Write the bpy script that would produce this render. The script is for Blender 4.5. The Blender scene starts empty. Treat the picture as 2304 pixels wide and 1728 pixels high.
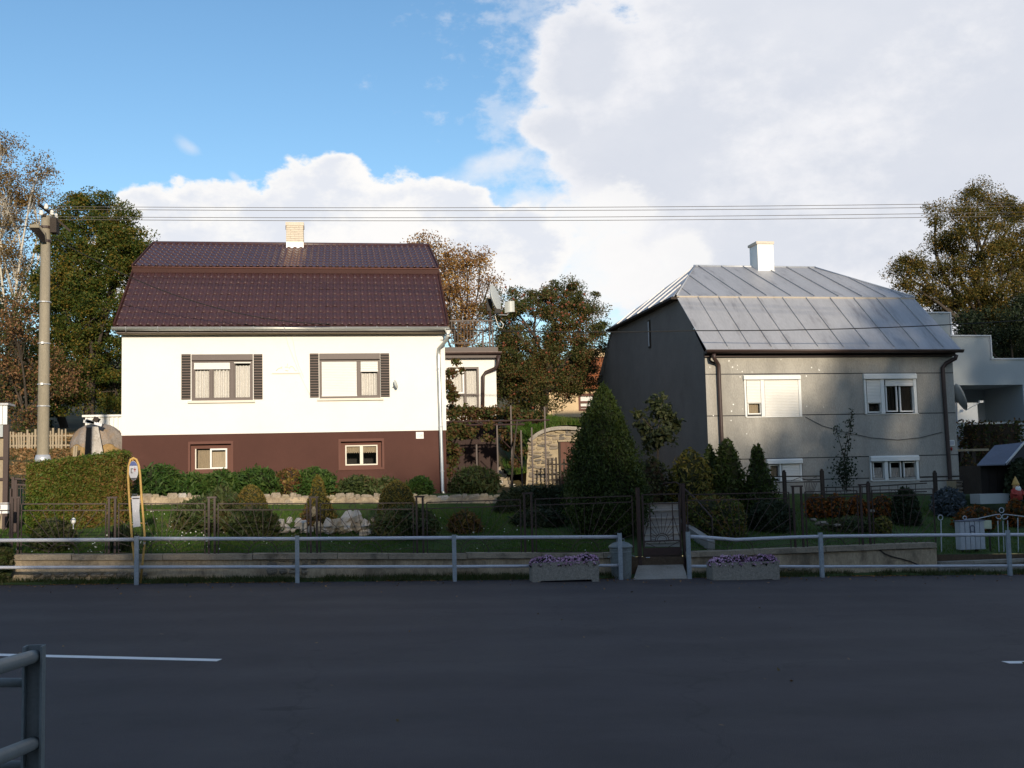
import bpy, math, random
import numpy as np
from mathutils import Vector, Matrix, Euler
random.seed(7); rng = np.random.default_rng(7)
scene = bpy.context.scene
col = scene.collection
R = math.radians

# ------------------------------------------------------------------ camera
FPX = 2500.0
PITCH, ROLL, HEAD = R(4.85), R(1.35), R(8.5)
CAM = Vector((0, 0, 2.1))
_Rt = Vector((math.cos(HEAD), -math.sin(HEAD), 0)); _H = Vector((math.sin(HEAD), math.cos(HEAD), 0)); _Z = Vector((0, 0, 1))
_fw = math.cos(PITCH)*_H + math.sin(PITCH)*_Z
_up = -math.sin(PITCH)*_H + math.cos(PITCH)*_Z
_ri = math.cos(ROLL)*_Rt - math.sin(ROLL)*_up
_u2 = math.sin(ROLL)*_Rt + math.cos(ROLL)*_up
cam_d = bpy.data.cameras.new('camera'); cam = bpy.data.objects.new('camera', cam_d); col.objects.link(cam)
cam_d.sensor_width = 36; cam_d.lens = 36*FPX/2304; cam_d.clip_end = 4000; cam_d.clip_start = .05
cam.matrix_world = Matrix(((_ri.x, _u2.x, -_fw.x, CAM.x), (_ri.y, _u2.y, -_fw.y, CAM.y), (_ri.z, _u2.z, -_fw.z, CAM.z), (0, 0, 0, 1)))
scene.camera = cam

# ------------------------------------------------------------------ light, sky, exposure
SUN_AZ, SUN_EL = R(6), R(13)          # sun low behind the camera, a little to the right
SUN_STRENGTH, SKY_STRENGTH, EXPOSURE = 4.8, 0.11, 0.0
scene.view_settings.view_transform = 'Standard'; scene.view_settings.look = 'None'
scene.view_settings.gamma = 1; scene.view_settings.use_curve_mapping = False
scene.view_settings.exposure = EXPOSURE
to_sun = Vector((math.sin(SUN_AZ)*math.cos(SUN_EL), -math.cos(SUN_AZ)*math.cos(SUN_EL), math.sin(SUN_EL)))
sd = bpy.data.lights.new('sun', 'SUN'); sd.energy = SUN_STRENGTH; sd.angle = R(.9); sd.color = (1, .86, .66)
sun = bpy.data.objects.new('sun', sd); col.objects.link(sun)
sun.rotation_euler = (-to_sun).to_track_quat('-Z', 'Y').to_euler(); sun.location = (20, -60, 40)

def ray(px, py):
    x = (px-1152)/FPX; y = (py-864)/FPX
    return _fw + x*_ri - y*_u2
def P(px, py, Y):
    d = ray(px, py); return CAM + d*((Y-CAM.y)/d.y)
def azel(px, py):
    d = ray(px, py).normalized()
    return math.atan2(d.dot(_Rt), d.dot(_H)), math.asin(d.z)

def build_world():
    w = bpy.data.worlds.new('World'); scene.world = w; w.use_nodes = True
    nt = w.node_tree; N = nt.nodes; L = nt.links; N.clear()
    def n(t, **k):
        q = N.new(t)
        for a, b in k.items(): setattr(q, a, b)
        return q
    def m(op, a, b=None, c=None, clamp=False):
        q = n('ShaderNodeMath', operation=op); q.use_clamp = clamp
        for i, v in enumerate((a, b, c)):
            if v is None: continue
            if isinstance(v, (int, float)): q.inputs[i].default_value = v
            else: L.new(v, q.inputs[i])
        return q.outputs[0]
    def dot(vec, v):
        q = n('ShaderNodeVectorMath', operation='DOT_PRODUCT'); L.new(vec, q.inputs[0]); q.inputs[1].default_value = v
        return q.outputs['Value']
    def smooth(v, a, b):
        q = n('ShaderNodeMapRange', interpolation_type='SMOOTHSTEP'); L.new(v, q.inputs[0])
        q.inputs[1].default_value = a; q.inputs[2].default_value = b
        return q.outputs[0]
    def mixc(f, a, b):
        q = n('ShaderNodeMix', data_type='RGBA')
        for s, v in ((q.inputs[0], f), (q.inputs[6], a), (q.inputs[7], b)):
            if hasattr(v, 'is_linked'): L.new(v, s)
            else: s.default_value = v
        return q.outputs[2]
    tc = n('ShaderNodeTexCoord'); D = tc.outputs['Generated']
    sky = n('ShaderNodeTexSky', sky_type='NISHITA'); sky.sun_disc = False
    sky.sun_elevation = SUN_EL; sky.sun_rotation = math.atan2(to_sun.x, to_sun.y)
    sky.altitude = 300; sky.air_density = 1.0; sky.dust_density = .6; sky.ozone_density = 1.6
    az = m('ARCTAN2', dot(D, tuple(_Rt)), dot(D, tuple(_H)))
    el = m('ARCSINE', dot(D, (0, 0, 1)))
    def noise(scale, detail, rough, vscale=(1, 1, 1.6), off=(0, 0, 0), dist=0.0):
        mp = n('ShaderNodeMapping'); L.new(D, mp.inputs[0]); mp.inputs['Scale'].default_value = vscale; mp.inputs['Location'].default_value = off
        q = n('ShaderNodeTexNoise'); L.new(mp.outputs[0], q.inputs['Vector'])
        q.inputs['Scale'].default_value = scale; q.inputs['Detail'].default_value = detail; q.inputs['Roughness'].default_value = rough; q.inputs['Distortion'].default_value = dist
        return q.outputs[0]
    nb = noise(13, 9, .6); nf = noise(42, 7, .62, off=(3, 1, 2)); nl = noise(3.2, 4, .5, off=(7, 2, 5))
    def blob(px, py, rx, ry, power=1.0, rot=0):
        a0, e0 = azel(px, py)
        da = m('SUBTRACT', az, a0); de = m('SUBTRACT', el, e0)
        if rot:
            c, s = math.cos(rot), math.sin(rot)
            da, de = m('ADD', m('MULTIPLY', da, c), m('MULTIPLY', de, s)), m('SUBTRACT', m('MULTIPLY', de, c), m('MULTIPLY', da, s))
        q = m('ADD', m('POWER', m('ABSOLUTE', m('DIVIDE', da, rx/FPX)), 2), m('POWER', m('ABSOLUTE', m('DIVIDE', de, ry/FPX)), 2))
        return m('SUBTRACT', 1, m('SQRT', q))
    def union(bs):
        r = bs[0]
        for b in bs[1:]: r = m('SMOOTH_MAX', r, b, .12)
        return r
    # thick cumulus mass on the right and the bank low on the left (angular positions on the sky)
    big = union([blob(1900, 40, 640, 330), blob(1330, 150, 150, 150), blob(1500, 330, 330, 260), blob(2300, 380, 700, 420),
                 blob(1270, 300, 110, 70), blob(1640, -40, 330, 200), blob(1700, 560, 420, 180), blob(2600, 0, 700, 600), blob(1360, 330, 180, 140)])
    bank = union([blob(480, 540, 260, 130), blob(800, 520, 250, 165), blob(770, 400, 90, 60), blob(980, 480, 150, 90), blob(1120, 560, 200, 110), blob(330, 480, 90, 60),
                  blob(700, 640, 520, 130)])
    mid = union([blob(1350, 500, 170, 95), blob(1530, 575, 120, 80), blob(1380, 610, 240, 90), blob(1250, 560, 140, 90)])
    veil = union([blob(1120, 370, 200, 55, rot=.25), blob(1220, 480, 220, 90), blob(1400, 590, 240, 110)])
    wisp = union([blob(425, 330, 50, 24, rot=-.55), blob(530, 400, 28, 12, rot=-.7)])
    # everywhere else: scattered cumulus of the same sort
    front = m('MULTIPLY', smooth(m('ABSOLUTE', az), .62, .5), smooth(el, .62, .48))
    gen = m('SUBTRACT', m('MULTIPLY', m('SUBTRACT', nl, .5), 3.2), .30)
    gen = m('SUBTRACT', gen, m('MULTIPLY', front, 3.0))
    def dens(s, an, af, lo, hi):
        t = m('ADD', s, m('ADD', m('MULTIPLY', m('SUBTRACT', nb, .5), an), m('MULTIPLY', m('SUBTRACT', nf, .5), af)))
        return smooth(t, lo, hi), t
    d_big, t_big = dens(m('MAXIMUM', big, gen), .95, .62, .0, .26)
    d_bank, t_bank = dens(bank, 1.25, .6, .02, .22)
    d_mid, _ = dens(mid, 1.7, .8, .05, .45)
    d_veil, _ = dens(veil, 1.3, .3, .05, .75)
    d_wisp, _ = dens(wisp, 1.5, .5, .1, .9)
    # sunlit white near the edges and tops, soft blue grey inside
    inner = m('ADD', smooth(t_big, .05, .75), m('MULTIPLY', m('SUBTRACT', nl, .5), .9), clamp=True)
    inner = m('ADD', m('MULTIPLY', inner, .8), m('MULTIPLY', m('SUBTRACT', nb, .5), .55), clamp=True)
    c_big = mixc(inner, (.92, .92, .95, 1), (.68, .72, .81, 1))
    ib = m('MULTIPLY', smooth(nb, .42, .62), smooth(t_bank, .1, .5))
    c_bank = mixc(ib, (1.0, .985, .97, 1), (.80, .83, .90, 1))
    hs = n('ShaderNodeHueSaturation'); hs.inputs['Saturation'].default_value = SKY_SAT; hs.inputs['Value'].default_value = SKY_VAL
    L.new(sky.outputs[0], hs.inputs['Color'])
    CL = 1.0/SKY_STRENGTH
    def sc(c):
        q = n('ShaderNodeVectorMath', operation='SCALE'); L.new(c, q.inputs[0]); q.inputs['Scale'].default_value = CL; return q.outputs[0]
    c = mixc(m('MULTIPLY', d_wisp, .4), hs.outputs[0], sc(c_big))
    c = mixc(m('MULTIPLY', d_veil, .62), c, sc(c_big))
    d_fringe = smooth(m('ADD', t_big, m('MULTIPLY', m('SUBTRACT', nf, .5), 1.1)), -.42, .12)
    c = mixc(m('MULTIPLY', d_fringe, .38), c, sc(c_big))
    c = mixc(d_big, c, sc(c_big))
    c = mixc(m('MULTIPLY', d_mid, .75), c, sc(c_bank))
    c = mixc(d_bank, c, sc(c_bank))
    bg = n('ShaderNodeBackground'); bg.inputs['Strength'].default_value = SKY_STRENGTH; L.new(c, bg.inputs['Color'])
    out = n('ShaderNodeOutputWorld'); L.new(bg.outputs[0], out.inputs[0])
    try: w.cycles.sampling_method = 'MANUAL'; w.cycles.sample_map_resolution = 512
    except Exception: pass
SKY_SAT, SKY_VAL = 1.17, 1.66
build_world()

# ------------------------------------------------------------------ materials
def nodes_of(name):
    m = bpy.data.materials.new(name); m.use_nodes = True
    nt = m.node_tree; b = nt.nodes['Principled BSDF']
    return m, nt, b
def mat(name, c, rough=.8, var=.18, scale=3.0, fine=40.0, bump=.0, spec=.3, metal=0.0, c2=None, stain=None, stretch=(1, 1, 1), st_scale=1.2, st_lo=.55, st_hi=.75):
    m, nt, b = nodes_of(name); N = nt.nodes; L = nt.links
    g = N.new('ShaderNodeNewGeometry'); mp = N.new('ShaderNodeMapping'); L.new(g.outputs['Position'], mp.inputs[0]); mp.inputs['Scale'].default_value = stretch
    n1 = N.new('ShaderNodeTexNoise'); n1.inputs['Scale'].default_value = scale; n1.inputs['Detail'].default_value = 6; n1.inputs['Roughness'].default_value = .65
    n2 = N.new('ShaderNodeTexNoise'); n2.inputs['Scale'].default_value = fine; n2.inputs['Detail'].default_value = 4
    L.new(mp.outputs[0], n1.inputs['Vector']); L.new(mp.outputs[0], n2.inputs['Vector'])
    ad = N.new('ShaderNodeMath'); ad.operation = 'ADD'; L.new(n1.outputs[0], ad.inputs[0]); L.new(n2.outputs[0], ad.inputs[1])
    mr = N.new('ShaderNodeMapRange'); L.new(ad.outputs[0], mr.inputs[0]); mr.inputs[1].default_value = .65; mr.inputs[2].default_value = 1.35
    mx = N.new('ShaderNodeMix'); mx.data_type = 'RGBA'; L.new(mr.outputs[0], mx.inputs[0])
    lo = tuple(x*(1-var) for x in c); hi = c2 if c2 else tuple(min(1, x*(1+var)) for x in c)
    mx.inputs[6].default_value = (*lo, 1); mx.inputs[7].default_value = (*hi, 1)
    outc = mx.outputs[2]
    if stain:
        n3 = N.new('ShaderNodeTexNoise'); n3.inputs['Scale'].default_value = st_scale; n3.inputs['Detail'].default_value = 7; n3.inputs['Roughness'].default_value = .7
        mp3 = N.new('ShaderNodeMapping'); L.new(g.outputs['Position'], mp3.inputs[0]); mp3.inputs['Location'].default_value = (5.3, 2.2, 1.7); mp3.inputs['Scale'].default_value = stretch
        L.new(mp3.outputs[0], n3.inputs['Vector'])
        r3 = N.new('ShaderNodeMapRange'); r3.interpolation_type = 'SMOOTHSTEP'; L.new(n3.outputs[0], r3.inputs[0]); r3.inputs[1].default_value = st_lo; r3.inputs[2].default_value = st_hi
        m3 = N.new('ShaderNodeMix'); m3.data_type = 'RGBA'; L.new(r3.outputs[0], m3.inputs[0]); L.new(outc, m3.inputs[6]); m3.inputs[7].default_value = (*stain, 1); outc = m3.outputs[2]
    L.new(outc, b.inputs['Base Color'])
    b.inputs['Roughness'].default_value = rough; b.inputs['Specular IOR Level'].default_value = spec; b.inputs['Metallic'].default_value = metal
    if bump:
        bp = N.new('ShaderNodeBump'); bp.inputs['Strength'].default_value = bump; bp.inputs['Distance'].default_value = .02; L.new(ad.outputs[0], bp.inputs['Height']); L.new(bp.outputs[0], b.inputs['Normal'])
    return m
def leafmat(name, cols, trans=.35, rough=.6):
    """leaf colour picked per leaf (its own mesh island) from a ramp"""
    m, nt, b = nodes_of(name); N = nt.nodes; L = nt.links
    g = N.new('ShaderNodeNewGeometry'); rp = N.new('ShaderNodeValToRGB'); rp.color_ramp.interpolation = 'LINEAR'
    n1 = N.new('ShaderNodeTexNoise'); n1.inputs['Scale'].default_value = 1.1; n1.inputs['Detail'].default_value = 3; L.new(g.outputs['Position'], n1.inputs['Vector'])
    a = N.new('ShaderNodeMath'); a.operation = 'MULTIPLY_ADD'; L.new(n1.outputs[0], a.inputs[0]); a.inputs[1].default_value = 1.3
    s = N.new('ShaderNodeMath'); s.operation = 'SUBTRACT'; L.new(g.outputs['Random Per Island'], s.inputs[0]); s.inputs[1].default_value = .65
    s2 = N.new('ShaderNodeMath'); s2.operation = 'MULTIPLY'; L.new(g.outputs['Random Per Island'], s2.inputs[0]); s2.inputs[1].default_value = 1.0
    L.new(s.outputs[0], a.inputs[2]); L.new(a.outputs[0], rp.inputs[0])
    e = rp.color_ramp.elements
    k = len(cols)
    while len(e) < k: e.new(.5)
    for i, c in enumerate(cols): e[i].position = i/(k-1); e[i].color = (*c, 1)
    L.new(rp.outputs[0], b.inputs['Base Color']); b.inputs['Roughness'].default_value = rough; b.inputs['Specular IOR Level'].default_value = .25
    t = N.new('ShaderNodeBsdfTranslucent'); L.new(rp.outputs[0], t.inputs[0])
    mx = N.new('ShaderNodeMixShader'); mx.inputs[0].default_value = trans; L.new(b.outputs[0], mx.inputs[1]); L.new(t.outputs[0], mx.inputs[2])
    L.new(mx.outputs[0], N['Material Output'].inputs[0])
    return m
def glassmat(name, tint=(1, 1, 1)):
    m, nt, b = nodes_of(name); N = nt.nodes; L = nt.links
    tr = N.new('ShaderNodeBsdfTransparent'); tr.inputs[0].default_value = (*tint, 1)
    gl = N.new('ShaderNodeBsdfGlossy'); gl.inputs['Roughness'].default_value = .03
    fr = N.new('ShaderNodeFresnel'); fr.inputs[0].default_value = 1.5
    mx = N.new('ShaderNodeMixShader'); ad = N.new('ShaderNodeMath'); ad.operation = 'ADD'; ad.inputs[1].default_value = .04
    L.new(fr.outputs[0], ad.inputs[0]); L.new(ad.outputs[0], mx.inputs[0]); L.new(tr.outputs[0], mx.inputs[1]); L.new(gl.outputs[0], mx.inputs[2])
    L.new(mx.outputs[0], N['Material Output'].inputs[0]); return m

M = {}
def worn_asphalt(m):
    """tyre-polished bands along the lanes, hairline cracks, dark drips"""
    nt = m.node_tree; N = nt.nodes; L = nt.links; b = N['Principled BSDF']; src = b.inputs['Base Color'].links[0].from_socket
    g = N.new('ShaderNodeNewGeometry'); sp = N.new('ShaderNodeSeparateXYZ'); L.new(g.outputs['Position'], sp.inputs[0])
    def mth(op, a, v, w=None):
        q = N.new('ShaderNodeMath'); q.operation = op
        for i, x in enumerate((a, v, w)):
            if x is None: continue
            if isinstance(x, float): q.inputs[i].default_value = x
            else: L.new(x, q.inputs[i])
        return q.outputs[0]
    def noise(sc, st, det=4):
        mp = N.new('ShaderNodeMapping'); mp.inputs['Scale'].default_value = st; L.new(g.outputs['Position'], mp.inputs[0]); q = N.new('ShaderNodeTexNoise'); q.inputs['Scale'].default_value = sc; q.inputs['Detail'].default_value = det; L.new(mp.outputs[0], q.inputs['Vector']); return q.outputs[0]
    band = mth('SINE', mth('MULTIPLY_ADD', sp.outputs[1], 3.6, mth('MULTIPLY', noise(.3, (1, 1, 1)), 2.5)), None)
    k = mth('MULTIPLY_ADD', band, .07, 1.0)
    k = mth('MULTIPLY', k, mth('MULTIPLY_ADD', noise(1.3, (.12, 1, 1), 6), .5, .76))
    vor = N.new('ShaderNodeTexVoronoi'); vor.feature = 'DISTANCE_TO_EDGE'; vor.inputs['Scale'].default_value = .22
    mp = N.new('ShaderNodeVectorMath'); mp.operation = 'ADD'; L.new(g.outputs['Position'], mp.inputs[0])
    nn = N.new('ShaderNodeTexNoise'); nn.inputs['Scale'].default_value = 1.2; nn.inputs['Detail'].default_value = 6; L.new(g.outputs['Position'], nn.inputs['Vector']); sc_ = N.new('ShaderNodeVectorMath'); sc_.operation = 'SCALE'; sc_.inputs['Scale'].default_value = 1.3; L.new(nn.outputs['Color'], sc_.inputs[0]); L.new(sc_.outputs[0], mp.inputs[1]); L.new(mp.outputs[0], vor.inputs['Vector'])
    cr = N.new('ShaderNodeMapRange'); L.new(vor.outputs['Distance'], cr.inputs[0]); cr.inputs[1].default_value = .002; cr.inputs[2].default_value = .006; cr.inputs[3].default_value = .8; cr.inputs[4].default_value = 1
    k = mth('MULTIPLY', k, cr.outputs[0])
    dr = N.new('ShaderNodeMapRange'); L.new(noise(2.2, (.5, 1.4, 1), 3), dr.inputs[0]); dr.inputs[1].default_value = .70; dr.inputs[2].default_value = .76; dr.inputs[3].default_value = 1; dr.inputs[4].default_value = .65
    k = mth('MULTIPLY', k, dr.outputs[0])
    sc2 = N.new('ShaderNodeVectorMath'); sc2.operation = 'SCALE'; L.new(src, sc2.inputs[0]); L.new(k, sc2.inputs['Scale']); L.new(sc2.outputs[0], b.inputs['Base Color'])
M['asphalt'] = mat('asphalt', (.053, .043, .046), .75, .26, .9, 130, .5, .35, stain=(.067, .056, .057), st_scale=.32, st_lo=.45, st_hi=.7)
worn_asphalt(M['asphalt'])
M['road_paint'] = mat('road_paint', (.82, .81, .80), .7, .1, 6, 60, stain=(.4, .4, .4), st_scale=5, st_lo=.62)
M['soil'] = mat('soil', (.085, .06, .04), .95, .3, 2, 20, .5)
M['turf'] = mat('turf', (.030, .060, .012), .95, .3, 1.5, 25, .5, c2=(.05, .085, .02))
M['hill'] = mat('hill', (.075, .075, .025), .95, .3, .5, 12, .5, c2=(.14, .10, .045))
M['coping'] = mat('coping', (.31, .255, .19), .92, .3, 2.2, 30, .6, stain=(.10, .085, .065), st_scale=1.8, st_lo=.48)
M['post_paint'] = mat('post_paint', (.30, .335, .37), .55, .2, 5, 40, .1, .4, stain=(.15, .12, .10), st_scale=6, st_lo=.66, st_hi=.8)
M['concrete'] = mat('concrete', (.30, .275, .24), .9, .28, 2.2, 35, .5, stain=(.10, .09, .07), st_scale=1.6)
M['old_render'] = mat('old_render', (.42, .335, .235), .92, .3, 1.6, 30, .6, stain=(.18, .14, .10), st_scale=1.5, st_lo=.44, st_hi=.66, stretch=(1, 1, .5))
M['step_pale'] = mat('step_pale', (.28, .275, .265), .85, .15, 3, 40, .2)
M['aggregate'] = mat('aggregate', (.29, .265, .23), .95, .4, 18, 55, .9)
M['white_render'] = mat('white_render', (.80, .78, .74), .9, .05, 1, 60, .12, .2, stain=(.70, .66, .60), st_scale=.9, st_lo=.6)
M['brown_render'] = mat('brown_render', (.078, .033, .0255), .85, .14, 1.2, 70, .25, stain=(.095, .043, .034), st_scale=.8)
M['brown_trim'] = mat('brown_trim', (.135, .062, .048), .85, .1, 2, 60, .2)
M['grey_render'] = mat('grey_render', (.35, .332, .30), .92, .24, 1.1, 45, .5, stain=(.26, .248, .228), st_scale=.9, st_lo=.46, stretch=(1.2, 1, .35))
M['shaded_gable_render'] = mat('shaded_gable_render', (.17, .155, .145), .95, .2, 1.1, 45, .5, stain=(.135, .122, .115), st_scale=.7)  # facade render again, darker: the gable's shade is put into the colour
M['pale_render'] = mat('pale_render', (.40, .43, .44), .9, .08, 1, 40, .2)
M['roof_brown'] = mat('roof_brown', (.060, .028, .0285), .36, .22, 2.5, 18, 0, .5, stain=(.075, .042, .04), st_scale=1.2)
M['roof_strip'] = mat('roof_strip', (.050, .021, .018), .65, .15, 2, 30, 0, .15)
M['zinc'] = mat('zinc', (.41, .41, .43), .5, .13, 1.1, 14, .05, .5, .25, stain=(.27, .265, .28), st_scale=1.6, st_lo=.52, st_hi=.72, stretch=(2, .35, .35))
M['flashing_tan'] = mat('flashing_tan', (.42, .36, .29), .6, .12, 2, 20)
M['galv'] = mat('galv', (.48, .50, .54), .45, .12, 3, 30, .05, .5, .35)
M['gutter_zinc'] = mat('gutter_zinc', (.55, .56, .54), .35, .1, 3, 30, 0, .5, .6)
M['rail_paint'] = mat('rail_paint', (.52, .53, .58), .5, .15, 4, 40, .1, .4, stain=(.22, .15, .10), st_scale=7, st_lo=.63, st_hi=.72)
M['rail_green'] = mat('rail_green', (.18, .20, .205), .55, .15, 4, 40, .1, .4, stain=(.20, .11, .06), st_scale=6, st_lo=.66, st_hi=.8)
M['brown_metal'] = mat('brown_metal', (.048, .029, .026), .5, .2, 4, 40, 0, .4)
M['shaded_brown'] = mat('shaded_brown', (.030, .014, .012), .7, .25, 4, 40, .1)  # brown darkened: the vine pergola's shade is put into the colour
M['dark_brown'] = mat('dark_brown', (.045, .025, .022), .5, .2, 4, 40, 0, .4)
M['frame_brown'] = mat('frame_brown', (.095, .07, .064), .5, .12, 6, 40, 0, .4)
M['black_wood'] = mat('black_wood', (.012, .009, .008), .6, .2, 6, 40)
M['slat_pale'] = mat('slat_pale', (.25, .19, .17), .6, .15, 6, 40)
M['white_paint'] = mat('white_paint', (.74, .74, .72), .5, .06, 4, 40, 0, .4)
M['cream'] = mat('cream', (.72, .67, .58), .7, .06, 2, 30)
M['blind'] = mat('blind', (.74, .72, .68), .55, .04, 2, 30, 0, .4)
M['curtain'] = mat('curtain', (.66, .645, .62), .95, .2, 22, 60, 0, .1)
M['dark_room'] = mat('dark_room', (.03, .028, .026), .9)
M['glass'] = glassmat('glass')
M['brick_cream'] = mat('brick_cream', (.59, .52, .43), .85, .16, 9, 50, .3)
M['mortar'] = mat('mortar', (.42, .36, .28), .95, .15, 5, 50, .3)
M['pole_conc'] = mat('pole_conc', (.27, .235, .175), .9, .22, 2.5, 40, .3, stretch=(2, 2, .3), stain=(.20, .17, .12), st_scale=1.2)
M['wood_grey'] = mat('wood_grey', (.33, .27, .19), .9, .25, 6, 40, .3, stretch=(4, 4, .6))
M['wood_dark'] = mat('wood_dark', (.045, .036, .03), .9, .3, 6, 40, .3)
M['door_brown'] = mat('door_brown', (.115, .05, .036), .7, .15, 5, 50, .1, stretch=(4, 4, .5))
M['bark'] = mat('bark', (.058, .046, .036), .95, .35, 7, 40, .8, stretch=(1, 1, .4))
M['birch_bark'] = mat('birch_bark', (.50, .46, .40), .9, .2, 5, 20, .3, stain=(.08, .07, .06), st_scale=5, st_lo=.58)
M['twig'] = mat('twig', (.035, .026, .017), .95, .3, 8, 40, .8)
M['twig_green'] = mat('twig_green', (.022, .026, .010), .95, .4, 6, 30, .8)
M['stone_a'] = mat('stone_a', (.30, .25, .19), .92, .3, 5, 40, .7)
M['stone_b'] = mat('stone_b', (.22, .19, .155), .92, .3, 5, 40, .7)
M['stone_c'] = mat('stone_c', (.15, .135, .12), .92, .3, 5, 40, .7)
M['stone_w'] = mat('stone_w', (.44, .405, .365), .88, .2, 4, 40, .7, stain=(.24, .20, .155), st_scale=6, st_lo=.48)
M['stone_mortar'] = mat('stone_mortar', (.34, .28, .19), .95, .2, 6, 50, .6)
M['tarp'] = mat('tarp', (.27, .235, .21), .8, .3, 3, 20, .5, stain=(.34, .22, .12), st_scale=2.0, st_lo=.45)
M['hay'] = mat('hay', (.36, .24, .11), .95, .4, 9, 50, .9)
M['tile_orange'] = mat('tile_orange', (.30, .105, .04), .85, .3, 5, 40, .3)
M['wall_tan'] = mat('wall_tan', (.55, .41, .25), .92, .15, 2, 30, .4)
M['yellow'] = mat('yellow', (.50, .31, .09), .55, .2, 8, 50, 0, .4, stain=(.3, .14, .05), st_scale=9, st_lo=.62)
M['sign_shade_white'] = mat('sign_shade_white', (.42, .43, .48), .4, .08, 8, 50, 0, .4)  # white dulled and blued: the oval plate's shade is put into the colour
M['sign_blue'] = mat('sign_blue', (.03, .06, .22), .4, .1, 8, 50, 0, .4)
M['sign_red'] = mat('sign_red', (.30, .05, .06), .4, .1)
M['ink'] = mat('ink', (.05, .05, .06), .6, .1)
M['bin'] = mat('bin', (.20, .225, .23), .5, .25, 4, 30, .1, .4, .35, stain=(.11, .14, .06), st_scale=3, st_lo=.6)
M['cable'] = mat('cable', (.02, .02, .02), .6)
M['wire'] = mat('wire', (.11, .10, .09), .5)
M['porcelain'] = mat('porcelain', (.75, .73, .68), .2, .05)
M['dish'] = mat('dish', (.50, .52, .50), .45, .06, 3, 30, 0, .4)
M['letterbox'] = mat('letterbox', (.40, .425, .46), .5, .1, 5, 30, 0, .4)
M['parcel'] = mat('parcel', (.50, .54, .40), .6, .1)
M['slate'] = mat('slate', (.12, .135, .18), .6, .15, 3, 30, .1, .4)
M['hat_red'] = mat('hat_red', (.32, .04, .03), .5, .1)
M['apple_red'] = mat('apple_red', (.15, .045, .02), .45, .3)
M['skin'] = mat('skin', (.55, .33, .18), .6, .1)
def rusty_roof(m, xc, hw, zlo):
    """rust washed down the tiles below the chimney"""
    nt = m.node_tree; N = nt.nodes; L = nt.links; b = N['Principled BSDF']; src = b.inputs['Base Color'].links[0].from_socket
    g = N.new('ShaderNodeNewGeometry'); sp = N.new('ShaderNodeSeparateXYZ'); L.new(g.outputs['Position'], sp.inputs[0])
    def mth(op, a, v):
        q = N.new('ShaderNodeMath'); q.operation = op; L.new(a, q.inputs[0])
        if isinstance(v, float): q.inputs[1].default_value = v
        else: L.new(v, q.inputs[1])
        return q.outputs[0]
    nz_ = N.new('ShaderNodeTexNoise'); nz_.inputs['Scale'].default_value = 6; mp = N.new('ShaderNodeMapping'); mp.inputs['Scale'].default_value = (1, .15, .15); L.new(g.outputs['Position'], mp.inputs[0]); L.new(mp.outputs[0], nz_.inputs['Vector'])
    d = mth('ABSOLUTE', mth('SUBTRACT', sp.outputs[0], xc), 0.0); k = mth('ADD', mth('DIVIDE', d, hw), mth('MULTIPLY', mth('SUBTRACT', nz_.outputs[0], .5), 1.6))
    r = N.new('ShaderNodeMapRange'); r.interpolation_type = 'SMOOTHSTEP'; L.new(k, r.inputs[0]); r.inputs[1].default_value = 1.0; r.inputs[2].default_value = .5; r.inputs[3].default_value = 0; r.inputs[4].default_value = 1
    z = N.new('ShaderNodeMapRange'); L.new(sp.outputs[2], z.inputs[0]); z.inputs[1].default_value = zlo; z.inputs[2].default_value = zlo+.05
    mx = N.new('ShaderNodeMix'); mx.data_type = 'RGBA'; L.new(mth('MULTIPLY', r.outputs[0], z.outputs[0]), mx.inputs[0]); L.new(src, mx.inputs[6]); mx.inputs[7].default_value = (.115, .055, .034, 1); L.new(mx.outputs[2], b.inputs['Base Color'])
# foliage colours
M['lf_walnut'] = leafmat('lf_walnut', [(.026, .048, .008), (.046, .078, .012), (.072, .098, .016), (.115, .11, .018), (.21, .135, .022)])
M['lf_birch'] = leafmat('lf_birch', [(.07, .06, .025), (.14, .10, .03), (.22, .12, .035), (.26, .17, .06)])
M['lf_brown'] = leafmat('lf_brown', [(.05, .075, .015), (.075, .085, .02), (.15, .085, .035), (.24, .125, .06), (.30, .16, .08)])
M['lf_autumn'] = leafmat('lf_autumn', [(.15, .09, .045), (.24, .12, .06), (.34, .18, .05), (.42, .26, .06)])
M['lf_apple'] = leafmat('lf_apple', [(.032, .045, .012), (.055, .075, .018), (.085, .092, .026), (.13, .105, .036), (.19, .075, .03)])
M['lf_locust'] = leafmat('lf_locust', [(.034, .042, .010), (.070, .068, .014), (.12, .095, .018), (.22, .13, .022)])
M['lf_thuja'] = leafmat('lf_thuja', [(.024, .040, .008), (.040, .062, .011), (.058, .080, .015)], .2)
M['lf_hedge'] = leafmat('lf_hedge', [(.055, .085, .012), (.095, .115, .016), (.14, .115, .025), (.19, .10, .032)], .25)
M['lf_hedge_green'] = leafmat('lf_hedge_green', [(.045, .085, .010), (.075, .125, .014), (.11, .14, .02), (.15, .13, .03)], .25)
M['lf_juniper'] = leafmat('lf_juniper', [(.030, .048, .014), (.050, .074, .020), (.07, .09, .028), (.095, .075, .032)], .2)
M['lf_dome'] = leafmat('lf_dome', [(.10, .095, .016), (.15, .12, .022), (.19, .12, .03)], .2)
M['lf_peony'] = leafmat('lf_peony', [(.022, .055, .010), (.042, .092, .016), (.065, .12, .024), (.09, .13, .03)])
M['lf_red'] = leafmat('lf_red', [(.05, .06, .015), (.12, .10, .02), (.16, .06, .035), (.30, .22, .05)])
M['lf_vine'] = leafmat('lf_vine', [(.03, .05, .012), (.07, .08, .018), (.13, .08, .03), (.12, .05, .03)])
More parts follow.
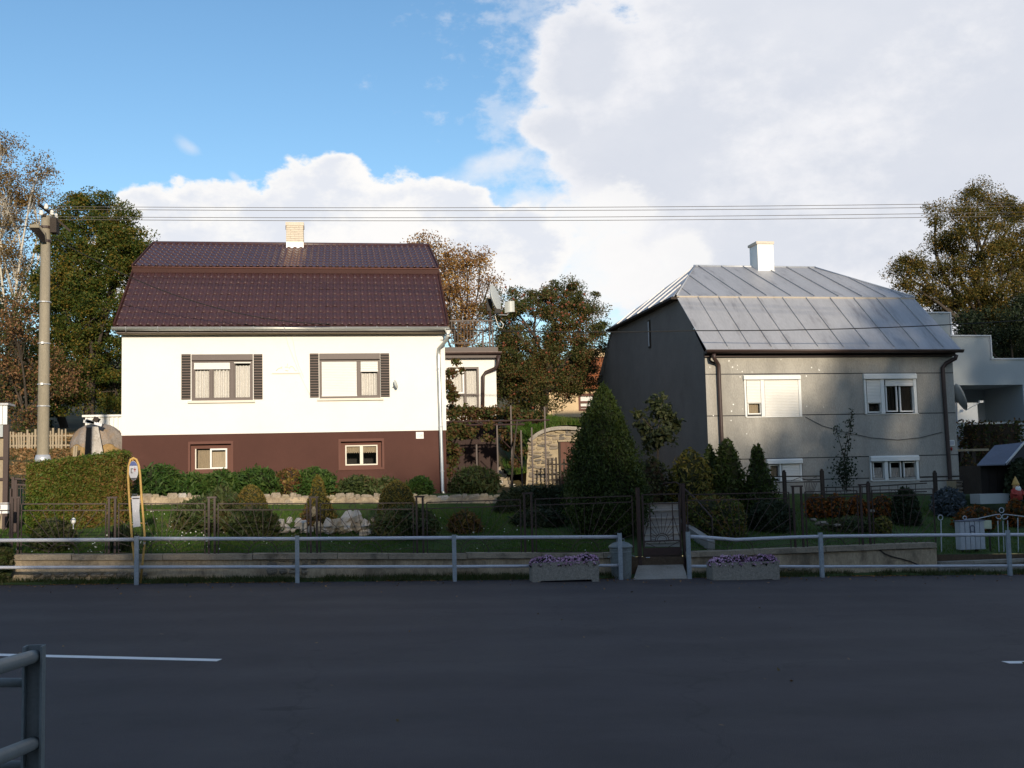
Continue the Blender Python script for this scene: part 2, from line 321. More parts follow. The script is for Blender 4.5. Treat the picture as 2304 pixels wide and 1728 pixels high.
M['lf_dark'] = leafmat('lf_dark', [(.012, .022, .009), (.022, .034, .014), (.034, .045, .018)], .2)
M['lf_magnolia'] = leafmat('lf_magnolia', [(.02, .03, .012), (.04, .052, .02), (.07, .072, .026)], .25)
M['lf_blue'] = leafmat('lf_blue', [(.05, .065, .075), (.08, .10, .115), (.11, .13, .15)], .15)
M['lf_yellow'] = leafmat('lf_yellow', [(.07, .08, .014), (.15, .14, .025), (.28, .20, .05)], .25)
M['fl_orange'] = leafmat('fl_orange', [(.04, .05, .012), (.16, .06, .012), (.34, .10, .015)], .2)
M['fl_mauve'] = leafmat('fl_mauve', [(.42, .22, .38), (.60, .36, .54), (.74, .52, .70)], .3)
M['fl_white'] = leafmat('fl_white', [(.6, .6, .5), (.75, .75, .7)], .2)
M['lf_grass'] = leafmat('lf_grass', [(.035, .085, .010), (.055, .12, .014), (.075, .14, .018), (.11, .12, .03)], .3)
M['lf_weed'] = leafmat('lf_weed', [(.03, .05, .012), (.06, .08, .02), (.10, .09, .04)], .3)
M['lf_litter'] = leafmat('lf_litter', [(.16, .085, .035), (.26, .14, .06), (.36, .21, .10), (.10, .08, .03)], .15)
M['lf_wood'] = leafmat('lf_wood', [(.03, .045, .012), (.06, .07, .018), (.12, .09, .025)])

# ------------------------------------------------------------------ object helpers
ORG = {}
def worg(o): return ORG.get(o.name, Vector((0, 0, 0))) if o else Vector((0, 0, 0))
def props(o, label=None, cat=None, group=None, kind=None):
    if label: o['label'] = label
    if cat: o['category'] = cat
    if group: o['group'] = group
    if kind: o['kind'] = kind
    return o
def thing(name, label, cat, loc, group=None):
    o = bpy.data.objects.new(name, None); col.objects.link(o); o.empty_display_size = .2
    o.location = loc; ORG[o.name] = Vector(loc)
    return props(o, label, cat, group)
def link(me, name, parent, loc):
    """mesh already relative to world point loc"""
    o = bpy.data.objects.new(name, me); col.objects.link(o)
    loc = Vector(loc); ORG[o.name] = loc.copy()
    if parent is not None: o.parent = parent; o.location = loc - worg(parent)
    else: o.location = loc
    return o
class MB:
    def __init__(s): s.v = []; s.f = []
    def add(s, vs, fs):
        k = len(s.v); s.v += [Vector(v) for v in vs]; s.f += [tuple(i+k for i in f) for f in fs]; return s
    def box(s, x0, x1, y0, y1, z0, z1):
        return s.add([(x0, y0, z0), (x1, y0, z0), (x1, y1, z0), (x0, y1, z0), (x0, y0, z1), (x1, y0, z1), (x1, y1, z1), (x0, y1, z1)],
                     [(3, 2, 1, 0), (4, 5, 6, 7), (0, 1, 5, 4), (1, 2, 6, 5), (2, 3, 7, 6), (3, 0, 4, 7)])
    def quad(s, a, b, c, d): return s.add([a, b, c, d], [(0, 1, 2, 3)])
    def beam(s, p, q, w, h=None, up=(0, 0, 1)):
        p = Vector(p); q = Vector(q); h = h or w; d = (q-p).normalized(); u = Vector(up)
        if abs(d.dot(u)) > .95: u = Vector((0, 1, 0))
        a = d.cross(u).normalized()*w/2; b = a.cross(d).normalized()*h/2
        return s.add([p-a-b, p+a-b, p+a+b, p-a+b, q-a-b, q+a-b, q+a+b, q-a+b], [(3, 2, 1, 0), (4, 5, 6, 7), (0, 1, 5, 4), (1, 2, 6, 5), (2, 3, 7, 6), (3, 0, 4, 7)])
    def tube(s, pts, r, n=8, cap=True, closed=False):
        pts = [Vector(p) for p in pts]; m = len(pts); rs = r if isinstance(r, (list, tuple)) else [r]*m
        ref = None; k = len(s.v)
        for i, p in enumerate(pts):
            if closed: d = pts[(i+1) % m]-pts[i-1]
            else: d = pts[min(i+1, m-1)]-pts[max(i-1, 0)]
            d.normalize()
            if ref is None: ref = Vector((0, 0, 1)) if abs(d.z) < .9 else Vector((1, 0, 0))
            a = d.cross(ref)
            if a.length < 1e-5: a = d.cross(Vector((1, .3, .2)))
            a.normalize(); b = d.cross(a).normalized(); ref = a.cross(d)
            for j in range(n):
                t = 2*math.pi*j/n; s.v.append(p+(a*math.cos(t)+b*math.sin(t))*rs[i])
        for i in range(m if closed else m-1):
            i2 = (i+1) % m
            for j in range(n):
                s.f.append((k+i*n+j, k+i*n+(j+1) % n, k+i2*n+(j+1) % n, k+i2*n+j))
        if cap and not closed:
            s.f.append(tuple(k+j for j in range(n))[::-1]); s.f.append(tuple(k+(m-1)*n+j for j in range(n)))
        return s
    def lathe(s, prof, c, n=20, axis=None):
        k = len(s.v); c = Vector(c); m = len(prof)
        for (r, z) in prof:
            for j in range(n):
                t = 2*math.pi*j/n; s.v.append(c+Vector((r*math.cos(t), r*math.sin(t), z)))
        for i in range(m-1):
            for j in range(n): s.f.append((k+i*n+j, k+i*n+(j+1) % n, k+(i+1)*n+(j+1) % n, k+(i+1)*n+j))
        s.f.append(tuple(k+j for j in range(n))[::-1]); s.f.append(tuple(k+(m-1)*n+j for j in range(n)))
        return s
    def grid(s, fn, nu, nv):
        k = len(s.v)
        for i in range(nu+1):
            for j in range(nv+1): s.v.append(Vector(fn(i/nu, j/nv)))
        for i in range(nu):
            for j in range(nv):
                a = k+i*(nv+1)+j; s.f.append((a, a+nv+1, a+nv+2, a+1))
        return s
    def blob(s, c, r, nu=10, nv=6, jit=.12):
        c = Vector(c); k = len(s.v)
        s.v.append(c-Vector((0, 0, r[2])))
        for i in range(1, nv):
            ph = math.pi*i/nv
            for j in range(nu):
                t = 2*math.pi*j/nu+i*.3; q = 1+random.uniform(-jit, jit)
                s.v.append(c+Vector((r[0]*math.sin(ph)*math.cos(t)*q, r[1]*math.sin(ph)*math.sin(t)*q, -r[2]*math.cos(ph)*q)))
        s.v.append(c+Vector((0, 0, r[2])))
        top = len(s.v)-1
        for j in range(nu): s.f.append((k, k+1+(j+1) % nu, k+1+j)); s.f.append((top, k+1+(nv-2)*nu+j, k+1+(nv-2)*nu+(j+1) % nu))
        for i in range(nv-2):
            for j in range(nu): s.f.append((k+1+i*nu+j, k+1+i*nu+(j+1) % nu, k+1+(i+1)*nu+(j+1) % nu, k+1+(i+1)*nu+j))
        return s
    def prism(s, poly, y0, y1):
        """polygon in (x, z), extruded in y"""
        n = len(poly); return s.add([(x, y0, z) for x, z in poly]+[(x, y1, z) for x, z in poly],
            [tuple(range(n)), tuple(range(2*n-1, n-1, -1))]+[(i, i+n, (i+1) % n+n, (i+1) % n) for i in range(n)])
    def mesh(s, name, mt, loc, X=None, smooth=False):
        vs = [X @ v for v in s.v] if X is not None else s.v
        loc = Vector(loc); me = bpy.data.meshes.new(name); me.from_pydata([tuple(v-loc) for v in vs], [], s.f); me.update()
        if smooth:
            me.polygons.foreach_set('use_smooth', [True]*len(me.polygons))
        if mt: me.materials.append(mt)
        return me
    def build(s, name, mt, parent=None, X=None, smooth=False, loc=None, kind=None, label=None, cat=None, group=None):
        mt = M[mt] if isinstance(mt, str) else mt
        if loc is None: loc = worg(parent) if parent is not None else (0, 0, 0)
        o = link(s.mesh(name, mt, loc, X, smooth), name, parent, loc)
        return props(o, label, cat, group, kind)
def fast_mesh(name, V, nper, mt):
    """V: (k*nper,3) -> k separate polygons of nper corners"""
    V = np.ascontiguousarray(V, dtype=np.float32); n = len(V); k = n//nper
    me = bpy.data.meshes.new(name); me.vertices.add(n); me.loops.add(n); me.polygons.add(k)
    me.vertices.foreach_set('co', V.ravel()); me.loops.foreach_set('vertex_index', np.arange(n, dtype=np.int32))
    me.polygons.foreach_set('loop_start', np.arange(0, n, nper, dtype=np.int32))
    try: me.polygons.foreach_set('loop_total', np.full(k, nper, dtype=np.int32))
    except Exception: pass
    me.update(calc_edges=True); me.materials.append(mt); return me
def nrmz(a): return a/np.maximum(np.linalg.norm(a, axis=1, keepdims=True), 1e-9)
def leaf_verts(pts, nrm, size, aspect=.5, bias=.6, sizevar=.35, tdir=None, tb=0.0):
    n = len(pts); nn = nrmz(bias*nrm+rng.normal(size=(n, 3)))
    t = rng.normal(size=(n, 3))
    if tdir is not None: t = nrmz(t)*(1-tb)+np.asarray(tdir)*tb
    t = nrmz(t-(t*nn).sum(1, keepdims=True)*nn); b = np.cross(nn, t)
    L = size*(1+sizevar*rng.uniform(-1, 1, size=(n, 1))); W = L*aspect
    V = np.empty((n, 4, 3)); V[:, 0] = pts-t*L/2; V[:, 1] = pts+b*W/2+t*L*.08; V[:, 2] = pts+t*L/2; V[:, 3] = pts-b*W/2+t*L*.08
    return V.reshape(-1, 3)
def leaves(name, mt, parent, pts, nrm, size, aspect=.5, bias=.6, loc=None, kind=None, sizevar=.35, **k):
    loc = worg(parent) if loc is None else Vector(loc)
    V = leaf_verts(np.asarray(pts), np.asarray(nrm), size, aspect, bias, sizevar, **k)-np.array(loc)
    o = link(fast_mesh(name, V, 4, M[mt]), name, parent, loc)
    return props(o, kind=kind)
def sph(n): return nrmz(rng.normal(size=(n, 3)))
def crown_points(lobes, clumps, per, spread, shell=(.72, 1.02), flat=1.0):
    """leaf clumps spread over the outer shell of several lobes"""
    w = np.array([r*r for _, r in lobes]); w = w/w.sum(); pts = []; nr = []; cc = []
    for (c, r), wi in zip(lobes, w):
        k = max(2, int(round(clumps*wi))); d = sph(k); rad = r*rng.uniform(*shell, size=(k, 1))
        cen = np.array(c)+d*rad*np.array([1, 1, flat]); cc.append(cen)
        m = rng.poisson(per, size=k)+2
        idx = np.repeat(np.arange(k), m)
        q = cen[idx]+sph(len(idx))*rng.random((len(idx), 1))**.45*spread*1.75*rng.uniform(.55, 1.3, size=(k, 1))[idx]*np.array([1.1, 1.1, .8])
        pts.append(q); nr.append(d[idx])
    return np.concatenate(pts), np.concatenate(nr), np.concatenate(cc)
# ------------------------------------------------------------------ terrain
SL = -.026                                     # the street falls gently to the right
def sl(x): return SL*max(-60, min(60, x))
def interp(v, xs, ys):
    if v <= xs[0]: return ys[0]
    for i in range(1, len(xs)):
        if v <= xs[i]:
            t = (v-xs[i-1])/(xs[i]-xs[i-1]); return ys[i-1]+t*(ys[i]-ys[i-1])
    return ys[-1]
YR0, YR1 = 6.95, 22.95                          # road edges
WALL_Y = 23.45                                 # street face of the low garden wall
def zroad(x): return .1+sl(x)
def zg(x, y):
    """ground height in front gardens and on the hill behind"""
    left = max(0, min(1, (-4-x)/3))
    zc = interp(y, [23.5, 23.9, 30.1, 30.6, 33, 38, 46, 58, 90, 220, 600], [.50, .52, 1.42, 1.74, 1.80, 1.95, 3.9, 5.8, 9, 26, 40])
    zl = interp(y, [23.5, 23.9, 30.0, 33, 36, 42, 46, 58, 90, 220, 600], [.50, .52, 1.45, 1.9, 2.35, 3.25, 3.9, 5.6, 9, 26, 40])
    return zc*(1-left)+zl*left+sl(x)*(1 if y < 60 else .3)
def nz(x, y, a=.03): return a*(math.sin(x*1.7+y*.9)+math.sin(x*.63-y*1.3+2)+math.sin(x*3.1+y*2.3+1)*.5)
def sheet(name, mt, xs, ys, fz, kind='structure'):
    mb = MB(); nx, ny = len(xs), len(ys)
    mb.v = [Vector((x, y, fz(x, y))) for x in xs for y in ys]
    mb.f = [(i*ny+j, (i+1)*ny+j, (i+1)*ny+j+1, i*ny+j+1) for i in range(nx-1) for j in range(ny-1)]
    return mb.build(name, mt, smooth=True, kind=kind)
def lin(a, b, n): return [a+(b-a)*i/(n-1) for i in range(n)]
XS = [-600, -250, -120, -60] + lin(-40, 50, 61) + [70, 120, 250, 600]
def zback(x, y): return zroad(x)+interp(-y, [-8, 4, 12, 24, 50, 100, 300], [.02, .05, 1.8, 8.6, 11, 16, 24]) + nz(x, y, .05)*(1 if y < -6 else 0)
sheet('road', 'asphalt', [-60, -30]+lin(-20, 30, 26)+[60, 120], lin(YR0, YR1, 6), lambda x, y: zroad(x))
sheet('pavement', 'concrete', [-60, -30]+lin(-20, 30, 11)+[60, 120], [-3.0, 2, 6.8], lambda x, y: zroad(x)+.13)
kb = MB()
for i in range(-22, 30): kb.box(i*1.0+.006, i*1.0+.994, 6.805, 6.95, zroad(i+.5)-.2, zroad(i+.5)+.128)
kb.build('kerb', 'concrete', kind='structure')
sheet('verge', 'turf', [-60, -30]+lin(-20, 30, 101)+[60, 120], [YR1-.02, YR1+.12, YR1+.3, WALL_Y+.3], lambda x, y: zroad(x)+.006+(.03 if y > YR1+.1 else 0)+nz(x*3, y*2, .008))
sheet('lawn', 'turf', [-40, -30]+lin(-20, 30, 101)+[40, 60], [23.62]+lin(24, 33, 28), lambda x, y: zg(x, y)+nz(x, y, .012))
sheet('hillside', 'hill', XS, lin(33, 60, 28)+[70, 90, 130, 220, 400, 600], lambda x, y: zg(x, y)+nz(x, y, .05)*(1 if y > 34 else .3))
sheet('subsoil', 'soil', [-60, 60], [-2.9, 7, 23.4, 33.5], lambda x, y: -1.3+sl(x))
mb = MB(); mb.grid(lambda u, v: (-40+100*u, 23.615, -1.6+(v*(zg(-40+100*u, 23.62)+1.6))+(1-v)*sl(-40+100*u)), 100, 1); mb.build('lawn_edge', 'soil', kind='structure')
sheet('ground', 'hill', XS, [-600, -300, -150, -100, -70]+lin(-50, -3.0, 40), zback)
def wood_behind():
    """wooded slope on the near side of the street, behind the camera: unseen, its tops shaped to lay shade over the road and gardens"""
    xs_, zs_ = [-39, -9, -.7, 4.3, 9, 13.3, 17, 20, 23, 26, 31, 41, 55], [11.0, 11.0, 11.3, 12.4, 14.4, 14.6, 14.9, 16.5, 19.6, 22.8, 26, 27, 27]
    pts = []; nr = []
    for i in range(50):
        x = -40+2*i; zt = interp(x, xs_, zs_)
        for k in range(3):
            xx = x+random.uniform(-.7, .7); yy = -25-k*2.6+random.uniform(-.8, .8); g = zback(xx, yy)
            top = zt+TOPADJ-.6+random.uniform(-.15, .15)-.15*k
            h = top-g; lob = []
            for j in range(8):
                f = j/7; lob.append((Vector((xx+random.uniform(-1, 1)*.8, yy+random.uniform(-1, 1)*.8, g+.8+f*(h-1.5))), 1.9-f*.9))
            a, b, c = crown_points(lob[:-1], 120, 14, .42, (.1, 1.0)); pts.append(a); nr.append(b)
            q = 150; f = rng.random(q); f = 1-np.sqrt(1-f)         # thinning towards the tops
            z0 = interp(x, xs_, zs_)+TOPADJ-.15*k
            pts.append(np.stack([x+rng.uniform(-1.2, 1.2, q), yy+rng.uniform(-1.2, 1.2, q), z0-1.2+f*3.2], 1)); nr.append(sph(q))
    p = np.concatenate(pts); n = np.concatenate(nr)
    leaves('woodland', 'lf_wood', None, p, n, .5, .7, .2, loc=(0, -25, 0), kind='stuff')
TOPADJ = -.2
wood_behind()

# road markings: two dashes of the centre line, lying 4 mm above the asphalt
def G(px, py):
    d = ray(px, py); k = SL
    t = (.1-CAM.z)/(d.z-k*d.x); return CAM+d*t
def dash(px0, py0, px1, py1, w=.16, extend=0.0):
    a = G(px0, py0); b = G(px1, py1); d = (b-a).normalized(); a = a-d*extend; n = Vector((-d.y, d.x, 0))*w/2
    mb = MB(); m = 12
    for i in range(m):
        p = a+(b-a)*(i/m); q = a+(b-a)*((i+1)/m); o = Vector((0, 0, .004))
        mb.quad(p-n+o, q-n+o, q+n+o, p+n+o)
    return mb
dash(0, 1474, 494, 1486, extend=1.2).build('road_marking', 'road_paint', kind='structure')
a2 = G(2262, 1491); mb = MB(); mb.quad(a2+Vector((0, -.08, .004)), a2+Vector((3, -.30, .004-.078)), a2+Vector((3, -.14, .004-.078)), a2+Vector((0, .08, .004))); mb.build('road_marking', 'road_paint', kind='structure')

# grass and weeds
def blades(name, mt, pts, h, w, lean=.45, kind='stuff', loc=(0, 24, 0)):
    n = len(pts); d = rng.normal(size=(n, 3))*np.array([lean, lean, 0])+np.array([0, 0, 1]); d = nrmz(d)
    H = h*rng.uniform(.5, 1.4, size=(n, 1)); a = rng.uniform(0, 2*math.pi, size=n)
    s = np.stack([np.cos(a), np.sin(a), np.zeros(n)], 1)*w*.5
    V = np.empty((n, 3, 3)); V[:, 0] = pts-s; V[:, 1] = pts+s; V[:, 2] = pts+d*H
    o = link(fast_mesh(name, V.reshape(-1, 3)-np.array(loc), 3, M[mt]), name, None, loc); return props(o, kind=kind)
def field(n, x0, x1, y0, y1, f=None):
    xs = rng.uniform(x0, x1, n); ys = rng.uniform(y0, y1, n)
    return np.array([(x, y, (f or zg)(x, y)-.01) for x, y in zip(xs, ys)])
g1 = field(95000, -9.5, 5.9, 23.75, 30.3); g2 = field(26000, 7.6, 17, 23.75, 30.3)
blades('lawn_grass', 'lf_grass', np.concatenate([g1, g2]), .075, .016)
# verge weeds along the foot of the wall, in tufts
tx = rng.uniform(-9, 15.5, 330); tx = tx[(tx < 5.6) | (tx > 7.2)]
vp = []
for x in tx:
    k = rng.integers(20, 90); yy = rng.uniform(YR1-.02, WALL_Y-.02)
    s = rng.uniform(.05, .28)
    for q in range(k):
        X = x+rng.normal()*s; vp.append((X, min(WALL_Y-.01, yy+rng.normal()*.08), zroad(X)+.01))
blades('verge_weeds', 'lf_weed', np.array(vp), .12, .018, .6)
hp = field(16000, -15, 1, 33.4, 45); hp = hp[(hp[:, 0] < -6.6)]
blades('hill_grass', 'lf_weed', hp, .16, .03, .7, loc=(-8, 38, 2))
lp = field(15000, -16, -5.9, 33.2, 46.5); lp[:, 2] += .03
leaves('fallen_leaves', 'lf_litter', None, lp, np.tile([0, 0, 1.], (len(lp), 1)), .15, .7, .9, loc=(-9, 38, 2), kind='stuff')
rl = np.array([(x, y, zroad(x)+.012) for x, y in zip(rng.uniform(-8, 14, 420), YR1-rng.exponential(.55, 420))] + [(x, y, zroad(x)+.012) for x, y in zip(rng.uniform(-5, 9, 45), rng.uniform(9, 22, 45))])
leaves('litter_leaves', 'lf_litter', None, rl, np.tile([0, 0, 1.], (len(rl), 1)), .05, .6, 2.5, loc=(0, 22, 0), kind='stuff')
dp = np.concatenate([field(150, -5.5, -2.6, 24.3, 29.2), field(50, -9, -5, 24, 26), field(60, -2, 5.5, 24, 29)]); dp[:, 2] += .085
leaves('daisies', 'fl_white', None, dp, np.tile([0, -.5, 1.], (len(dp), 1)), .035, 1.0, 1.2, loc=(-3, 26, 0), kind='stuff')

# ------------------------------------------------------------------ low garden wall along the street
def rough_stone(mb, c, r, seed=None):
    mb.blob(c, r, 8, 5, .22)
STONES = []
for i in range(7):
    q = MB(); q.blob((0, 0, 0), (.5, .5, .5), 8, 5, .2); STONES.append(q)
def stone_mesh(mt, sx, sy, sz):
    q = random.choice(STONES); mb = MB(); mb.v = [Vector((max(-.42, min(.42, v.x))*sx/.84, v.y*sy, max(-.42, min(.42, v.z))*sz/.84)) for v in q.v]; mb.f = list(q.f)
    return mb.mesh('stone', M[mt], (0, 0, 0))
STONE_LIB = {k: [stone_mesh(k, 1, 1, 1) for _ in range(6)] for k in ('stone_a', 'stone_b', 'stone_c', 'stone_w', 'stone_mortar')}
def put_stone(parent, c, sx, sy, sz, mt, name='stone', rot=0.1):
    me = random.choice(STONE_LIB[mt]); o = bpy.data.objects.new(name, me); col.objects.link(o)
    o.parent = parent; o.location = Vector(c)-worg(parent); o.scale = (sx, sy, sz); o.rotation_euler = (random.uniform(-rot, rot), random.uniform(-rot, rot), random.uniform(-rot, rot)); return o
def street_wall(name, label, x0, x1, zt0, zt1, gaps, crack=None):
    t = thing(name, label, 'garden wall', ((x0+x1)/2, WALL_Y+.13, zroad((x0+x1)/2)))
    def ztop(x): return zt0+(zt1-zt0)*(x-x0)/(x1-x0)
    n = int((x1-x0)/.16)
    mb = MB()
    def fr(u, v):
        x = x0+u*(x1-x0); z = zroad(x)-.15+v*(ztop(x)-.12-zroad(x)+.15)
        y = WALL_Y+nz(x*2.2, z*3, .004)
        for (a, b, za, zb) in gaps:
            if a < x < b and za < z-zroad(x) < zb: y += .045
        return (x, y, z)
    mb.grid(fr, n, 14)
    mb.add([(x0, WALL_Y+.1, zroad(x0)-.3), (x1, WALL_Y+.1, zroad(x1)-.3), (x1, WALL_Y+.27, zroad(x1)-.3), (x0, WALL_Y+.27, zroad(x0)-.3), (x0, WALL_Y+.02, zt0-.118), (x1, WALL_Y+.02, zt1-.118), (x1, WALL_Y+.27, zt1-.118), (x0, WALL_Y+.27, zt0-.118)], [(3, 2, 1, 0), (4, 5, 6, 7), (0, 1, 5, 4), (1, 2, 6, 5), (2, 3, 7, 6), (3, 0, 4, 7)])
    mb.quad(fr(0, 0), fr(0, 1), (x0, WALL_Y+.27, fr(0, 1)[2]), (x0, WALL_Y+.27, fr(0, 0)[2]))
    mb.quad(fr(1, 0), (x1, WALL_Y+.27, fr(1, 0)[2]), (x1, WALL_Y+.27, fr(1, 1)[2]), fr(1, 1))
    mb.build('wall_face', 'old_render', t, smooth=True)
    x = x0
    while x < x1-.05:                                     # coping slabs, each its own, slightly uneven
        e = min(x1, x+random.uniform(1.0, 1.9)); c = MB(); dz = random.uniform(-.012, .012); dy = random.uniform(-.015, .01)
        c.add([(x+.006, WALL_Y-.05+dy, ztop(x)-.11+dz), (e-.006, WALL_Y-.05+dy, ztop(e)-.11+dz), (e-.006, WALL_Y+.3, ztop(e)-.11+dz), (x+.006, WALL_Y+.3, ztop(x)-.11+dz),
               (x+.006, WALL_Y-.04+dy, ztop(x)+dz), (e-.006, WALL_Y-.04+dy, ztop(e)+dz), (e-.006, WALL_Y+.3, ztop(e)+dz), (x+.006, WALL_Y+.3, ztop(x)+dz)],
              [(3, 2, 1, 0), (4, 5, 6, 7), (0, 1, 5, 4), (1, 2, 6, 5), (2, 3, 7, 6), (3, 0, 4, 7)])
        c.build('coping_slab', 'coping', t); x = e
    for (a, b, za, zb) in gaps:                            # rubble showing where the render has fallen off
        x = a+.08
        while x < b-.05:
            z = za+.06
            w = random.uniform(.14, .26)
            while z < zb-.03:
                h = random.uniform(.08, .14); put_stone(t, (x+w/2, WALL_Y+.05, zroad(x)+z+h/2), w*.98, .16, h*1.02, random.choice(['stone_a', 'stone_b', 'stone_a'])); z += h+.015
            x += w+.015
    if crack:
        mb = MB(); pts = [P(px, py, WALL_Y) for px, py in crack]
        prev = None
        for i in range(len(pts)-1):
            p, q = pts[i], pts[i+1]; mb.beam(p+Vector((0, -.004, 0)), q+Vector((0, -.004, 0)), .02, .028*(1.3-.6*i/len(pts)))
        mb.build('crack', 'wood_dark', t)
    return t
WL = P(14, 1247, WALL_Y); WR = P(1432, 1244, WALL_Y)
street_wall('garden_wall', 'long low rendered garden wall under the iron fence, left of the gate', WL.x, WR.x-.12, WL.z, WR.z, [(-6.3, -3.95, .03, .17), (-1.75, -.86, .05, .42), (-.86, -.5, .26, .4), (2.0, 2.6, .03, .12)],
            crack=None)
WL2 = P(1546, 1241, WALL_Y); WR2 = P(2106, 1222, WALL_Y)
street_wall('garden_wall', 'short cracked garden wall right of the brown gate', WL2.x, WR2.x, WL2.z, WR2.z, [(9.2, 10.0, .02, .14)],
            crack=[(1965, 1228), (1980, 1238), (1990, 1246), (2008, 1253), (2030, 1258), (2050, 1264), (2068, 1272)])
# last low kerb of wall under the white gate, and the gate's concrete step
t = thing('low_kerb_wall', 'low concrete kerb wall below the white wrought iron gate', 'wall', (15.2, WALL_Y+.2, zroad(15.2)))
c = MB(); c.box(WR2.x+.02, 19.5, WALL_Y-.04, WALL_Y+.2, -.8, zroad(15.2)+.24); c.build('wall_face', 'concrete', t)
c = MB(); c.box(WR2.x+.02, 19.5, WALL_Y-.08, WALL_Y+.24, zroad(15.2)+.24, zroad(15.2)+.31); c.build('coping_slab', 'concrete', t)
g0, g1_ = P(1415, 1318, 22.7).x, P(1548, 1318, 22.7).x
c = MB(); za = zroad(6.4)
c.add([(g0+.1, YR1-.25, za+.012), (g1_, YR1-.25, za+.005), (7.25, 23.9, za+.28), (6.3, 23.9, za+.30), (g0+.1, YR1-.25, za-.2), (g1_, YR1-.25, za-.2), (7.25, 23.9, za-.2), (6.3, 23.9, za-.2)],
      [(0, 1, 2, 3), (7, 6, 5, 4), (0, 4, 5, 1), (1, 5, 6, 2), (2, 6, 7, 3), (3, 7, 4, 0)])
c.build('gate_ramp', 'concrete', kind='structure')

# ------------------------------------------------------------------ tubular guard rails
def guard_post(t, x, y, zb, zt, mt='post_paint', w=.08):
    mb = MB()                                  # channel section: web and two flanges
    mb.box(x-w/2, x+w/2, y-.010, y, zb, zt); mb.box(x-w/2, x-w/2+.012, y, y+.06, zb, zt); mb.box(x+w/2-.012, x+w/2, y, y+.06, zb, zt)
    return mb.build('post', mt, t)
RY = 22.75
def rail_run(label, posts, tops, upper, lower, cuts=()):
    xs = [P(p, 1260, RY).x for p in posts]
    t = thing('guard_rail', label, 'guard rail', (xs[0], RY, zroad(xs[0])), 'grey pipe guard rails')
    for p, x, tp in zip(posts, xs, tops): guard_post(t, x, RY-.055, zroad(x)-.1, P(p, tp, RY).z)
    for path in upper: MB().tube([P(px, py, RY) for px, py in path], .036, 12).build('top_rail', 'rail_paint', t, smooth=True)
    for path in lower: MB().tube([P(px, py, RY) for px, py in path], .031, 12).build('lower_rail', 'rail_paint', t, smooth=True)
    return t
rail_run('long grey pipe guard rail on the left, from the bus stop to the gate', [308, 669, 1022, 1395], [1206, 1205, 1203, 1199],
         [[(-120, 1217), (0, 1216), (303, 1214)], [(313, 1212), (669, 1212.5), (1022, 1210), (1395, 1208)]], [[(-120, 1277), (0, 1277), (306, 1276)], [(314, 1276), (669, 1275.5), (1022, 1275), (1395, 1272)]])
rail_run('grey pipe guard rail with a dented top rail, right of the gate', [1549, 1847, 2269], [1196, 1198, 1193],
         [[(1550, 1207), (1600, 1210), (1655, 1214.5), (1700, 1212.5), (1780, 1209), (1847, 1207), (2060, 1204.5), (2269, 1203), (2420, 1203)]], [[(1550, 1274), (1847, 1275), (2269, 1273), (2420, 1272)]])
# near rail at the camera's own side of the road, bottom left
t = thing('guard_rail', 'grey green guard rail post close to the camera at the lower left corner', 'guard rail', (P(78, 1700, 6.8).x, 6.8, zroad(-1.8)+.1), 'grey pipe guard rails')
xp = P(78, 1600, 6.8).x; zt = P(78, 1451, 6.8).z; w = .108
mb = MB(); mb.box(xp-w/2, xp+w/2, 6.80, 6.812, zroad(xp)-.2, zt); mb.box(xp-w/2, xp-w/2+.012, 6.735, 6.80, zroad(xp)-.2, zt-.002); mb.box(xp+w/2-.012, xp+w/2, 6.735, 6.80, zroad(xp)-.2, zt-.002)
mb.build('post', 'rail_green', t)
def pipe(y0, pts, r, nm): MB().tube(pts, r, 14).build(nm, 'rail_green', t, smooth=True)
# rails turn the corner here: one pair runs towards the camera, one pair along the road
pA = P(76, 1477, 6.79); pB = P(76, 1672, 6.79)
qA = P(-40, 1512, 5.6); qB = P(-40, 1720, 5.6)
MB().tube([pA, qA, qA+(qA-pA)*1.2], .038, 14).build('top_rail', 'rail_green', t, smooth=True)
MB().tube([pB, qB, qB+(qB-pB)*1.2], .038, 14).build('lower_rail', 'rail_green', t, smooth=True)
MB().tube([P(58, 1536, 6.84), P(-60, 1536, 6.84), P(-300, 1533, 6.84)], .027, 12).build('back_rail', 'rail_green', t, smooth=True)
MB().tube([P(58, 1722, 6.84), P(-60, 1722, 6.84), P(-300, 1719, 6.84)], .027, 12).build('back_rail', 'rail_green', t, smooth=True)

# ------------------------------------------------------------------ brown iron fence with sunburst panels
FY = WALL_Y+.16
def sunburst(t, x0, x1, zb, zt, n=15, r0=.3, name='sunburst', mt='brown_metal', bw=.010, y=FY, lower_arc=True):
    mb = MB(); cx = (x0+x1)/2
    arc = [(cx+r0*math.cos(a), y, zb+r0*math.sin(a)) for a in [math.pi*i/14 for i in range(15)]]
    mb.tube(arc, .009, 5)
    if lower_arc: mb.tube([(cx+(p[0]-cx)*.72, p[1], zb+(p[2]-zb)*.72) for p in arc], .007, 5)
    for i in range(n):
        a = math.pi*(i+.5)/n; c, s = math.cos(a), math.sin(a)
        k = min((zt-zb)/max(s, 1e-3), ((x1-x0)/2)/max(abs(c), 1e-3))
        mb.beam((cx+r0*c, y, zb+r0*s), (cx+k*c, y, zb+k*s), bw, bw)
    mb.build(name, mt, t, kind='stuff')
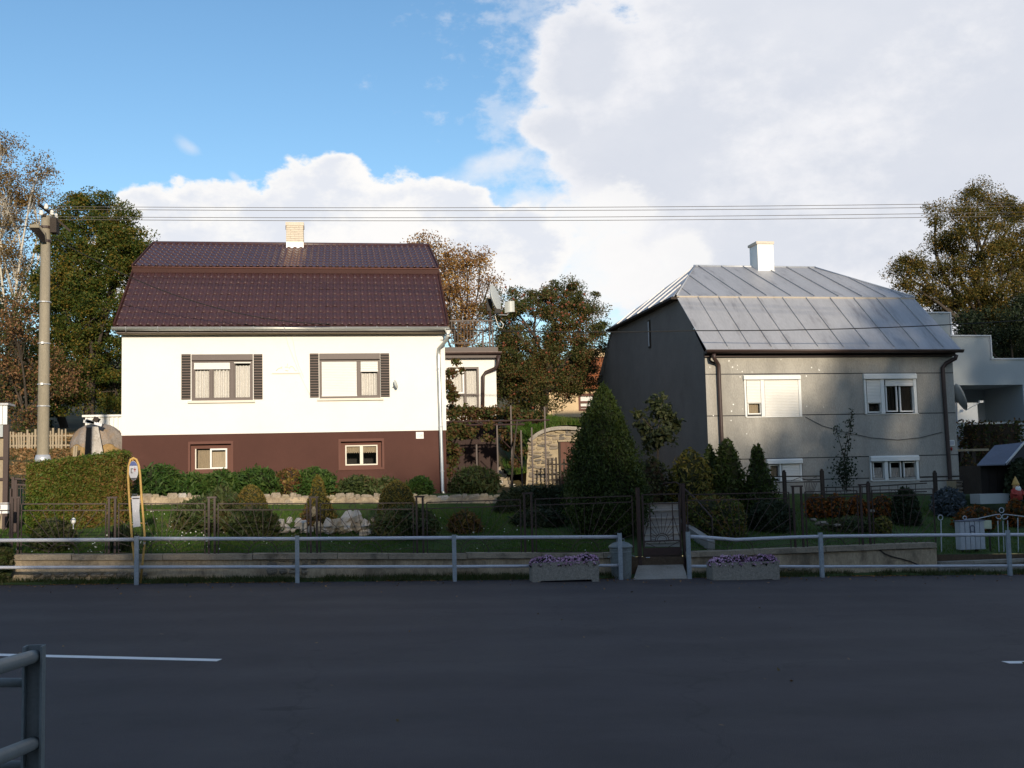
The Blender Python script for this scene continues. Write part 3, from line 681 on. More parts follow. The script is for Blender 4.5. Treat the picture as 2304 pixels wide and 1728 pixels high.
def fence_run(label, pairs, panels, top, cap=True):
    t = thing('iron_fence', label, 'iron fence', (P(pairs[0][0], 1200, FY).x, FY, .5), 'brown iron fences on the street wall')
    ztop = lambda px: P(px, top(px), FY).z
    for a, b in pairs:
        xa, xb = P(a, 1190, FY).x, P(b, 1190, FY).x; zt = ztop((a+b)/2)+.11
        for x in (xa, xb): MB().box(x-.021, x+.021, FY-.021, FY+.021, zg(x, 24)-.1, zt).build('post', 'brown_metal', t)
        MB().box(xa-.04, xb+.04, FY-.03, FY+.03, zt+.001, zt+.035).build('post_cap', 'brown_metal', t)
    for a, b in panels:
        xa, xb = P(a, 1190, FY).x, P(b, 1190, FY).x; za, zb = ztop(a), ztop(b); g = zg((xa+xb)/2, 23.7)+.10
        for dz, nm in ((0, 'top_bar'), (-.13, 'second_bar')):
            MB().beam((xa, FY, za+dz), (xb, FY, zb+dz), .022).build(nm, 'brown_metal', t)
        MB().beam((xa, FY, zg(xa, 23.7)+.10), (xb, FY, zg(xb, 23.7)+.10), .022).build('bottom_bar', 'brown_metal', t)
        for x, z in ((xa, za), (xb, zb)): MB().beam((x, FY, zg(x, 23.7)+.08), (x, FY, z), .022).build('upright', 'brown_metal', t)
        for px in (a+(b-a)*.35, a+(b-a)*.65):
            x = P(px, 1190, FY).x; zz = ztop(px)
            MB().tube([(x+.062*math.cos(q), FY, zz-.065+.062*math.sin(q)) for q in [2*math.pi*i/12 for i in range(12)]], .006, 5, closed=True).build('ring', 'brown_metal', t)
        sunburst(t, xa+.01, xb-.01, g, (za+zb)/2-.14)
    return t
fence_run('brown iron sunburst fence in front of the white house lawn', [(27, 41), (245, 259), (470, 483), (699, 713), (938, 952), (1181, 1197)],
          [(-60, 22), (48, 238), (267, 461), (491, 691), (721, 930), (961, 1172), (1206, 1424)], lambda px: 1134-.0017*px+(-9 if px > 900 else 0)*(px-900)/300)
fence_run('brown iron sunburst fence in front of the grey house garden', [(1788, 1806), (1940, 1957)], [(1548, 1778), (1815, 1932), (1966, 2104)], lambda px: 1113-(px-1548)*.024)

# ------------------------------------------------------------------ garden gate
gl, gr = P(1438, 1200, FY+.02).x, P(1540, 1200, FY+.02).x
t = thing('garden_gate', 'brown metal garden gate with sunburst grille and solid lower panel', 'gate', ((gl+gr)/2, FY, zroad(6.8)+.25))
GY = FY+.03
for x, py in ((gl, 1097), (gr, 1090)): MB().box(x-.038, x+.038, GY-.038, GY+.038, zroad(x), P(1438, py, GY).z).build('gate_post', 'dark_brown', t)
zA = P(1490, 1112, GY).z; zB = P(1490, 1133, GY).z; zC = P(1490, 1217, GY).z; zD = P(1490, 1232, GY).z; zE = P(1490, 1289, GY).z; zS = P(1490, 1156, GY).z
x0, x1 = gl+.10, gr-.09
for x in (x0, x1): MB().box(x-.018, x+.018, GY-.018, GY+.018, zE, zA).build('stile', 'brown_metal', t)
for z in (zA, zB, zC): MB().box(x0+.02, x1-.02, GY-.014, GY+.014, z-.014, z+.014).build('cross_bar', 'brown_metal', t)
for x in (x0+.16, x1-.16): MB().box(x-.01, x+.01, GY-.01, GY+.01, zC+.015, zB-.015).build('bar', 'brown_metal', t)
sunburst(t, x0+.17, x1-.17, zC+.01, zS, 13, .15, y=GY)
mb = MB(); mb.beam((x0, GY+.012, zC+.02), (x0+.16, GY+.012, zS), .012); mb.beam((x1, GY+.012, zC+.02), (x1-.16, GY+.012, zS), .012)
mb.tube([((x0+x1)/2+.07*math.cos(q), GY, zC-.06+.06*math.sin(q)) for q in [math.pi*i/10 for i in range(11)]], .008, 5); mb.beam((x0+.02, GY, zC-.02), (x0+.3, GY, zD), .012); mb.beam((x1-.02, GY, zC-.02), (x1-.3, GY, zD), .012)
mb.build('scroll', 'brown_metal', t, kind='stuff')
MB().box(x0+.02, x1-.02, GY-.006, GY+.006, zE, zD).build('sheet_panel', 'dark_brown', t)
MB().tube([(x0+.03, GY-.03, zD-.2), (x0+.03, GY-.055, zD-.2), (x0+.11, GY-.055, zD-.2)], .009, 6).build('handle', 'galv', t)

# concrete steps behind the gate with side strings and a pipe handrail
t = thing('garden_steps', 'pale concrete garden steps rising behind the brown gate', 'steps', ((gl+gr)/2, 25, zroad(6.8)+.3))
zs = zroad(6.8)+.30
for i in range(7):
    ya = 24.3+i*.55; zz = zs+.16*(i+1); q0, q1 = P(1450-i*1.0, 1200, ya).x, P(1531-i*.5, 1200, ya).x; r0, r1 = P(1450-i*1.0, 1200, ya+.6).x, P(1531-i*.5, 1200, ya+.6).x
    mb = MB(); mb.add([(q0, ya, zs-.3), (q1, ya, zs-.3), (r1, ya+.6, zs-.3), (r0, ya+.6, zs-.3), (q0, ya, zz), (q1, ya, zz), (r1, ya+.6, zz), (r0, ya+.6, zz)], [(3, 2, 1, 0), (4, 5, 6, 7), (0, 1, 5, 4), (1, 2, 6, 5), (2, 3, 7, 6), (3, 0, 4, 7)])
    so = mb.build('step', 'step_pale', t)
    mb = MB(); mb.add([(q0-.02, ya-.03, zz+.001), (q1+.02, ya-.03, zz+.001), (r1+.02, ya+.58, zz+.001), (r0-.02, ya+.58, zz+.001), (q0-.02, ya-.03, zz+.035), (q1+.02, ya-.03, zz+.035), (r1+.02, ya+.58, zz+.035), (r0-.02, ya+.58, zz+.035)], [(3, 2, 1, 0), (4, 5, 6, 7), (0, 1, 5, 4), (1, 2, 6, 5), (2, 3, 7, 6), (3, 0, 4, 7)]); mb.build('tread', 'concrete', so)
a_, b_ = P(1527, 1168, 27.2), P(1600, 1216, 24.4)
mb = MB(); mb.beam(a_-Vector((0, 0, .25)), b_-Vector((0, 0, .25)), .16, .5); mb.build('side_wall', 'step_pale', t)
mb = MB(); a = P(1563, 1190, 24.6); b = P(1548, 1150, 27.2)
t2 = thing('pipe_handrail', 'bent steel pipe handrail beside the garden steps', 'handrail', (gr+.5, 26, 1.2))
hr = [P(1466, 1093, 28.6), P(1500, 1087, 28.4), P(1521, 1085, 28.2), P(1529, 1090, 28), P(1565, 1122, 26.6), P(1602, 1165, 25.0)]
MB().tube(hr, .020, 8).build('rail', 'brown_metal', t2, smooth=True)
for q in (hr[0], hr[3], hr[5]): MB().tube([q-Vector((0, 0, .01)), Vector((q.x, q.y, zg(q.x, q.y)-.2))], .016, 6).build('post', 'brown_metal', t2)
# ------------------------------------------------------------------ house frame helper
class Frame:
    """u along the facade, w into the house, z up (world height)"""
    def __init__(s, x, y, yaw):
        s.o = Vector((x, y, 0)); c, n = math.cos(yaw), math.sin(yaw); s.e = Vector((c, n, 0)); s.n = Vector((-n, c, 0))
        s.X = Matrix(((c, -n, 0, x), (n, c, 0, y), (0, 0, 1, 0), (0, 0, 0, 1))); s.yaw = yaw
    def at(s, u, w, z): return s.o+s.e*u+s.n*w+Vector((0, 0, z))
    def uz(s, px, py, w=0.0):
        d = ray(px, py); t = (w-(CAM-s.o).dot(s.n))/d.dot(s.n); q = CAM+d*t-s.o; return q.dot(s.e), q.z
    def wz(s, px, py, u=0.0):
        d = ray(px, py); t = (u-(CAM-s.o).dot(s.e))/d.dot(s.e); q = CAM+d*t-s.o; return q.dot(s.n), q.z
    def rect(s, x0, y0, x1, y1, w=0.0):
        """pixel corners on the plane w -> (u0, u1, z0, z1)"""
        a = s.uz(x0, (y0+y1)/2, w)[0]; b = s.uz(x1, (y0+y1)/2, w)[0]; xm = (x0+x1)/2
        return a, b, s.uz(xm, y1, w)[1], s.uz(xm, y0, w)[1]
def wall_with_holes(F, u0, u1, z0, z1, holes, thick, w=0.0):
    mb = MB(); us = sorted({u0, u1, *[h[0] for h in holes], *[h[1] for h in holes]}); zs = sorted({z0, z1, *[h[2] for h in holes], *[h[3] for h in holes]})
    us = [u for u in us if u0-1e-6 <= u <= u1+1e-6]; zs = [z for z in zs if z0-1e-6 <= z <= z1+1e-6]
    for a, b in zip(us, us[1:]):
        for c, d in zip(zs, zs[1:]):
            m_, k_ = (a+b)/2, (c+d)/2
            if any(h[0] < m_ < h[1] and h[2] < k_ < h[3] for h in holes): continue
            mb.quad((a, w, c), (b, w, c), (b, w, d), (a, w, d))
    for (a, b, c, d) in holes:
        mb.quad((a, w, c), (a, w+thick, c), (a, w+thick, d), (a, w, d)); mb.quad((b, w, c), (b, w, d), (b, w+thick, d), (b, w+thick, c))
        mb.quad((a, w, d), (a, w+thick, d), (b, w+thick, d), (b, w, d)); mb.quad((a, w, c), (b, w, c), (b, w+thick, c), (a, w+thick, c))
    return mb
def frame_ring(mb, u0, u1, z0, z1, w0, w1, t):
    mb.box(u0, u1, w0, w1, z1-t, z1); mb.box(u0, u1, w0, w1, z0, z0+t); mb.box(u0, u0+t, w0, w1, z0+t, z1-t); mb.box(u1-t, u1, w0, w1, z0+t, z1-t)
def curtain_mb(u0, u1, z0, z1, w, folds=9, amp=.025):
    n = folds*6; ph = random.uniform(0, 6)
    return MB().grid(lambda a, b: (u0+a*(u1-u0), w+amp*math.sin(a*folds*2*math.pi+ph+.6*math.sin(a*9+ph)), z0+b*(z1-z0)), n, 1)
def pane(F, parent, u0, u1, z0, z1, w): MB().box(u0, u1, w, w+.006, z0, z1).build('pane', 'glass', parent, X=F.X)
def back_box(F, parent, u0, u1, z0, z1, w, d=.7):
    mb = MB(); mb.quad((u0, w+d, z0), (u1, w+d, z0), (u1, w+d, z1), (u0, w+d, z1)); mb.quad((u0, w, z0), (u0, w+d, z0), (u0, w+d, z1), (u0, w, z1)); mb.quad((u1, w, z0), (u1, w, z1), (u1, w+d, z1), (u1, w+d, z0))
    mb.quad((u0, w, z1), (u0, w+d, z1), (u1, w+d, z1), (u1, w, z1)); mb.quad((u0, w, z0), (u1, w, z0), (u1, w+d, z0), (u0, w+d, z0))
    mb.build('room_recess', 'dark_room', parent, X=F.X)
def slat_blind(F, parent, u0, u1, z0, z1, w, step=.045, mt='blind', name='roller_blind'):
    """roller shutter curtain: a sheet of shallow horizontal laths"""
    n = max(2, int((z1-z0)/step)); mb = MB()
    prof = []
    for i in range(n):
        a = z0+(z1-z0)*i/n; b = z0+(z1-z0)*(i+1)/n
        prof += [(w, a+.001), (w-.008, a+(b-a)*.3), (w-.008, a+(b-a)*.75), (w, b-.001)]
    k = len(mb.v)
    mb.v += [Vector((u, p[0], p[1])) for p in prof for u in (u0, u1)]
    mb.f += [(2*i, 2*i+1, 2*i+3, 2*i+2) for i in range(len(prof)-1)]
    mb.box(u0-.005, u1+.005, w-.014, w+.01, z0-.03, z0)
    return mb.build(name, mt, parent, X=F.X)

# ================================================================== the white and brown house
F = Frame(-6.18, 32.0, R(.3)); L = 9.02; DEP = 12.0
ZB, ZP, ZW = 1.3, F.uz(640, 974)[1], F.uz(640, 752)[1]
house = thing('white_house', 'white rendered house with brown basement and dark brown tiled gambrel roof', 'house', F.at(L/2, 0, 1.75))
def win(px): return F.rect(*px)
W1 = win((431, 797, 569, 901)); W2 = win((718.6, 795, 855.5, 896)); B1 = win((428, 999, 519.5, 1060)); B2 = win((767, 993, 859.5, 1052))
wall_with_holes(F, 0, L, ZP, ZW, [W1, W2], .16).build('wall', 'white_render', house, X=F.X)
mb = MB(); mb.quad((0, 0, ZP), (0, 0, ZW), (0, DEP, ZW), (0, DEP, ZP)); mb.quad((L, 0, ZP), (L, DEP, ZP), (L, DEP, ZW), (L, 0, ZW)); mb.quad((0, DEP, ZP), (0, DEP, ZW), (L, DEP, ZW), (L, DEP, ZP)); mb.quad((0, 0, ZP), (0, DEP, ZP), (L, DEP, ZP), (L, 0, ZP))
mb.build('side_wall', 'white_render', house, X=F.X)
PW = -.0
pb = wall_with_holes(F, .015, L-.015, ZB, ZP-.004, [B1, B2], .22, .025)
pb.quad((.015, .025, ZB), (.015, .025, ZP-.004), (.015, DEP, ZP-.004), (.015, DEP, ZB)); pb.quad((L-.015, .025, ZB), (L-.015, DEP, ZB), (L-.015, DEP, ZP-.004), (L-.015, .025, ZP-.004))
pb.build('plinth', 'brown_render', house, X=F.X)
def shutter(px0, py0, px1, py1):
    u0, u1, z0, z1 = F.rect(px0, py0, px1, py1); n = 17
    b = MB(); b.box(u0+.004, u1-.004, -.022, -.004, z0, z1)
    sh = b.build('shutter', 'black_wood', house, X=F.X, loc=F.at((u0+u1)/2, 0, (z0+z1)/2))
    s = MB(); hw = (u1-u0)/2-.003; s.add([(-hw, .0, -.009), (hw, .0, -.009), (hw, -.008, .009), (-hw, -.008, .009), (-hw, .012, -.009), (hw, .012, -.009), (hw, .012, .010), (-hw, .012, .010)],
        [(0, 1, 2, 3), (0, 4, 5, 1), (3, 2, 6, 7), (0, 3, 7, 4), (1, 5, 6, 2)])
    me = s.mesh('slat', M['slat_pale'], (0, 0, 0))
    for i in range(n):
        c = F.at((u0+u1)/2, -.036, z0+.03+(z1-z0-.06)*i/(n-1))
        o = link(me, 'slat', sh, c); o.rotation_euler = (0, 0, F.yaw)
for q in ((408, 797, 429.5, 899), (570.5, 797, 591, 898.5), (697, 795.5, 717.5, 894.5), (856, 795, 876.5, 893)): shutter(*q)
def upper_window(O, lab, div, blindL, blindR, mullion, sill):
    u0, u1, z0, z1 = O
    fr = MB(); frame_ring(fr, u0+.003, u1-.003, z0+.003, z1-.175, .05, .12, .055)
    d0, d1 = F.uz(div[0], 850)[0], F.uz(div[1], 850)[0]; zi0, zi1 = z0+.06, z1-.235
    fr.box(d0, d1, .045, .125, zi0+.001, zi1-.001)
    if mullion:
        m0, m1 = F.uz(mullion[0], 850)[0], F.uz(mullion[1], 850)[0]; fr.box(m0, m1, .05, .12, zi0+.001, zi1-.001)
    w = fr.build('window', 'frame_brown', house, X=F.X, loc=F.at((u0+u1)/2, 0, (z0+z1)/2))
    MB().box(u0+.002, u1-.002, -.035, .13, z1-.172, z1-.006).build('roller_box', 'frame_brown', w, X=F.X)
    back_box(F, w, u0+.01, u1-.01, z0+.01, z1-.18, .16)
    a0, a1 = u0+.065, d0-.01; b0, b1 = d1+.01, u1-.065
    def z_of(py): return F.uz((sill[0]+sill[2])/2, py)[1]
    zl, zr = z_of(blindL), z_of(blindR)
    slat_blind(F, w, a0, a1, max(zl, zi0+.03), zi1, .035); slat_blind(F, w, b0, b1, zr, zi1, .035)
    for (p, q, zt, full) in ((a0, a1, zl, blindL > 885), (b0, b1, zr, False)):
        if full: continue
        pane(F, w, p, q, zi0, zt, .085)
        for (pp, qq) in ([(p, m0-.01), (m1+.01, q)] if (mullion and q < d1) else [(p, q)]):
            s = MB(); frame_ring(s, pp-.005, qq+.005, zi0, zi1-.002, .068, .1, .028); s.build('sash', 'frame_brown', w, X=F.X)
            curtain_mb(pp, qq, zi0, min(zt, zi1)-random.uniform(.03, .10), .13, random.choice([4, 5]), .05).build('curtain', 'curtain', w, X=F.X, smooth=True)
    su0, su1, sz0, sz1 = F.rect(*sill); MB().box(su0, su1, -.07, .12, sz0, min(sz1, z0-.002)).build('sill', 'cream', w, X=F.X)
    return w
upper_window(W1, '', (518, 526), 828, 815, (472.5, 478), (423, 901, 574, 906.5))
upper_window(W2, '', (803.5, 811), 893, 834, None, (714, 896, 863, 901))
def basement_window(O, sur, frame, kind):
    u0, u1, z0, z1 = O; s0, s1, t0, t1 = F.rect(*sur)
    m = MB(); m.box(s0, s1, .0, .024, z1+.002, t1); m.box(s0, s1, .0, .024, t0, z0-.002); m.box(s0, u0-.002, .0, .024, z0-.002, z1+.002); m.box(u1+.002, s1, .0, .024, z0-.002, z1+.002)
    sr = m.build('window_surround', 'brown_trim', house, X=F.X)
    a, b, c, d = F.rect(*frame)
    m = MB(); m.box(u0, a-.002, .16, .2, z0, z1); m.box(b+.002, u1, .16, .2, z0, z1); m.box(a-.002, b+.002, .16, .2, d+.002, z1); m.box(a-.002, b+.002, .16, .2, z0, c-.002)
    w = m.build('window', 'brown_trim', house, X=F.X, loc=F.at((a+b)/2, .1, (c+d)/2))
    back_box(F, w, a, b, c, d, .21)
    mid = (a+b)/2
    if kind == 1:
        f = MB(); frame_ring(f, mid-.03, b, c, d, .14, .19, .045); f.build('casement', 'white_paint', w, X=F.X)
        f = MB(); f.box(a, a+.03, .15, .19, c, d); f.box(a+.03, mid-.032, .15, .19, c, c+.02); f.build('frame', 'cream', w, X=F.X)
        curtain_mb(a+.06, mid-.04, c+.02, d-.04, .24, 6, .012).build('curtain', 'wood_grey', w, X=F.X, smooth=True)
        curtain_mb(mid+.02, b-.05, c+.05, d-.09, .24, 3, .006).build('curtain', 'wood_grey', w, X=F.X, smooth=True)
        pane(F, w, a+.03, mid-.03, c+.02, d, .17)
    else:
        f = MB(); frame_ring(f, a, b, c, d, .15, .19, .035); f.box(mid-.045, mid+.045, .14, .19, c+.036, d-.036); f.build('frame', 'cream', w, X=F.X)
        for p, q in ((a+.036, mid-.046), (mid+.046, b-.036)):
            g = MB(); n = 10; zt = d-.05; zb = c+(d-c)*.66
            g.grid(lambda s, v: (p+s*(q-p), .235+.006*math.sin(s*40), zt-(1-v)*(zt-zb+.03*abs(math.sin(s*math.pi*6)))), 40, 1)
            g.build('lace_valance', 'wood_grey', w, X=F.X, smooth=True); pane(F, w, p, q, c+.03, d-.03, .17)
    return w
basement_window(B1, (423, 993, 524.5, 1065), (437.5, 1009, 510, 1055), 1)
basement_window(B2, (761.5, 987, 864.5, 1057), (777, 1001, 850, 1046.5), 2)
# wall crest ornament with a thin ledge
a, b, z0, z1 = F.rect(612, 838.5, 676, 841)
mb = MB(); mb.box(a, b, -.03, 0-.001, z0, z1)
lg = mb.build('ledge', 'cream', house, X=F.X)
def uzp(px, py): q = F.uz(px, py); return F.at(q[0], -.012, q[1])
for pts in ([(622, 834), (626, 829), (632, 827), (634, 829), (633, 826), (636, 825)], [(651, 829), (654, 824), (659, 825), (663, 830), (665, 834), (668, 834)], [(642, 826), (646, 825), (649, 827)], [(642, 833), (646, 834), (649, 834)], [(647, 818), (647, 822)]):
    MB().tube([uzp(*p) for p in pts], .011, 6).build('scroll', 'cream', lg, smooth=True)
# house number plate
a, b, z0, z1 = F.rect(936, 972, 953, 987, .02)
np_ = MB(); np_.box(a, b, .004, .022, z0, z1); plate = np_.build('number_plate', 'white_paint', house, X=F.X)
def text_on(F, parent, s, u, z, w, size, mt, name='lettering'):
    cu = bpy.data.curves.new(name, 'FONT'); cu.body = s; cu.size = size; cu.align_x = 'CENTER'; cu.align_y = 'CENTER'; cu.extrude = .001
    o = bpy.data.objects.new(name, cu); col.objects.link(o); dg = bpy.context.evaluated_depsgraph_get(); me = bpy.data.meshes.new_from_object(o.evaluated_get(dg))
    bpy.data.objects.remove(o); me.materials.clear(); me.materials.append(M[mt])
    q = link(me, name, parent, F.at(u, w, z)); q.rotation_euler = (R(90), 0, F.yaw); return q
text_on(F, plate, '128', (a+b)/2, (z0+z1)/2-.015, .002, .11, 'bin')
mb = MB()
for pts in ([(642, 752), (648, 775), (660, 805), (676, 845), (690, 875), (700, 892)], [(656, 752), (661, 775), (665, 800), (672, 822), (684, 850)]): mb.tube([uzp(*p) for p in pts], .006, 5)
mb.build('facade_cable', 'cream', house)
# small dish on the wall right of the second window
def small_dish(parent, c, rad, face, mt='dish'):
    mb = MB(); prof = [(rad*k/6, -.25*rad*(1-(k/6)**2)) for k in range(7)]
    mb.lathe(prof+[(rad*.97, .012)], (0, 0, 0), 18)
    X = Matrix.Translation(c) @ Vector(face).to_track_quat('Z', 'Y').to_matrix().to_4x4()
    return mb.build('dish', mt, parent, X=X, smooth=True)
u_, z_ = F.uz(886, 868); t = thing('wall_dish', 'tiny satellite dish on the white wall beside the right window shutter', 'dish', F.at(u_, -.02, z_))
small_dish(t, F.at(u_+.05, -.14, z_+.03), .13, (.9, -.3, .25)); MB().tube([F.at(u_-.02, 0, z_-.03), F.at(u_-.02, -.1, z_-.03), F.at(u_+.02, -.14, z_)], .014, 6).build('bracket', 'galv', t)

# ---- gambrel roof of pressed tiles
ZE = F.uz(640, 733, -.36)[1]; u_ov0, u_ov1 = F.uz(259, 733, -.36)[0], F.uz(1006, 739, -.36)[0]
WBK = 2.45; ZK = F.uz(640, 606, WBK)[1]; WRG = 6.0; ZR = F.uz(640, 551, WRG)[1]
def roof_slab(name, w0, z0, w1, z1, th=.06, mt='roof_brown'):
    d = Vector((0, w1-w0, z1-z0)).normalized(); n = Vector((0, -d.z, d.y))*th
    mb = MB(); a, b, c, e = Vector((u_ov0, w0, z0)), Vector((u_ov1, w0, z0)), Vector((u_ov1, w1, z1)), Vector((u_ov0, w1, z1))
    mb.add([a-n, b-n, c-n, e-n, a, b, c, e], [(3, 2, 1, 0), (4, 5, 6, 7), (0, 1, 5, 4), (1, 2, 6, 5), (2, 3, 7, 6), (3, 0, 4, 7)])
    return mb.build(name, mt, house, X=F.X, loc=F.at((u_ov0+u_ov1)/2, w0, z0))
lower = roof_slab('lower_roof', -.40, ZE-.0, WBK-.12, ZK-.12)
upper = roof_slab('upper_roof', WBK-.16, ZK+.03, WRG, ZR)
TILE = None
def tile_geo(tw, tl):
    """one pressed pantile: S-shaped across, dropping a step at its lower lip; y runs up the slope"""
    mb = MB(); nx = 6
    def h(s): return .022*math.sin(s*2*math.pi-.6)+.006
    k = 0
    for j, (y, dz) in enumerate(((0, -.004), (0, .0), (tl*.5, .0), (tl+.005, -.004))):
        for i in range(nx+1):
            cr = max(0, math.sin((i/nx)*2*math.pi-.6))**1.5          # the step stands up only under the roll
            mb.v.append(Vector((tw*(i/nx-.5), y-(.004 if j == 0 else 0)-(.018*cr if j < 2 else 0), h(i/nx)+dz+((.050, .044, .022, 0)[j]*cr if j else 0))))
    for j in range(3):
        for i in range(nx): a = j*(nx+1)+i; mb.f.append((a, a+1, a+nx+2, a+nx+1))
    return mb
def tile_slope(part, w0, z0, w1, z1, cols, rows, single):
    d = Vector((0, w1-w0, z1-z0)); Ls = d.length; d.normalize(); tw = (u_ov1-u_ov0)/cols; tl = Ls/rows
    ang = math.atan2(d.z, d.y); g = tile_geo(tw, tl); me = g.mesh('roof_tile', M['roof_brown'], (0, 0, 0), smooth=True)
    rotm = Euler((ang, 0, F.yaw), 'XYZ'); R3 = rotm.to_matrix(); rest = MB(); n = 0
    for r in range(rows):
        for c in range(cols):
            p = F.at(u_ov0+(c+.5)*tw, w0, z0)+F.X.to_3x3() @ (d*(r*tl)); p = p+R3 @ Vector((0, 0, .022))
            if n < single:
                o = link(me, 'roof_tile', part, p+Vector((random.uniform(-.004, .004), 0, random.uniform(-.004, .005)))); o.rotation_euler = (ang+random.uniform(-.012, .012), random.uniform(-.012, .012), F.yaw)
            else:
                k = len(rest.v); rest.v += [R3 @ v+p for v in g.v]; rest.f += [tuple(i+k for i in f) for f in g.f]
            n += 1
    if rest.v: rest.build('far_roof_tiles', 'roof_brown', part, smooth=True, kind='stuff')
tile_slope(lower, -.40, ZE, WBK-.14, ZK-.16, 45, 9, 300)
tile_slope(upper, WBK-.17, ZK+.03, WRG-.05, ZR-.02, 46, 9, 0)
# break strip: flashing band and drip edge between the slopes
mb = MB(); za = F.uz(640, 616, WBK-.12)[1]
mb.box(u_ov0-.03, u_ov1+.03, WBK-.20, WBK-.06, za, ZK-.02); mb.build('break_flashing', 'roof_strip', house, X=F.X)
MB().tube([F.at(u_ov0-.03, WBK-.21, ZK+.005), F.at(u_ov1+.03, WBK-.21, ZK+.005)], .022, 8).build('drip_edge', 'brown_trim', house, smooth=True)
MB().tube([F.at(u_ov0-.02, WRG, ZR+.02), F.at(u_ov1+.02, WRG, ZR+.02)], .07, 10).build('ridge_cap', 'roof_brown', house, smooth=True)
# gable ends, verge trim and the rear slopes (not seen, but the roof is whole)
mb = MB()
for u, s in ((.0, 1), (L, -1)): 
    mb.add([(u, 0, ZW), (u, WBK, ZK-.2), (u, WRG, ZR-.08), (u, DEP-WBK, ZK-.2), (u, DEP, ZW)], [(0, 1, 2, 3, 4)])
mb.build('gable_wall', 'white_render', house, X=F.X)
mb = MB(); mb.quad((u_ov0, WRG, ZR), (u_ov1, WRG, ZR), (u_ov1, DEP-WBK, ZK), (u_ov0, DEP-WBK, ZK)); mb.quad((u_ov0, DEP-WBK, ZK), (u_ov1, DEP-WBK, ZK), (u_ov1, DEP+.4, ZE), (u_ov0, DEP+.4, ZE)); mb.build('rear_roof', 'roof_brown', house, X=F.X)
for u in (u_ov0-.02, u_ov1+.02):
    mb = MB(); mb.beam(F.at(u, -.42, ZE+.02), F.at(u, WBK-.14, ZK-.12), .05, .09); mb.beam(F.at(u, WBK-.2, ZK+.04), F.at(u, WRG, ZR+.02), .05, .09); mb.build('verge_trim', 'roof_strip', house)
MB().box(u_ov0+.02, u_ov1-.02, -.30, .02, ZE-.20, ZE-.085).build('soffit', 'wood_grey', house, X=F.X)
MB().box(u_ov0+.02, u_ov1-.02, -.34, -.31, ZE-.19, ZE-.02).build('fascia', 'frame_brown', house, X=F.X)
def half_gutter(name, p, q, r, mt, parent, n=9):
    p, q = Vector(p), Vector(q); d = (q-p).normalized(); a = Vector((d.y, -d.x, 0)); mb = MB()
    for rr in (r, r-.006):
        for e in (p, q):
            for i in range(n):
                t = math.pi*i/(n-1); mb.v.append(e+a*rr*math.cos(t)-Vector((0, 0, rr*math.sin(t))))
    for i in range(n-1): mb.f += [(i, i+1, n+i+1, n+i), (2*n+i, 3*n+i, 3*n+i+1, 2*n+i+1)]
    for i in range(n-1): mb.f += [(i, 2*n+i, 2*n+i+1, i+1), (n+i, n+i+1, 3*n+i+1, 3*n+i)]
    mb.f += [(0, n, 3*n, 2*n), (n-1, 3*n-1, 4*n-1, 2*n-1)]
    o = mb.build(name, mt, parent, smooth=True)
    return o
zgut = ZE-.055
gut = half_gutter('gutter', F.at(u_ov0-.07, -.44, zgut), F.at(u_ov1+.05, -.44, zgut-.02), .085, 'gutter_zinc', house)
MB().tube([F.at(u_ov0-.07, -.525, zgut+.003), F.at(u_ov1+.05, -.525, zgut-.017)], .012, 6).build('gutter_bead', 'gutter_zinc', gut)
for i in range(11):
    u = u_ov0+.3+(u_ov1-u_ov0-.6)*i/10; MB().tube([F.at(u, -.535, zgut+.02), F.at(u, -.53, zgut-.03), F.at(u, -.45, zgut-.1), F.at(u, -.34, zgut-.06)], .010, 5).build('gutter_bracket', 'galv', gut)
dpz = [(1008, 745, -.44), (1007, 752, -.44), (1005, 765, -.42), (988, 783, -.10), (987, 800, -.10), (996, 1104, -.10), (999, 1112, -.18)]
MB().tube([F.at(*( lambda q: (q[0], w, q[1]))(F.uz(x, y, w))) for x, y, w in dpz], .052, 12).build('downpipe', 'gutter_zinc', house, smooth=True)
q = F.uz(1008, 741, -.44); MB().lathe([(.05, -.22), (.05, -.12), (.10, -.02), (.11, .0)], F.at(q[0], -.44, q[1]), 12).build('hopper', 'white_paint', house, smooth=True)
for py in (830, 960, 1060):
    q = F.uz(987+(py-800)*.03, py, -.1); MB().lathe([(.06, -.015), (.06, .015)], F.at(q[0], -.1, q[1]), 12).build('pipe_clip', 'galv', house)
# chimney of cream bricks, each brick laid on its own
cw = WRG-.5
c0, c1 = F.uz(645, 530, cw)[0], F.uz(681.5, 530, cw)[0]; zc1 = F.uz(663, 508, cw)[1]; zc0 = F.uz(663, 545, cw)[1]; zcap = F.uz(663, 500, cw)[1]; zfl = F.uz(663, 558, cw)[1]
dd = c1-c0
ch = MB().box(c0+.02, c1-.02, cw+.02, cw+dd-.02, zfl-.8, zc1).build('chimney', 'mortar', house, X=F.X, loc=F.at((c0+c1)/2, cw, zc0))
rows = 9; bh = (zc1-zc0)/rows
bl = MB(); bl.box(-.5, .5, -.5, .5, -.5, .5); bme = bl.mesh('brick', M['brick_cream'], (0, 0, 0))
for r in range(rows):
    z = zc0+(r+.5)*bh; sp = [0, .5, 1] if r % 2 else [0, .25, .75, 1]
    for face in range(4):
        for s, e in zip(sp, sp[1:]):
            ln = (e-s)*dd-.008; m = c0+((s+e)/2)*dd
            if face in (0, 2): p = F.at(m, cw if face == 0 else cw+dd, z); sc_ = (ln, .03+random.uniform(0, .01), bh-.008)
            else: p = F.at(c0 if face == 3 else c1, cw+((s+e)/2)*dd, z); sc_ = (.03+random.uniform(0, .01), ln, bh-.008)
            o = link(bme, 'brick', ch, p); o.scale = sc_; o.rotation_euler = (0, 0, F.yaw)
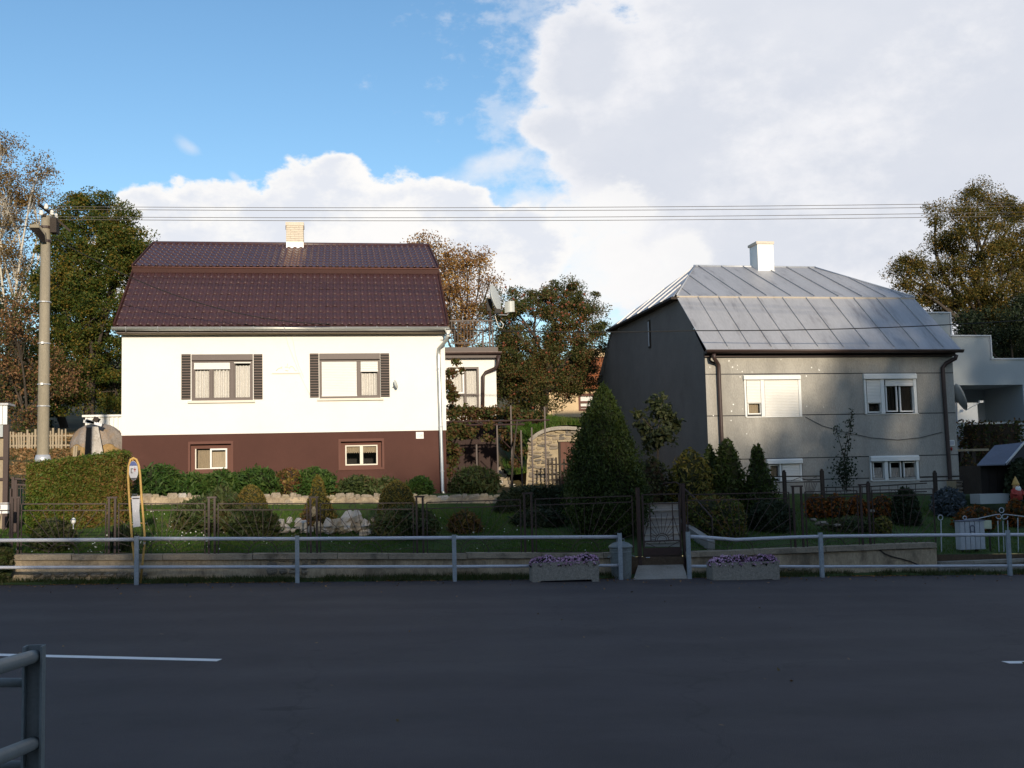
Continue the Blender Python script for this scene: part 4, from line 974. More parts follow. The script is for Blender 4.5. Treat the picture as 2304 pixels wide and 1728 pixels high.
MB().box(c0-.035, c1+.035, cw-.035, cw+dd+.035, zc1, zcap).build('chimney_cap', 'brick_cream', ch, X=F.X)
for u in (c0-.028, c1+.028): MB().box(u-.008, u+.008, cw-.03, cw+.1, zc1-.12, zc1-.001).build('cap_bracket', 'dark_brown', ch, X=F.X)
MB().box(c0-.015, c1+.015, cw-.03, cw+dd+.03, zfl-.3, zc0).build('flashing', 'galv', ch, X=F.X)

rusty_roof(M['roof_brown'], F.at((c0+c1)/2, 0, 0).x, (c1-c0)*.75, ZK+.05)
# ---- rear annex with roof terrace
A = Frame(3.0, 37.0, R(.3)); an = thing('house_annex', 'small white annex with brown eaves and roof terrace behind the white house', 'house', A.at(1.5, 0, 2))
au1 = A.uz(1117, 870)[0]; az1 = A.uz(1060, 806)[1]; azm = A.uz(1060, 950)[1]; AW = A.rect(1010, 826, 1078, 935)
wall_with_holes(A, -1, au1, azm, az1, [AW], .14).build('wall', 'white_render', an, X=A.X)
mb = MB(); mb.quad((au1, 0, azm), (au1, 5, azm), (au1, 5, az1), (au1, 0, az1)); mb.quad((-1, 0, azm), (-1, 0, az1), (-1, 5, az1), (-1, 5, azm)); mb.build('side_wall', 'white_render', an, X=A.X)
MB().box(-1, au1-.02, .04, 5, 1.4, azm-.004).build('lower_wall', 'shaded_brown', an, X=A.X)
zf0, zf1 = A.uz(1060, 805, -.2)[1], A.uz(1060, 793, -.2)[1]
MB().box(-1, au1+.12, -.25, 5, zf0, zf1).build('fascia', 'dark_brown', an, X=A.X)
half_gutter('gutter', A.at(-1, -.32, zf1-.01), A.at(au1+.15, -.32, zf1-.02), .07, 'brown_metal', an)
MB().tube([A.at(-1, -.395, zf1), A.at(au1+.15, -.395, zf1-.01)], .014, 6).build('gutter_bead', 'slat_pale', an)
MB().box(-1, au1+.05, -.2, 5, zf1+.004, A.uz(1060, 781, -.2)[1]).build('terrace_deck', 'dark_brown', an, X=A.X)
def pth(F_, lst): return [F_.at(F_.uz(x, y, w)[0], w, F_.uz(x, y, w)[1]) for x, y, w in lst]
MB().tube(pth(A, [(1121, 800, -.3), (1121, 815, -.3), (1116, 828, -.2), (1093, 838, -.1), (1087, 846, -.1), (1086, 940, -.1)]), .06, 10).build('downpipe', 'brown_metal', an, smooth=True)
u0, u1, z0, z1 = AW
m = MB(); frame_ring(m, u0, u1, z0, z1, .03, .1, .06); mu = A.uz(1047, 880)[0]; zt = A.uz(1045, 888)[1]
m.box(mu-.035, mu+.035, .03, .1, z0+.061, z1-.061); m.box(u0+.061, mu-.036, .03, .1, zt-.03, zt+.03); m.box(mu+.036, u1-.061, .03, .1, zt-.03, zt+.03)
wn = m.build('window', 'frame_brown', an, X=A.X, loc=A.at((u0+u1)/2, 0, (z0+z1)/2)); back_box(A, wn, u0, u1, z0, z1, .11)
m = MB(); frame_ring(m, u0+.062, mu-.037, zt+.031, z1-.062, -.02, .03, .055); m.build('casement', 'white_paint', wn, X=A.X)
pane(A, wn, u0+.06, mu-.04, z0+.06, z1-.06, .05); pane(A, wn, mu+.04, u1-.06, z0+.06, z1-.06, .05)
for p, q in ((u0+.07, mu-.05), (mu+.05, u1-.07)): curtain_mb(p, q, z0+.1, z1-.12, .14, 4, .02).build('curtain', 'curtain', wn, X=A.X, smooth=True)
# brown plank doors below, seen through the pergola
for a_, b_ in ((1048, 1073), (1078, 1112)):
    d0, d1, e0, e1 = A.rect(a_, 995, b_, 1095, 0); MB().box(d0, d1, .0, .035, e0, e1).build('door', 'shaded_brown', an, X=A.X)
# terrace railing
t = thing('terrace_railing', 'brown terrace railing with upright bars above the annex eaves', 'railing', A.at(2, 0, zf1+.2))
zr0 = A.uz(1060, 780, 0)[1]
for px in (1086, 1101, 1108): 
    u, z = A.uz(px, 733, 0); MB().box(u-.025, u+.025, -.025, .025, zr0, z if px != 1086 else z-.1).build('post', 'brown_metal', t, X=A.X)
ua, za_ = A.uz(1012, 722, 0); ub, zb_ = A.uz(1110, 730, 0)
MB().beam(A.at(ua, 0, za_), A.at(ub, 0, za_), .04).build('top_bar', 'brown_metal', t); MB().beam(A.at(ua, 0, zr0+.12), A.at(ub, 0, zr0+.12), .03).build('bottom_bar', 'brown_metal', t)
for i in range(14):
    u = ua+(ub-ua)*(i+.5)/14; MB().box(u-.009, u+.009, -.009, .009, zr0+.135, za_-.02).build('bar', 'brown_metal', t, X=A.X)
MB().tube(pth(A, [(1062, 780, .05), (1070, 762, .05), (1082, 748, .05), (1096, 740, .05), (1108, 738, .05)]), .02, 6).build('stair_rail', 'brown_metal', t)
# toroidal dish on the terrace corner post
t = thing('satellite_dish', 'big pale dish with curved second reflector on the terrace corner', 'dish', A.at(A.uz(1103, 735, 0)[0], 0, A.uz(1103, 735)[1]))
c = A.at(A.uz(1114, 671, 0)[0], -.1, A.uz(1114, 671, 0)[1]); rad = .46
dsh = MB(); dsh.lathe([(rad*k/7, -.30*rad*(1-(k/7)**2)) for k in range(8)]+[(rad*1.0, .014), (rad*.97, .016)], (0, 0, 0), 26)
X = Matrix.Translation(c) @ Vector((.88, -.42, .22)).to_track_quat('Z', 'Y').to_matrix().to_4x4(); dsh.build('reflector', 'dish', t, X=X, smooth=True)
m = MB(); m.grid(lambda a, b: A.at(A.uz(1132+a*21, 690, 0)[0], -.35-.12*math.sin(a*math.pi)-.1*a, A.uz(1140, 708-b*24, 0)[1]+.03*a), 8, 3); m.build('second_reflector', 'dish', t, smooth=True)
MB().tube(pth(A, [(1112, 702, 0), (1122, 708, -.2), (1140, 709, -.35), (1150, 700, -.4)]), .016, 6).build('feed_arm', 'galv', t)
MB().tube(pth(A, [(1103, 740, 0), (1103, 690, 0.05)]), .035, 8).build('mast', 'dark_brown', t); m = MB(); q = A.at(A.uz(1104, 685, 0)[0], .03, A.uz(1104, 685, 0)[1]); m.box(q.x-.12, q.x+.05, q.y-.04, q.y+.08, q.z-.22, q.z+.2); m.build('mount', 'black_wood', t)
q = A.at(A.uz(1120, 700, -.3)[0], -.3, A.uz(1120, 700, -.3)[1]); m = MB(); m.box(q.x-.1, q.x+.08, q.y-.06, q.y+.06, q.z-.07, q.z+.07); m.build('receiver', 'black_wood', t)
MB().tube(pth(A, [(1113, 708, -.1), (1118, 725, -.1), (1122, 735, -.1), (1130, 738, -.1), (1133, 730, -.1), (1126, 722, -.1)]), .012, 5).build('cable_loop', 'cream', t)
# ================================================================== the grey house with the sheet metal mansard roof
H = Frame(10.66, 32.0, R(2.3))
gh = thing('grey_house', 'grey rendered house with sheet metal mansard roof and white roller shutters', 'house', H.at(4, 0, 1.5))
HL = H.uz(2150, 930)[0]; HB = 1.0
zg1, zg2, zg3, zg4 = H.uz(1870, 840.5)[1], H.uz(1870, 932.5)[1], H.uz(1870, 1029)[1], H.uz(1870, 1078)[1]
zE = H.uz(1870, 786, -.35)[1]; zS = H.uz(1870, 797)[1]
wb, zb_ = H.wz(1523, 667, -.05); wb2, zb2_ = H.wz(1377, 749, -.05)
zbk = (zb_+zb2_)/2; zbk = zb_; HD = wb2+wb
gv = .028
def hr(x0, y0, x1, y1): return H.rect(x0, y0, x1, y1)
O1 = hr(1676, 842, 1803, 938); O2 = hr(1946, 838, 2064, 931); O3 = hr(1727, 1031, 1806, 1083); O4 = hr(1960, 1025, 2069, 1081)
def band(z0, z1, ops):
    hs = [(a, b, z0, z1) for a, b, _, _ in ops]
    wall_with_holes(H, 0, HL, z0, z1, hs, .16).build('wall', 'grey_render', gh, X=H.X)
band(zg1+gv/2, zE-.02, []); band(zg2+gv/2, zg1-gv/2, [O1, O2]); band(zg3+gv/2, zg2-gv/2, []); band(zg4+gv/2, zg3-gv/2, [O3, O4]); band(HB, zg4-gv/2, [])
mb = MB()
for z in (zg1, zg2, zg3, zg4):
    segs = [(0, HL)]
    for a, b in segs:
        mb.quad((a, .035, z-gv/2), (b, .035, z-gv/2), (b, .035, z+gv/2), (a, .035, z+gv/2)); mb.quad((a, 0, z+gv/2), (b, 0, z+gv/2), (b, .035, z+gv/2), (a, .035, z+gv/2)); mb.quad((a, 0, z-gv/2), (a, .035, z-gv/2), (b, .035, z-gv/2), (b, 0, z-gv/2))
mb.build('render_groove', 'ink', gh, X=H.X, kind='stuff')
# gable walls follow the mansard outline
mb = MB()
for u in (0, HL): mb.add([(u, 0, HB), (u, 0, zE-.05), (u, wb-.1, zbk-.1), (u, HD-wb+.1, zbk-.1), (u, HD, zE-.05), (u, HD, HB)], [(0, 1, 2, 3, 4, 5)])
mb.quad((0, HD, HB), (0, HD, zE), (HL, HD, zE), (HL, HD, HB)); mb.build('gable_wall', 'shaded_gable_render', gh, X=H.X)
# light white splashes of paint on the render
mb = MB()
for px, py in [(1640, 812), (1648, 826), (1659, 822), (1659, 831), (1670, 836), (1665, 848), (1692, 837), (1757, 809), (1826, 827), (1842, 831), (1843, 833), (1650, 910), (1646, 925), (1671, 920), (1645, 946), (1680, 976), (1597, 826), (1605, 935), (1815, 914), (1853, 916), (1814, 846), (1700, 803)]:
    u, z = H.uz(px, py); r = random.uniform(.012, .028); mb.add([(u+r*math.cos(t)*random.uniform(.7, 1.2), -.004, z+r*math.sin(t)) for t in [k*1.0472 for k in range(6)]], [(5, 4, 3, 2, 1, 0)])
mb.build('paint_splash', 'white_paint', gh, X=H.X, kind='stuff')
# roof
wr = HD/2; ur0, zr_ = H.uz(1563.7, 599, wr); ur1, zr2 = H.uz(1832, 602, wr); zr = (zr_+zr2)/2
ue0, ue1 = -.07, H.uz(2162, 783, -.35)[0]
EW = -.36
def sheetpiece(parent, a, b, c, d, th=.02, name='roof_sheet', mt='zinc'):
    a, b, c, d = map(Vector, (a, b, c, d)); n = (b-a).cross(d-a).normalized()*th
    mb = MB(); mb.add([a-n, b-n, c-n, d-n, a, b, c, d], [(3, 2, 1, 0), (4, 5, 6, 7), (0, 1, 5, 4), (1, 2, 6, 5), (2, 3, 7, 6), (3, 0, 4, 7)]); return mb.build(name, mt, parent, X=H.X)
def seam(parent, p, q, n): 
    mb = MB(); mb.beam(Vector(p)+Vector(n)*.02, Vector(q)+Vector(n)*.02, .022, .045, up=n); return mb.build('seam', 'zinc', parent, X=H.X)
# lower front slope
mb = MB(); mb.quad((0, EW+.02, zE-.04), (HL, EW+.02, zE-.04), (HL, wb, zbk-.05), (0, wb, zbk-.05)); lo = mb.build('lower_roof', 'wood_dark', gh, X=H.X)
us = [ue0]+[H.uz(px, 667, wb)[0] for px in (1569, 1616, 1661, 1703, 1759, 1812, 1866, 1919, 1970.5, 2022)]+[ue1]
nlow = Vector((0, -(zbk-zE), wb-EW)).normalized()
for a, b in zip(us, us[1:]): sheetpiece(lo, (a+.004, EW, zE), (b-.004, EW, zE), (b-.004, wb, zbk), (a+.004, wb, zbk))
for u in us[1:-1]: seam(lo, (u, EW+.1, zE+.1*(zbk-zE)/(wb-EW)), (u, wb, zbk), nlow)
MB().box(ue0, ue1, wb-.05, wb+.02, zbk-.035, zbk+.012).build('break_flashing', 'flashing_tan', gh, X=H.X)
# upper front slope between the hips
mb = MB(); mb.quad((ur0, wb, zbk-.03), (ur1, wb, zbk-.03), (ur1, wr, zr-.05), (ur0, wr, zr-.05)); up = mb.build('upper_roof', 'wood_dark', gh, X=H.X)
nup = Vector((0, -(zr-zbk), wr-wb)).normalized()
def top_of(u):           # how far up the slope a seam at u runs before it meets a hip
    if u < ur0: return max(0, (u-ue0)/(ur0-ue0))
    if u > ur1: return max(0, (ue1-u)/(ue1-ur1))
    return 1.0
W0 = wb-.06; Zu = zbk+.022
us2 = sorted(set([ue0]+[H.uz(px, 664, wb)[0] for px in (1553, 1612, 1668, 1724, 1778, 1831, 1885, 1938, 1991, 2033)]+[ue1, ur0, ur1]))
def upt(u, f): return (u, W0+(wr-W0)*f, Zu+(zr-Zu)*f)
for a, b in zip(us2, us2[1:]): 
    fa, fb = top_of(a), top_of(b)
    sheetpiece(up, upt(a+.003, 0), upt(b-.003, 0), upt(b-.003, max(fb, .004)), upt(a+.003, max(fa, .004)))
for u in us2[1:-1]:
    if abs(u-ur0) > 1e-6 and abs(u-ur1) > 1e-6: seam(up, upt(u, 0), upt(u, top_of(u)), nup)
# left hip (four sheets) and right hip
for side, ue, ur in ((0, ue0-.12, ur0), (1, ue1, ur1)):
    mb = MB(); mb.add([(ue*.97+ur*.03, wb+.2, Zu-.06), (ue*.97+ur*.03, HD-wb-.2, Zu-.06), (ur, wr, zr-.08)], [(0, 1, 2)]); hp_ = mb.build('hip_roof', 'wood_dark', gh, X=H.X)
    n = 6; ridge = Vector((ur, wr, zr))
    for i in range(n):
        a = Vector((ue, W0+(HD-2*W0)*i/n, Zu-.02)); b = Vector((ue, W0+(HD-2*W0)*(i+1)/n, Zu-.02))
        def lim(p):
            f = 1-abs(p.y-wr)/(wr-W0); return p+(Vector((ur, p.y, zr))-p)*max(f, .01)
        c, d = lim(b), lim(a)
        (sheetpiece(hp_, b, a, d, c, mt='zinc') if side == 0 else sheetpiece(hp_, a, b, c, d))
        nn = Vector((-(zr-Zu), 0, abs(ur-ue))) if side == 0 else Vector((zr-Zu, 0, abs(ur-ue))); nn.normalize()
        if i: seam(hp_, a, d, nn)
mb = MB(); mb.quad((ue0, HD-W0, Zu), upt(ur0, 1), upt(ur1, 1), (ue1, HD-W0, Zu)); mb.quad((ue0, HD-wb, zbk), (ue1, HD-wb, zbk), (ue1, HD-EW, zE), (ue0, HD-EW, zE)); mb.build('rear_roof', 'zinc', gh, X=H.X)
MB().tube([H.at(*upt(ur0-.05, 1.0))+Vector((0, 0, .015)), H.at(*upt(ur1+.05, 1.0))+Vector((0, 0, .015))], .035, 8).build('ridge_cap', 'galv', gh, smooth=True)
for (p, q) in ((upt(ue0, 0), (ur0, wr, zr)), (upt(ue1, 0), (ur1, wr, zr))): MB().tube([H.at(*p)+Vector((0, 0, .02)), H.at(*q)+Vector((0, 0, .02))], .028, 6).build('hip_cap', 'galv', gh, smooth=True)
# boxed eave under the left hip, gutter and soffit at the front
mb = MB(); mb.box(ue0-.2, .0, W0, HD-W0, Zu-.12, Zu-.045); mb.build('hip_eave', 'wood_dark', gh, X=H.X)
MB().box(ue0+.02, ue1-.05, EW+.06, .0, zE-.10, zE-.035).build('soffit', 'dark_brown', gh, X=H.X)
MB().box(ue0+.02, ue1-.05, -.12, -.001, zE-.19, zE-.101).build('eave_board', 'dark_brown', gh, X=H.X)
g2 = half_gutter('gutter', H.at(ue0-.02, EW-.02, zE-.02), H.at(ue1+.04, EW-.02, zE-.03), .085, 'brown_metal', gh)
MB().tube([H.at(ue0-.02, EW-.105, zE-.018), H.at(ue1+.04, EW-.105, zE-.028)], .012, 6).build('gutter_bead', 'frame_brown', g2)
MB().tube(pth(H, [(1606, 796, -.38), (1607, 806, -.36), (1613, 815, -.14), (1617, 822, -.1), (1618, 850, -.1), (1625, 1010, -.1), (1628, 1090, -.1)]), .06, 10).build('downpipe', 'brown_metal', gh, smooth=True)
MB().tube(pth(H, [(1597, 801, -.1), (1597, 811, -.1), (1604, 816, -.1), (1614, 818, -.1)]), .035, 8).build('branch_pipe', 'brown_metal', gh, smooth=True)
MB().tube(pth(H, [(2152, 798, -.38), (2150, 806, -.34), (2128, 818, -.12), (2121, 828, -.1), (2123, 860, -.1), (2138, 1080, -.1), (2139, 1100, -.1)]), .065, 10).build('downpipe', 'brown_metal', gh, smooth=True)
# narrow vent in the gable
wv, zv = H.wz(1461, 750, 0); MB().box(-.04, .0-.002, wv-.17, wv+.05, zv-.52, zv+.45).build('vent_frame', 'wood_dark', gh, X=H.X); MB().box(-.05, -.041, wv-.10, wv+.0, zv-.46, zv+.40).build('vent_pane', 'galv', gh, X=H.X)
# windows
def shutter_box(w, x0, y0, x1, y1):
    a, b, c, d = H.rect(x0, y0, x1, y1, -.1); mb = MB()
    mb.add([(a, .02, c), (b, .02, c), (b, .02, d), (a, .02, d), (a, -.10, c), (b, -.10, c), (b, -.10, d-.045), (a, -.10, d-.045), (a, -.06, d), (b, -.06, d)],
           [(4, 5, 6, 7), (7, 6, 9, 8), (8, 9, 2, 3), (0, 1, 5, 4), (0, 4, 7, 8, 3), (1, 2, 9, 6, 5)]); mb.build('shutter_box', 'white_paint', w, X=H.X)
def hwindow(O, box, rails, blinds, panes, sash, tilt=0, lace=False):
    u0, u1, z0, z1 = O; zt = H.rect(*box, -.1)[2]
    w = MB(); 
    for (x0, x1) in rails:
        a, b = H.uz(x0, (box[1]+60), -.04)[0], H.uz(x1, box[1]+60, -.04)[0]; w.box(a, b, -.045, .1, z0+.01, zt-.003)
    w.box(u0+.005, u1-.005, -.03, .11, z0-.012, z0+.009)
    wo = w.build('window', 'white_paint', gh, X=H.X, loc=H.at((u0+u1)/2, 0, (z0+z1)/2)); shutter_box(wo, *box); back_box(H, wo, u0, u1, z0, z1, .15)
    mb = MB(); mb.box(u0, u1, .06, .12, zt-.003, z1-.002); mb.build('head', 'white_paint', wo, X=H.X)
    for q in blinds:
        a, b, c, d = H.rect(*q, .0); slat_blind(H, wo, a, b, c, zt+.02, -.005)
    for q in sash:
        a, b, c, d = H.rect(*q, .05); f = MB(); frame_ring(f, a-.035, b+.035, c-.035, d+.035, .03, .09, .036); f.build('sash', 'white_paint', wo, X=H.X)
        pane(H, wo, a, b, c, d, .06)
        if lace: curtain_mb(a, b, c, c+(d-c)*.66, .12, 4, .012).build('curtain', 'curtain', wo, X=H.X, smooth=True)
        else: curtain_mb(a+.02, b-.02, c, d-.02, .145, 3, .01).build('curtain', 'wood_grey' if tilt else 'dark_room', wo, X=H.X, smooth=True)
    return wo
hwindow(O1, (1674, 843, 1802, 853.5), [(1676, 1680), (1713, 1721), (1798, 1803.5)], [(1680, 855, 1713, 904), (1721, 855, 1798, 935)], [], [(1684, 908, 1710, 930)], tilt=1)
hwindow(O2, (1944, 840, 2063, 852), [(1946, 1950), (1983, 1991), (2057, 2063.5)], [(1950, 854, 1983, 904), (1991, 854, 2057, 866)], [], [(1954, 908, 1980, 926), (1995, 869, 2016, 924), (2026, 869, 2053, 924)])
hwindow(O3, (1727, 1032, 1806.6, 1043), [(1727, 1730), (1756, 1760), (1802, 1806)], [(1760, 1045, 1802, 1078)], [], [(1733, 1048, 1752, 1074)], tilt=1)
hwindow(O4, (1960, 1025, 2069, 1037), [(1960, 1963), (1992, 2000), (2064, 2069)], [], [], [(1966, 1041, 1988, 1074), (2004, 1041, 2025, 1074), (2035, 1041, 2060, 1074)], lace=True)
# house number plate and a small red lamp below it
a, b, c, d = H.rect(2135.5, 990, 2148, 1003, -.02); pl2 = MB().box(a, b, -.022, -.002, c, d).build('number_plate', 'white_paint', gh, X=H.X)
MB().box(a+.025, b-.025, -.026, -.0225, c+.03, d-.03).build('number_panel', 'sign_shade_white', pl2, X=H.X)
u, z = H.uz(2140.5, 1010, -.03); MB().blob(H.at(u, -.04, z), (.035, .035, .06), 8, 6, 0).build('bell', 'hat_red', gh, smooth=True)
# chimney, white with a flat cap
cw2 = wr-.55; c0, c1 = H.uz(1705, 580, cw2)[0], H.uz(1741, 580, cw2)[0]; zt_, zb2 = H.uz(1720, 549, cw2)[1], H.uz(1725, 617, cw2)[1]; dl = (c1-c0)*1.15
ch = MB().box(c0, c1, cw2, cw2+dl, zb2-.5, zt_).build('chimney', 'white_paint', gh, X=H.X)
MB().box(c0-.05, c1+.02, cw2-.04, cw2+dl+.04, zt_+.001, H.uz(1720, 543.5, cw2)[1]).build('chimney_cap', 'brick_cream', ch, X=H.X)
MB().box(c0-.025, c1+.025, cw2-.025, cw2+dl, zb2-.3, zb2+.13).build('flashing', 'galv', ch, X=H.X)
# cable drooping across the wall
MB().tube(pth(H, [(1812, 938, -.03), (1850, 958, -.03), (1900, 972, -.03), (1960, 985, -.03), (2020, 990, -.03), (2070, 985, -.03), (2120, 972, -.03)]), .008, 5).build('wall_cable', 'cable', gh)

# ================================================================== pale house with stepped parapet, right edge
N_ = Frame(20.5, 38.0, R(2.3)); nb_ = thing('parapet_house', 'pale house with stepped parapet and deep balcony at the right edge', 'house', N_.at(4, 0, 1.5))
def nu(px): return N_.uz(px, 850)[0]
def nzv(px, py): return N_.uz(px, py)[1]
lx0, lx1 = nu(2120), nu(2300); lz1, lz0 = nzv(2220, 866), nzv(2220, 950)
ux = [nu(2060), nu(2144.5), nu(2232), nu(2304)+4.5]; tops = [nzv(2110, 705), nzv(2190, 757), nzv(2270, 809)]
for i in range(3):
    hs = [(max(lx0, ux[i]), min(lx1, ux[i+1]), lz0, lz1)] if min(lx1, ux[i+1]) > max(lx0, ux[i])+.01 else []
    w = MB(); zt = tops[i]
    a, b = ux[i], ux[i+1]
    for (p, q, r, s) in ([(a, b, lz1, zt)] + [(max(a, lx1), b, .6, lz1)]*(1 if b > lx1+.01 else 0) + [(a, min(b, lx0), .6, lz1)]*(1 if a < lx0-.01 else 0) + [(max(a, lx0), min(b, lx1), .6, lz0)]*(1 if hs else 0)):
        w.box(p, q, 0, .3, r, s)
    w.build('wall', 'pale_render', nb_, X=N_.X); MB().box(a-.04 if i else a, b+.04, -.05, .35, zt+.001, zt+.05).build('parapet_cap', 'galv', nb_, X=N_.X)
    if i < 2: MB().box(b-.001, b+.045, -.05, .35, tops[i+1]+.052, zt).build('parapet_cap', 'galv', nb_, X=N_.X)
mb = MB(); mb.quad((lx0, 2.4, lz0), (lx1, 2.4, lz0), (lx1, 2.4, lz1), (lx0, 2.4, lz1)); mb.quad((lx1, .3, lz0), (lx1, .3, lz1), (lx1, 2.4, lz1), (lx1, 2.4, lz0)); mb.quad((lx0, .3, lz0), (lx0, 2.4, lz0), (lx0, 2.4, lz1), (lx0, .3, lz1)); mb.quad((lx0, .3, lz1), (lx0, 2.4, lz1), (lx1, 2.4, lz1), (lx1, .3, lz1)); mb.quad((lx0, .3, lz0), (lx1, .3, lz0), (lx1, 2.4, lz0), (lx0, 2.4, lz0))
mb.build('balcony_recess', 'pale_render', nb_, X=N_.X)
MB().box(lx0, lx0+1.0, 2.34, 2.395, lz0, lz1-.5).build('balcony_door', 'wood_dark', nb_, X=N_.X); MB().box(nu(2157), nu(2207), .32, .4, lz0, nzv(2180, 905)).build('balcony_panel', 'white_paint', nb_, X=N_.X)
mb = MB(); mb.box(ux[0], ux[3], 3, 9, .6, tops[2]-.2); mb.build('rear_block', 'pale_render', nb_, X=N_.X)
# balcony dish with feed arm
t = thing('satellite_dish', 'dark backed satellite dish with long feed arm on the right balcony', 'dish', N_.at(nu(2155), -.4, nzv(2155, 930)))
def pn(lst): return pth(N_, lst)
q = N_.uz(2160, 893, -.3); c = N_.at(q[0], -.35, q[1]); dsh = MB(); rad = .52; dsh.lathe([(rad*k/7, -.28*rad*(1-(k/7)**2)) for k in range(8)]+[(rad*.98, .012)], (0, 0, 0), 24)
X = Matrix.Translation(c) @ Vector((.93, -.25, .3)).to_track_quat('Z', 'Y').to_matrix().to_4x4(); dsh.build('reflector', 'dish', t, X=X, smooth=True)
MB().tube(pn([(2172, 924, -.5), (2204, 906, -.8)]), .016, 6).build('feed_arm', 'white_paint', t); q = pn([(2207, 904, -.8)])[0]; m = MB(); m.box(q.x-.07, q.x+.07, q.y-.05, q.y+.05, q.z-.04, q.z+.04); m.build('receiver', 'white_paint', t)
MB().tube(pn([(2165, 944, -.1), (2150, 950, -.1)]), .03, 8).build('mount', 'black_wood', t); MB().tube(pn([(2152, 905, -.3), (2153, 950, -.3)]), .03, 8).build('mast', 'galv', t)
q = pn([(2222, 898, .2)])[0]

# ---- things in the right garden
def bx(name, label, cat, x0, y0, x1, y1, Y, d, mt, part='body', group=None, kind=None):
    a, b = P(x0, y1, Y), P(x1, y0, Y); t = thing(name, label, cat, ((a.x+b.x)/2, Y, a.z), group); MB().box(a.x, b.x, Y, Y+d, a.z, b.z).build(part, mt, t); return t, a, b
# garden hut with a dark slate coloured saddle roof
Y = 29.0; t = thing('garden_hut', 'dark garden hut with grey saddle roof at the right edge', 'garden hut', P(2255, 1112, Y))
a, b = P(2209, 1112, Y), P(2330, 1045, Y); MB().box(a.x, b.x, Y, Y+1.1, a.z, b.z).build('wall', 'wood_dark', t)
for i in range(7):
    x = a.x+(b.x-a.x)*i/7; MB().box(x+.006, x+(b.x-a.x)/7-.006, Y-.02, Y-.001, a.z, b.z-.02).build('plank', 'black_wood', t)
e0, e1 = P(2198, 1046, Y-.25), P(2262, 1044, Y-.35); r0, r1 = P(2238, 1002, Y+.45), P(2304, 995, Y+.35)
mb = MB(); n = Vector((0, 0, .03)); mb.add([e0-n, e1-n, r1-n, r0-n, e0, e1, r1, r0], [(3, 2, 1, 0), (4, 5, 6, 7), (0, 1, 5, 4), (1, 2, 6, 5), (2, 3, 7, 6), (3, 0, 4, 7)]); mb.build('roof', 'slate', t)
MB().beam(e1+Vector((.02, 0, 0)), r1+Vector((.02, 0, 0)), .03, .07).build('barge_board', 'galv', t)
e2 = P(2345, 1046, Y-.1); mb = MB(); mb.add([e1-n*1.2, e2-n, r1+Vector((.1, .3, -.04)), r1-n*1.5, e1, e2, r1+Vector((.1, .3, -.01)), r1], [(3, 2, 1, 0), (4, 5, 6, 7), (0, 1, 5, 4), (1, 2, 6, 5), (2, 3, 7, 6), (3, 0, 4, 7)]); mb.build('gable_board', 'black_wood', t)
bx('hut_base', 'low grey concrete base under the dark garden hut', 'base', 2206, 1110, 2276, 1134, 28.6, .5, 'pale_render')
t, a, b = bx('stone_block_wall', 'short stacked stone wall at the grey house corner', 'stone wall', 2152, 1078, 2208, 1112, 30, .5, 'stone_mortar', 'core')
for r in range(4):
    x = a.x
    while x < b.x-.05:
        w = random.uniform(.18, .34); h = (b.z-a.z)/4; put_stone(t, (min(x+w/2, b.x-.08), 30, a.z+h*(r+.5)), w*.95, .16, h*.95, random.choice(['stone_a', 'stone_b'])); x += w
t, a, b = bx('balcony_beam', 'grey beam on dark posts below the balcony greenery', 'beam', 2135, 1009, 2225, 1016, 34, .2, 'stone_mortar', 'beam')
for px in (2141, 2165, 2192):
    p = P(px, 1016, 34); q = P(px, 1100, 34); MB().box(p.x-.06, p.x+.06, 34.02, 34.14, q.z, p.z).build('post', 'wood_dark', t)
# garden gnome figure
Y = 27.6; c = P(2288, 1128, Y); t = thing('garden_gnome', 'white bearded garden gnome in red with yellow cap near the hut', 'gnome', c)
k = (P(2288, 1078, Y).z-c.z)
MB().lathe([(.10, 0), (.15, .06*k/.6), (.16, .18), (.12, .30), (.07, .36)], c, 14).build('coat', 'hat_red', t, smooth=True)
MB().blob(c+Vector((0, 0, .40)), (.085, .085, .095), 12, 8, 0).build('head', 'skin', t, smooth=True)
mb = MB(); mb.blob(c+Vector((.01, -.075, .32)), (.085, .05, .10), 10, 7, .05); mb.build('beard', 'white_paint', t, smooth=True)
MB().lathe([(.095, .43), (.10, .45), (.06, .55), (.02, .64), (.002, .67)], c+Vector((-.0, .01, 0)), 14).build('cap', 'yellow', t, smooth=True)
MB().blob(c+Vector((.0, -.095, .405)), (.02, .022, .02), 8, 5, 0).build('nose', 'skin', t, smooth=True)
for s in (-1, 1):
    MB().blob(c+Vector((.035*s, -.075, .43)), (.010, .008, .012), 6, 4, 0).build('eye', 'ink', t); MB().tube([c+Vector((.12*s, -.02, .30)), c+Vector((.16*s, -.08, .2)), c+Vector((.07*s, -.15, .18))], [.045, .04, .03], 8).build('arm', 'hat_red', t, smooth=True); MB().blob(c+Vector((.07*s, -.06, .02)), (.06, .10, .04), 8, 5, 0).build('boot', 'wood_dark', t, smooth=True)
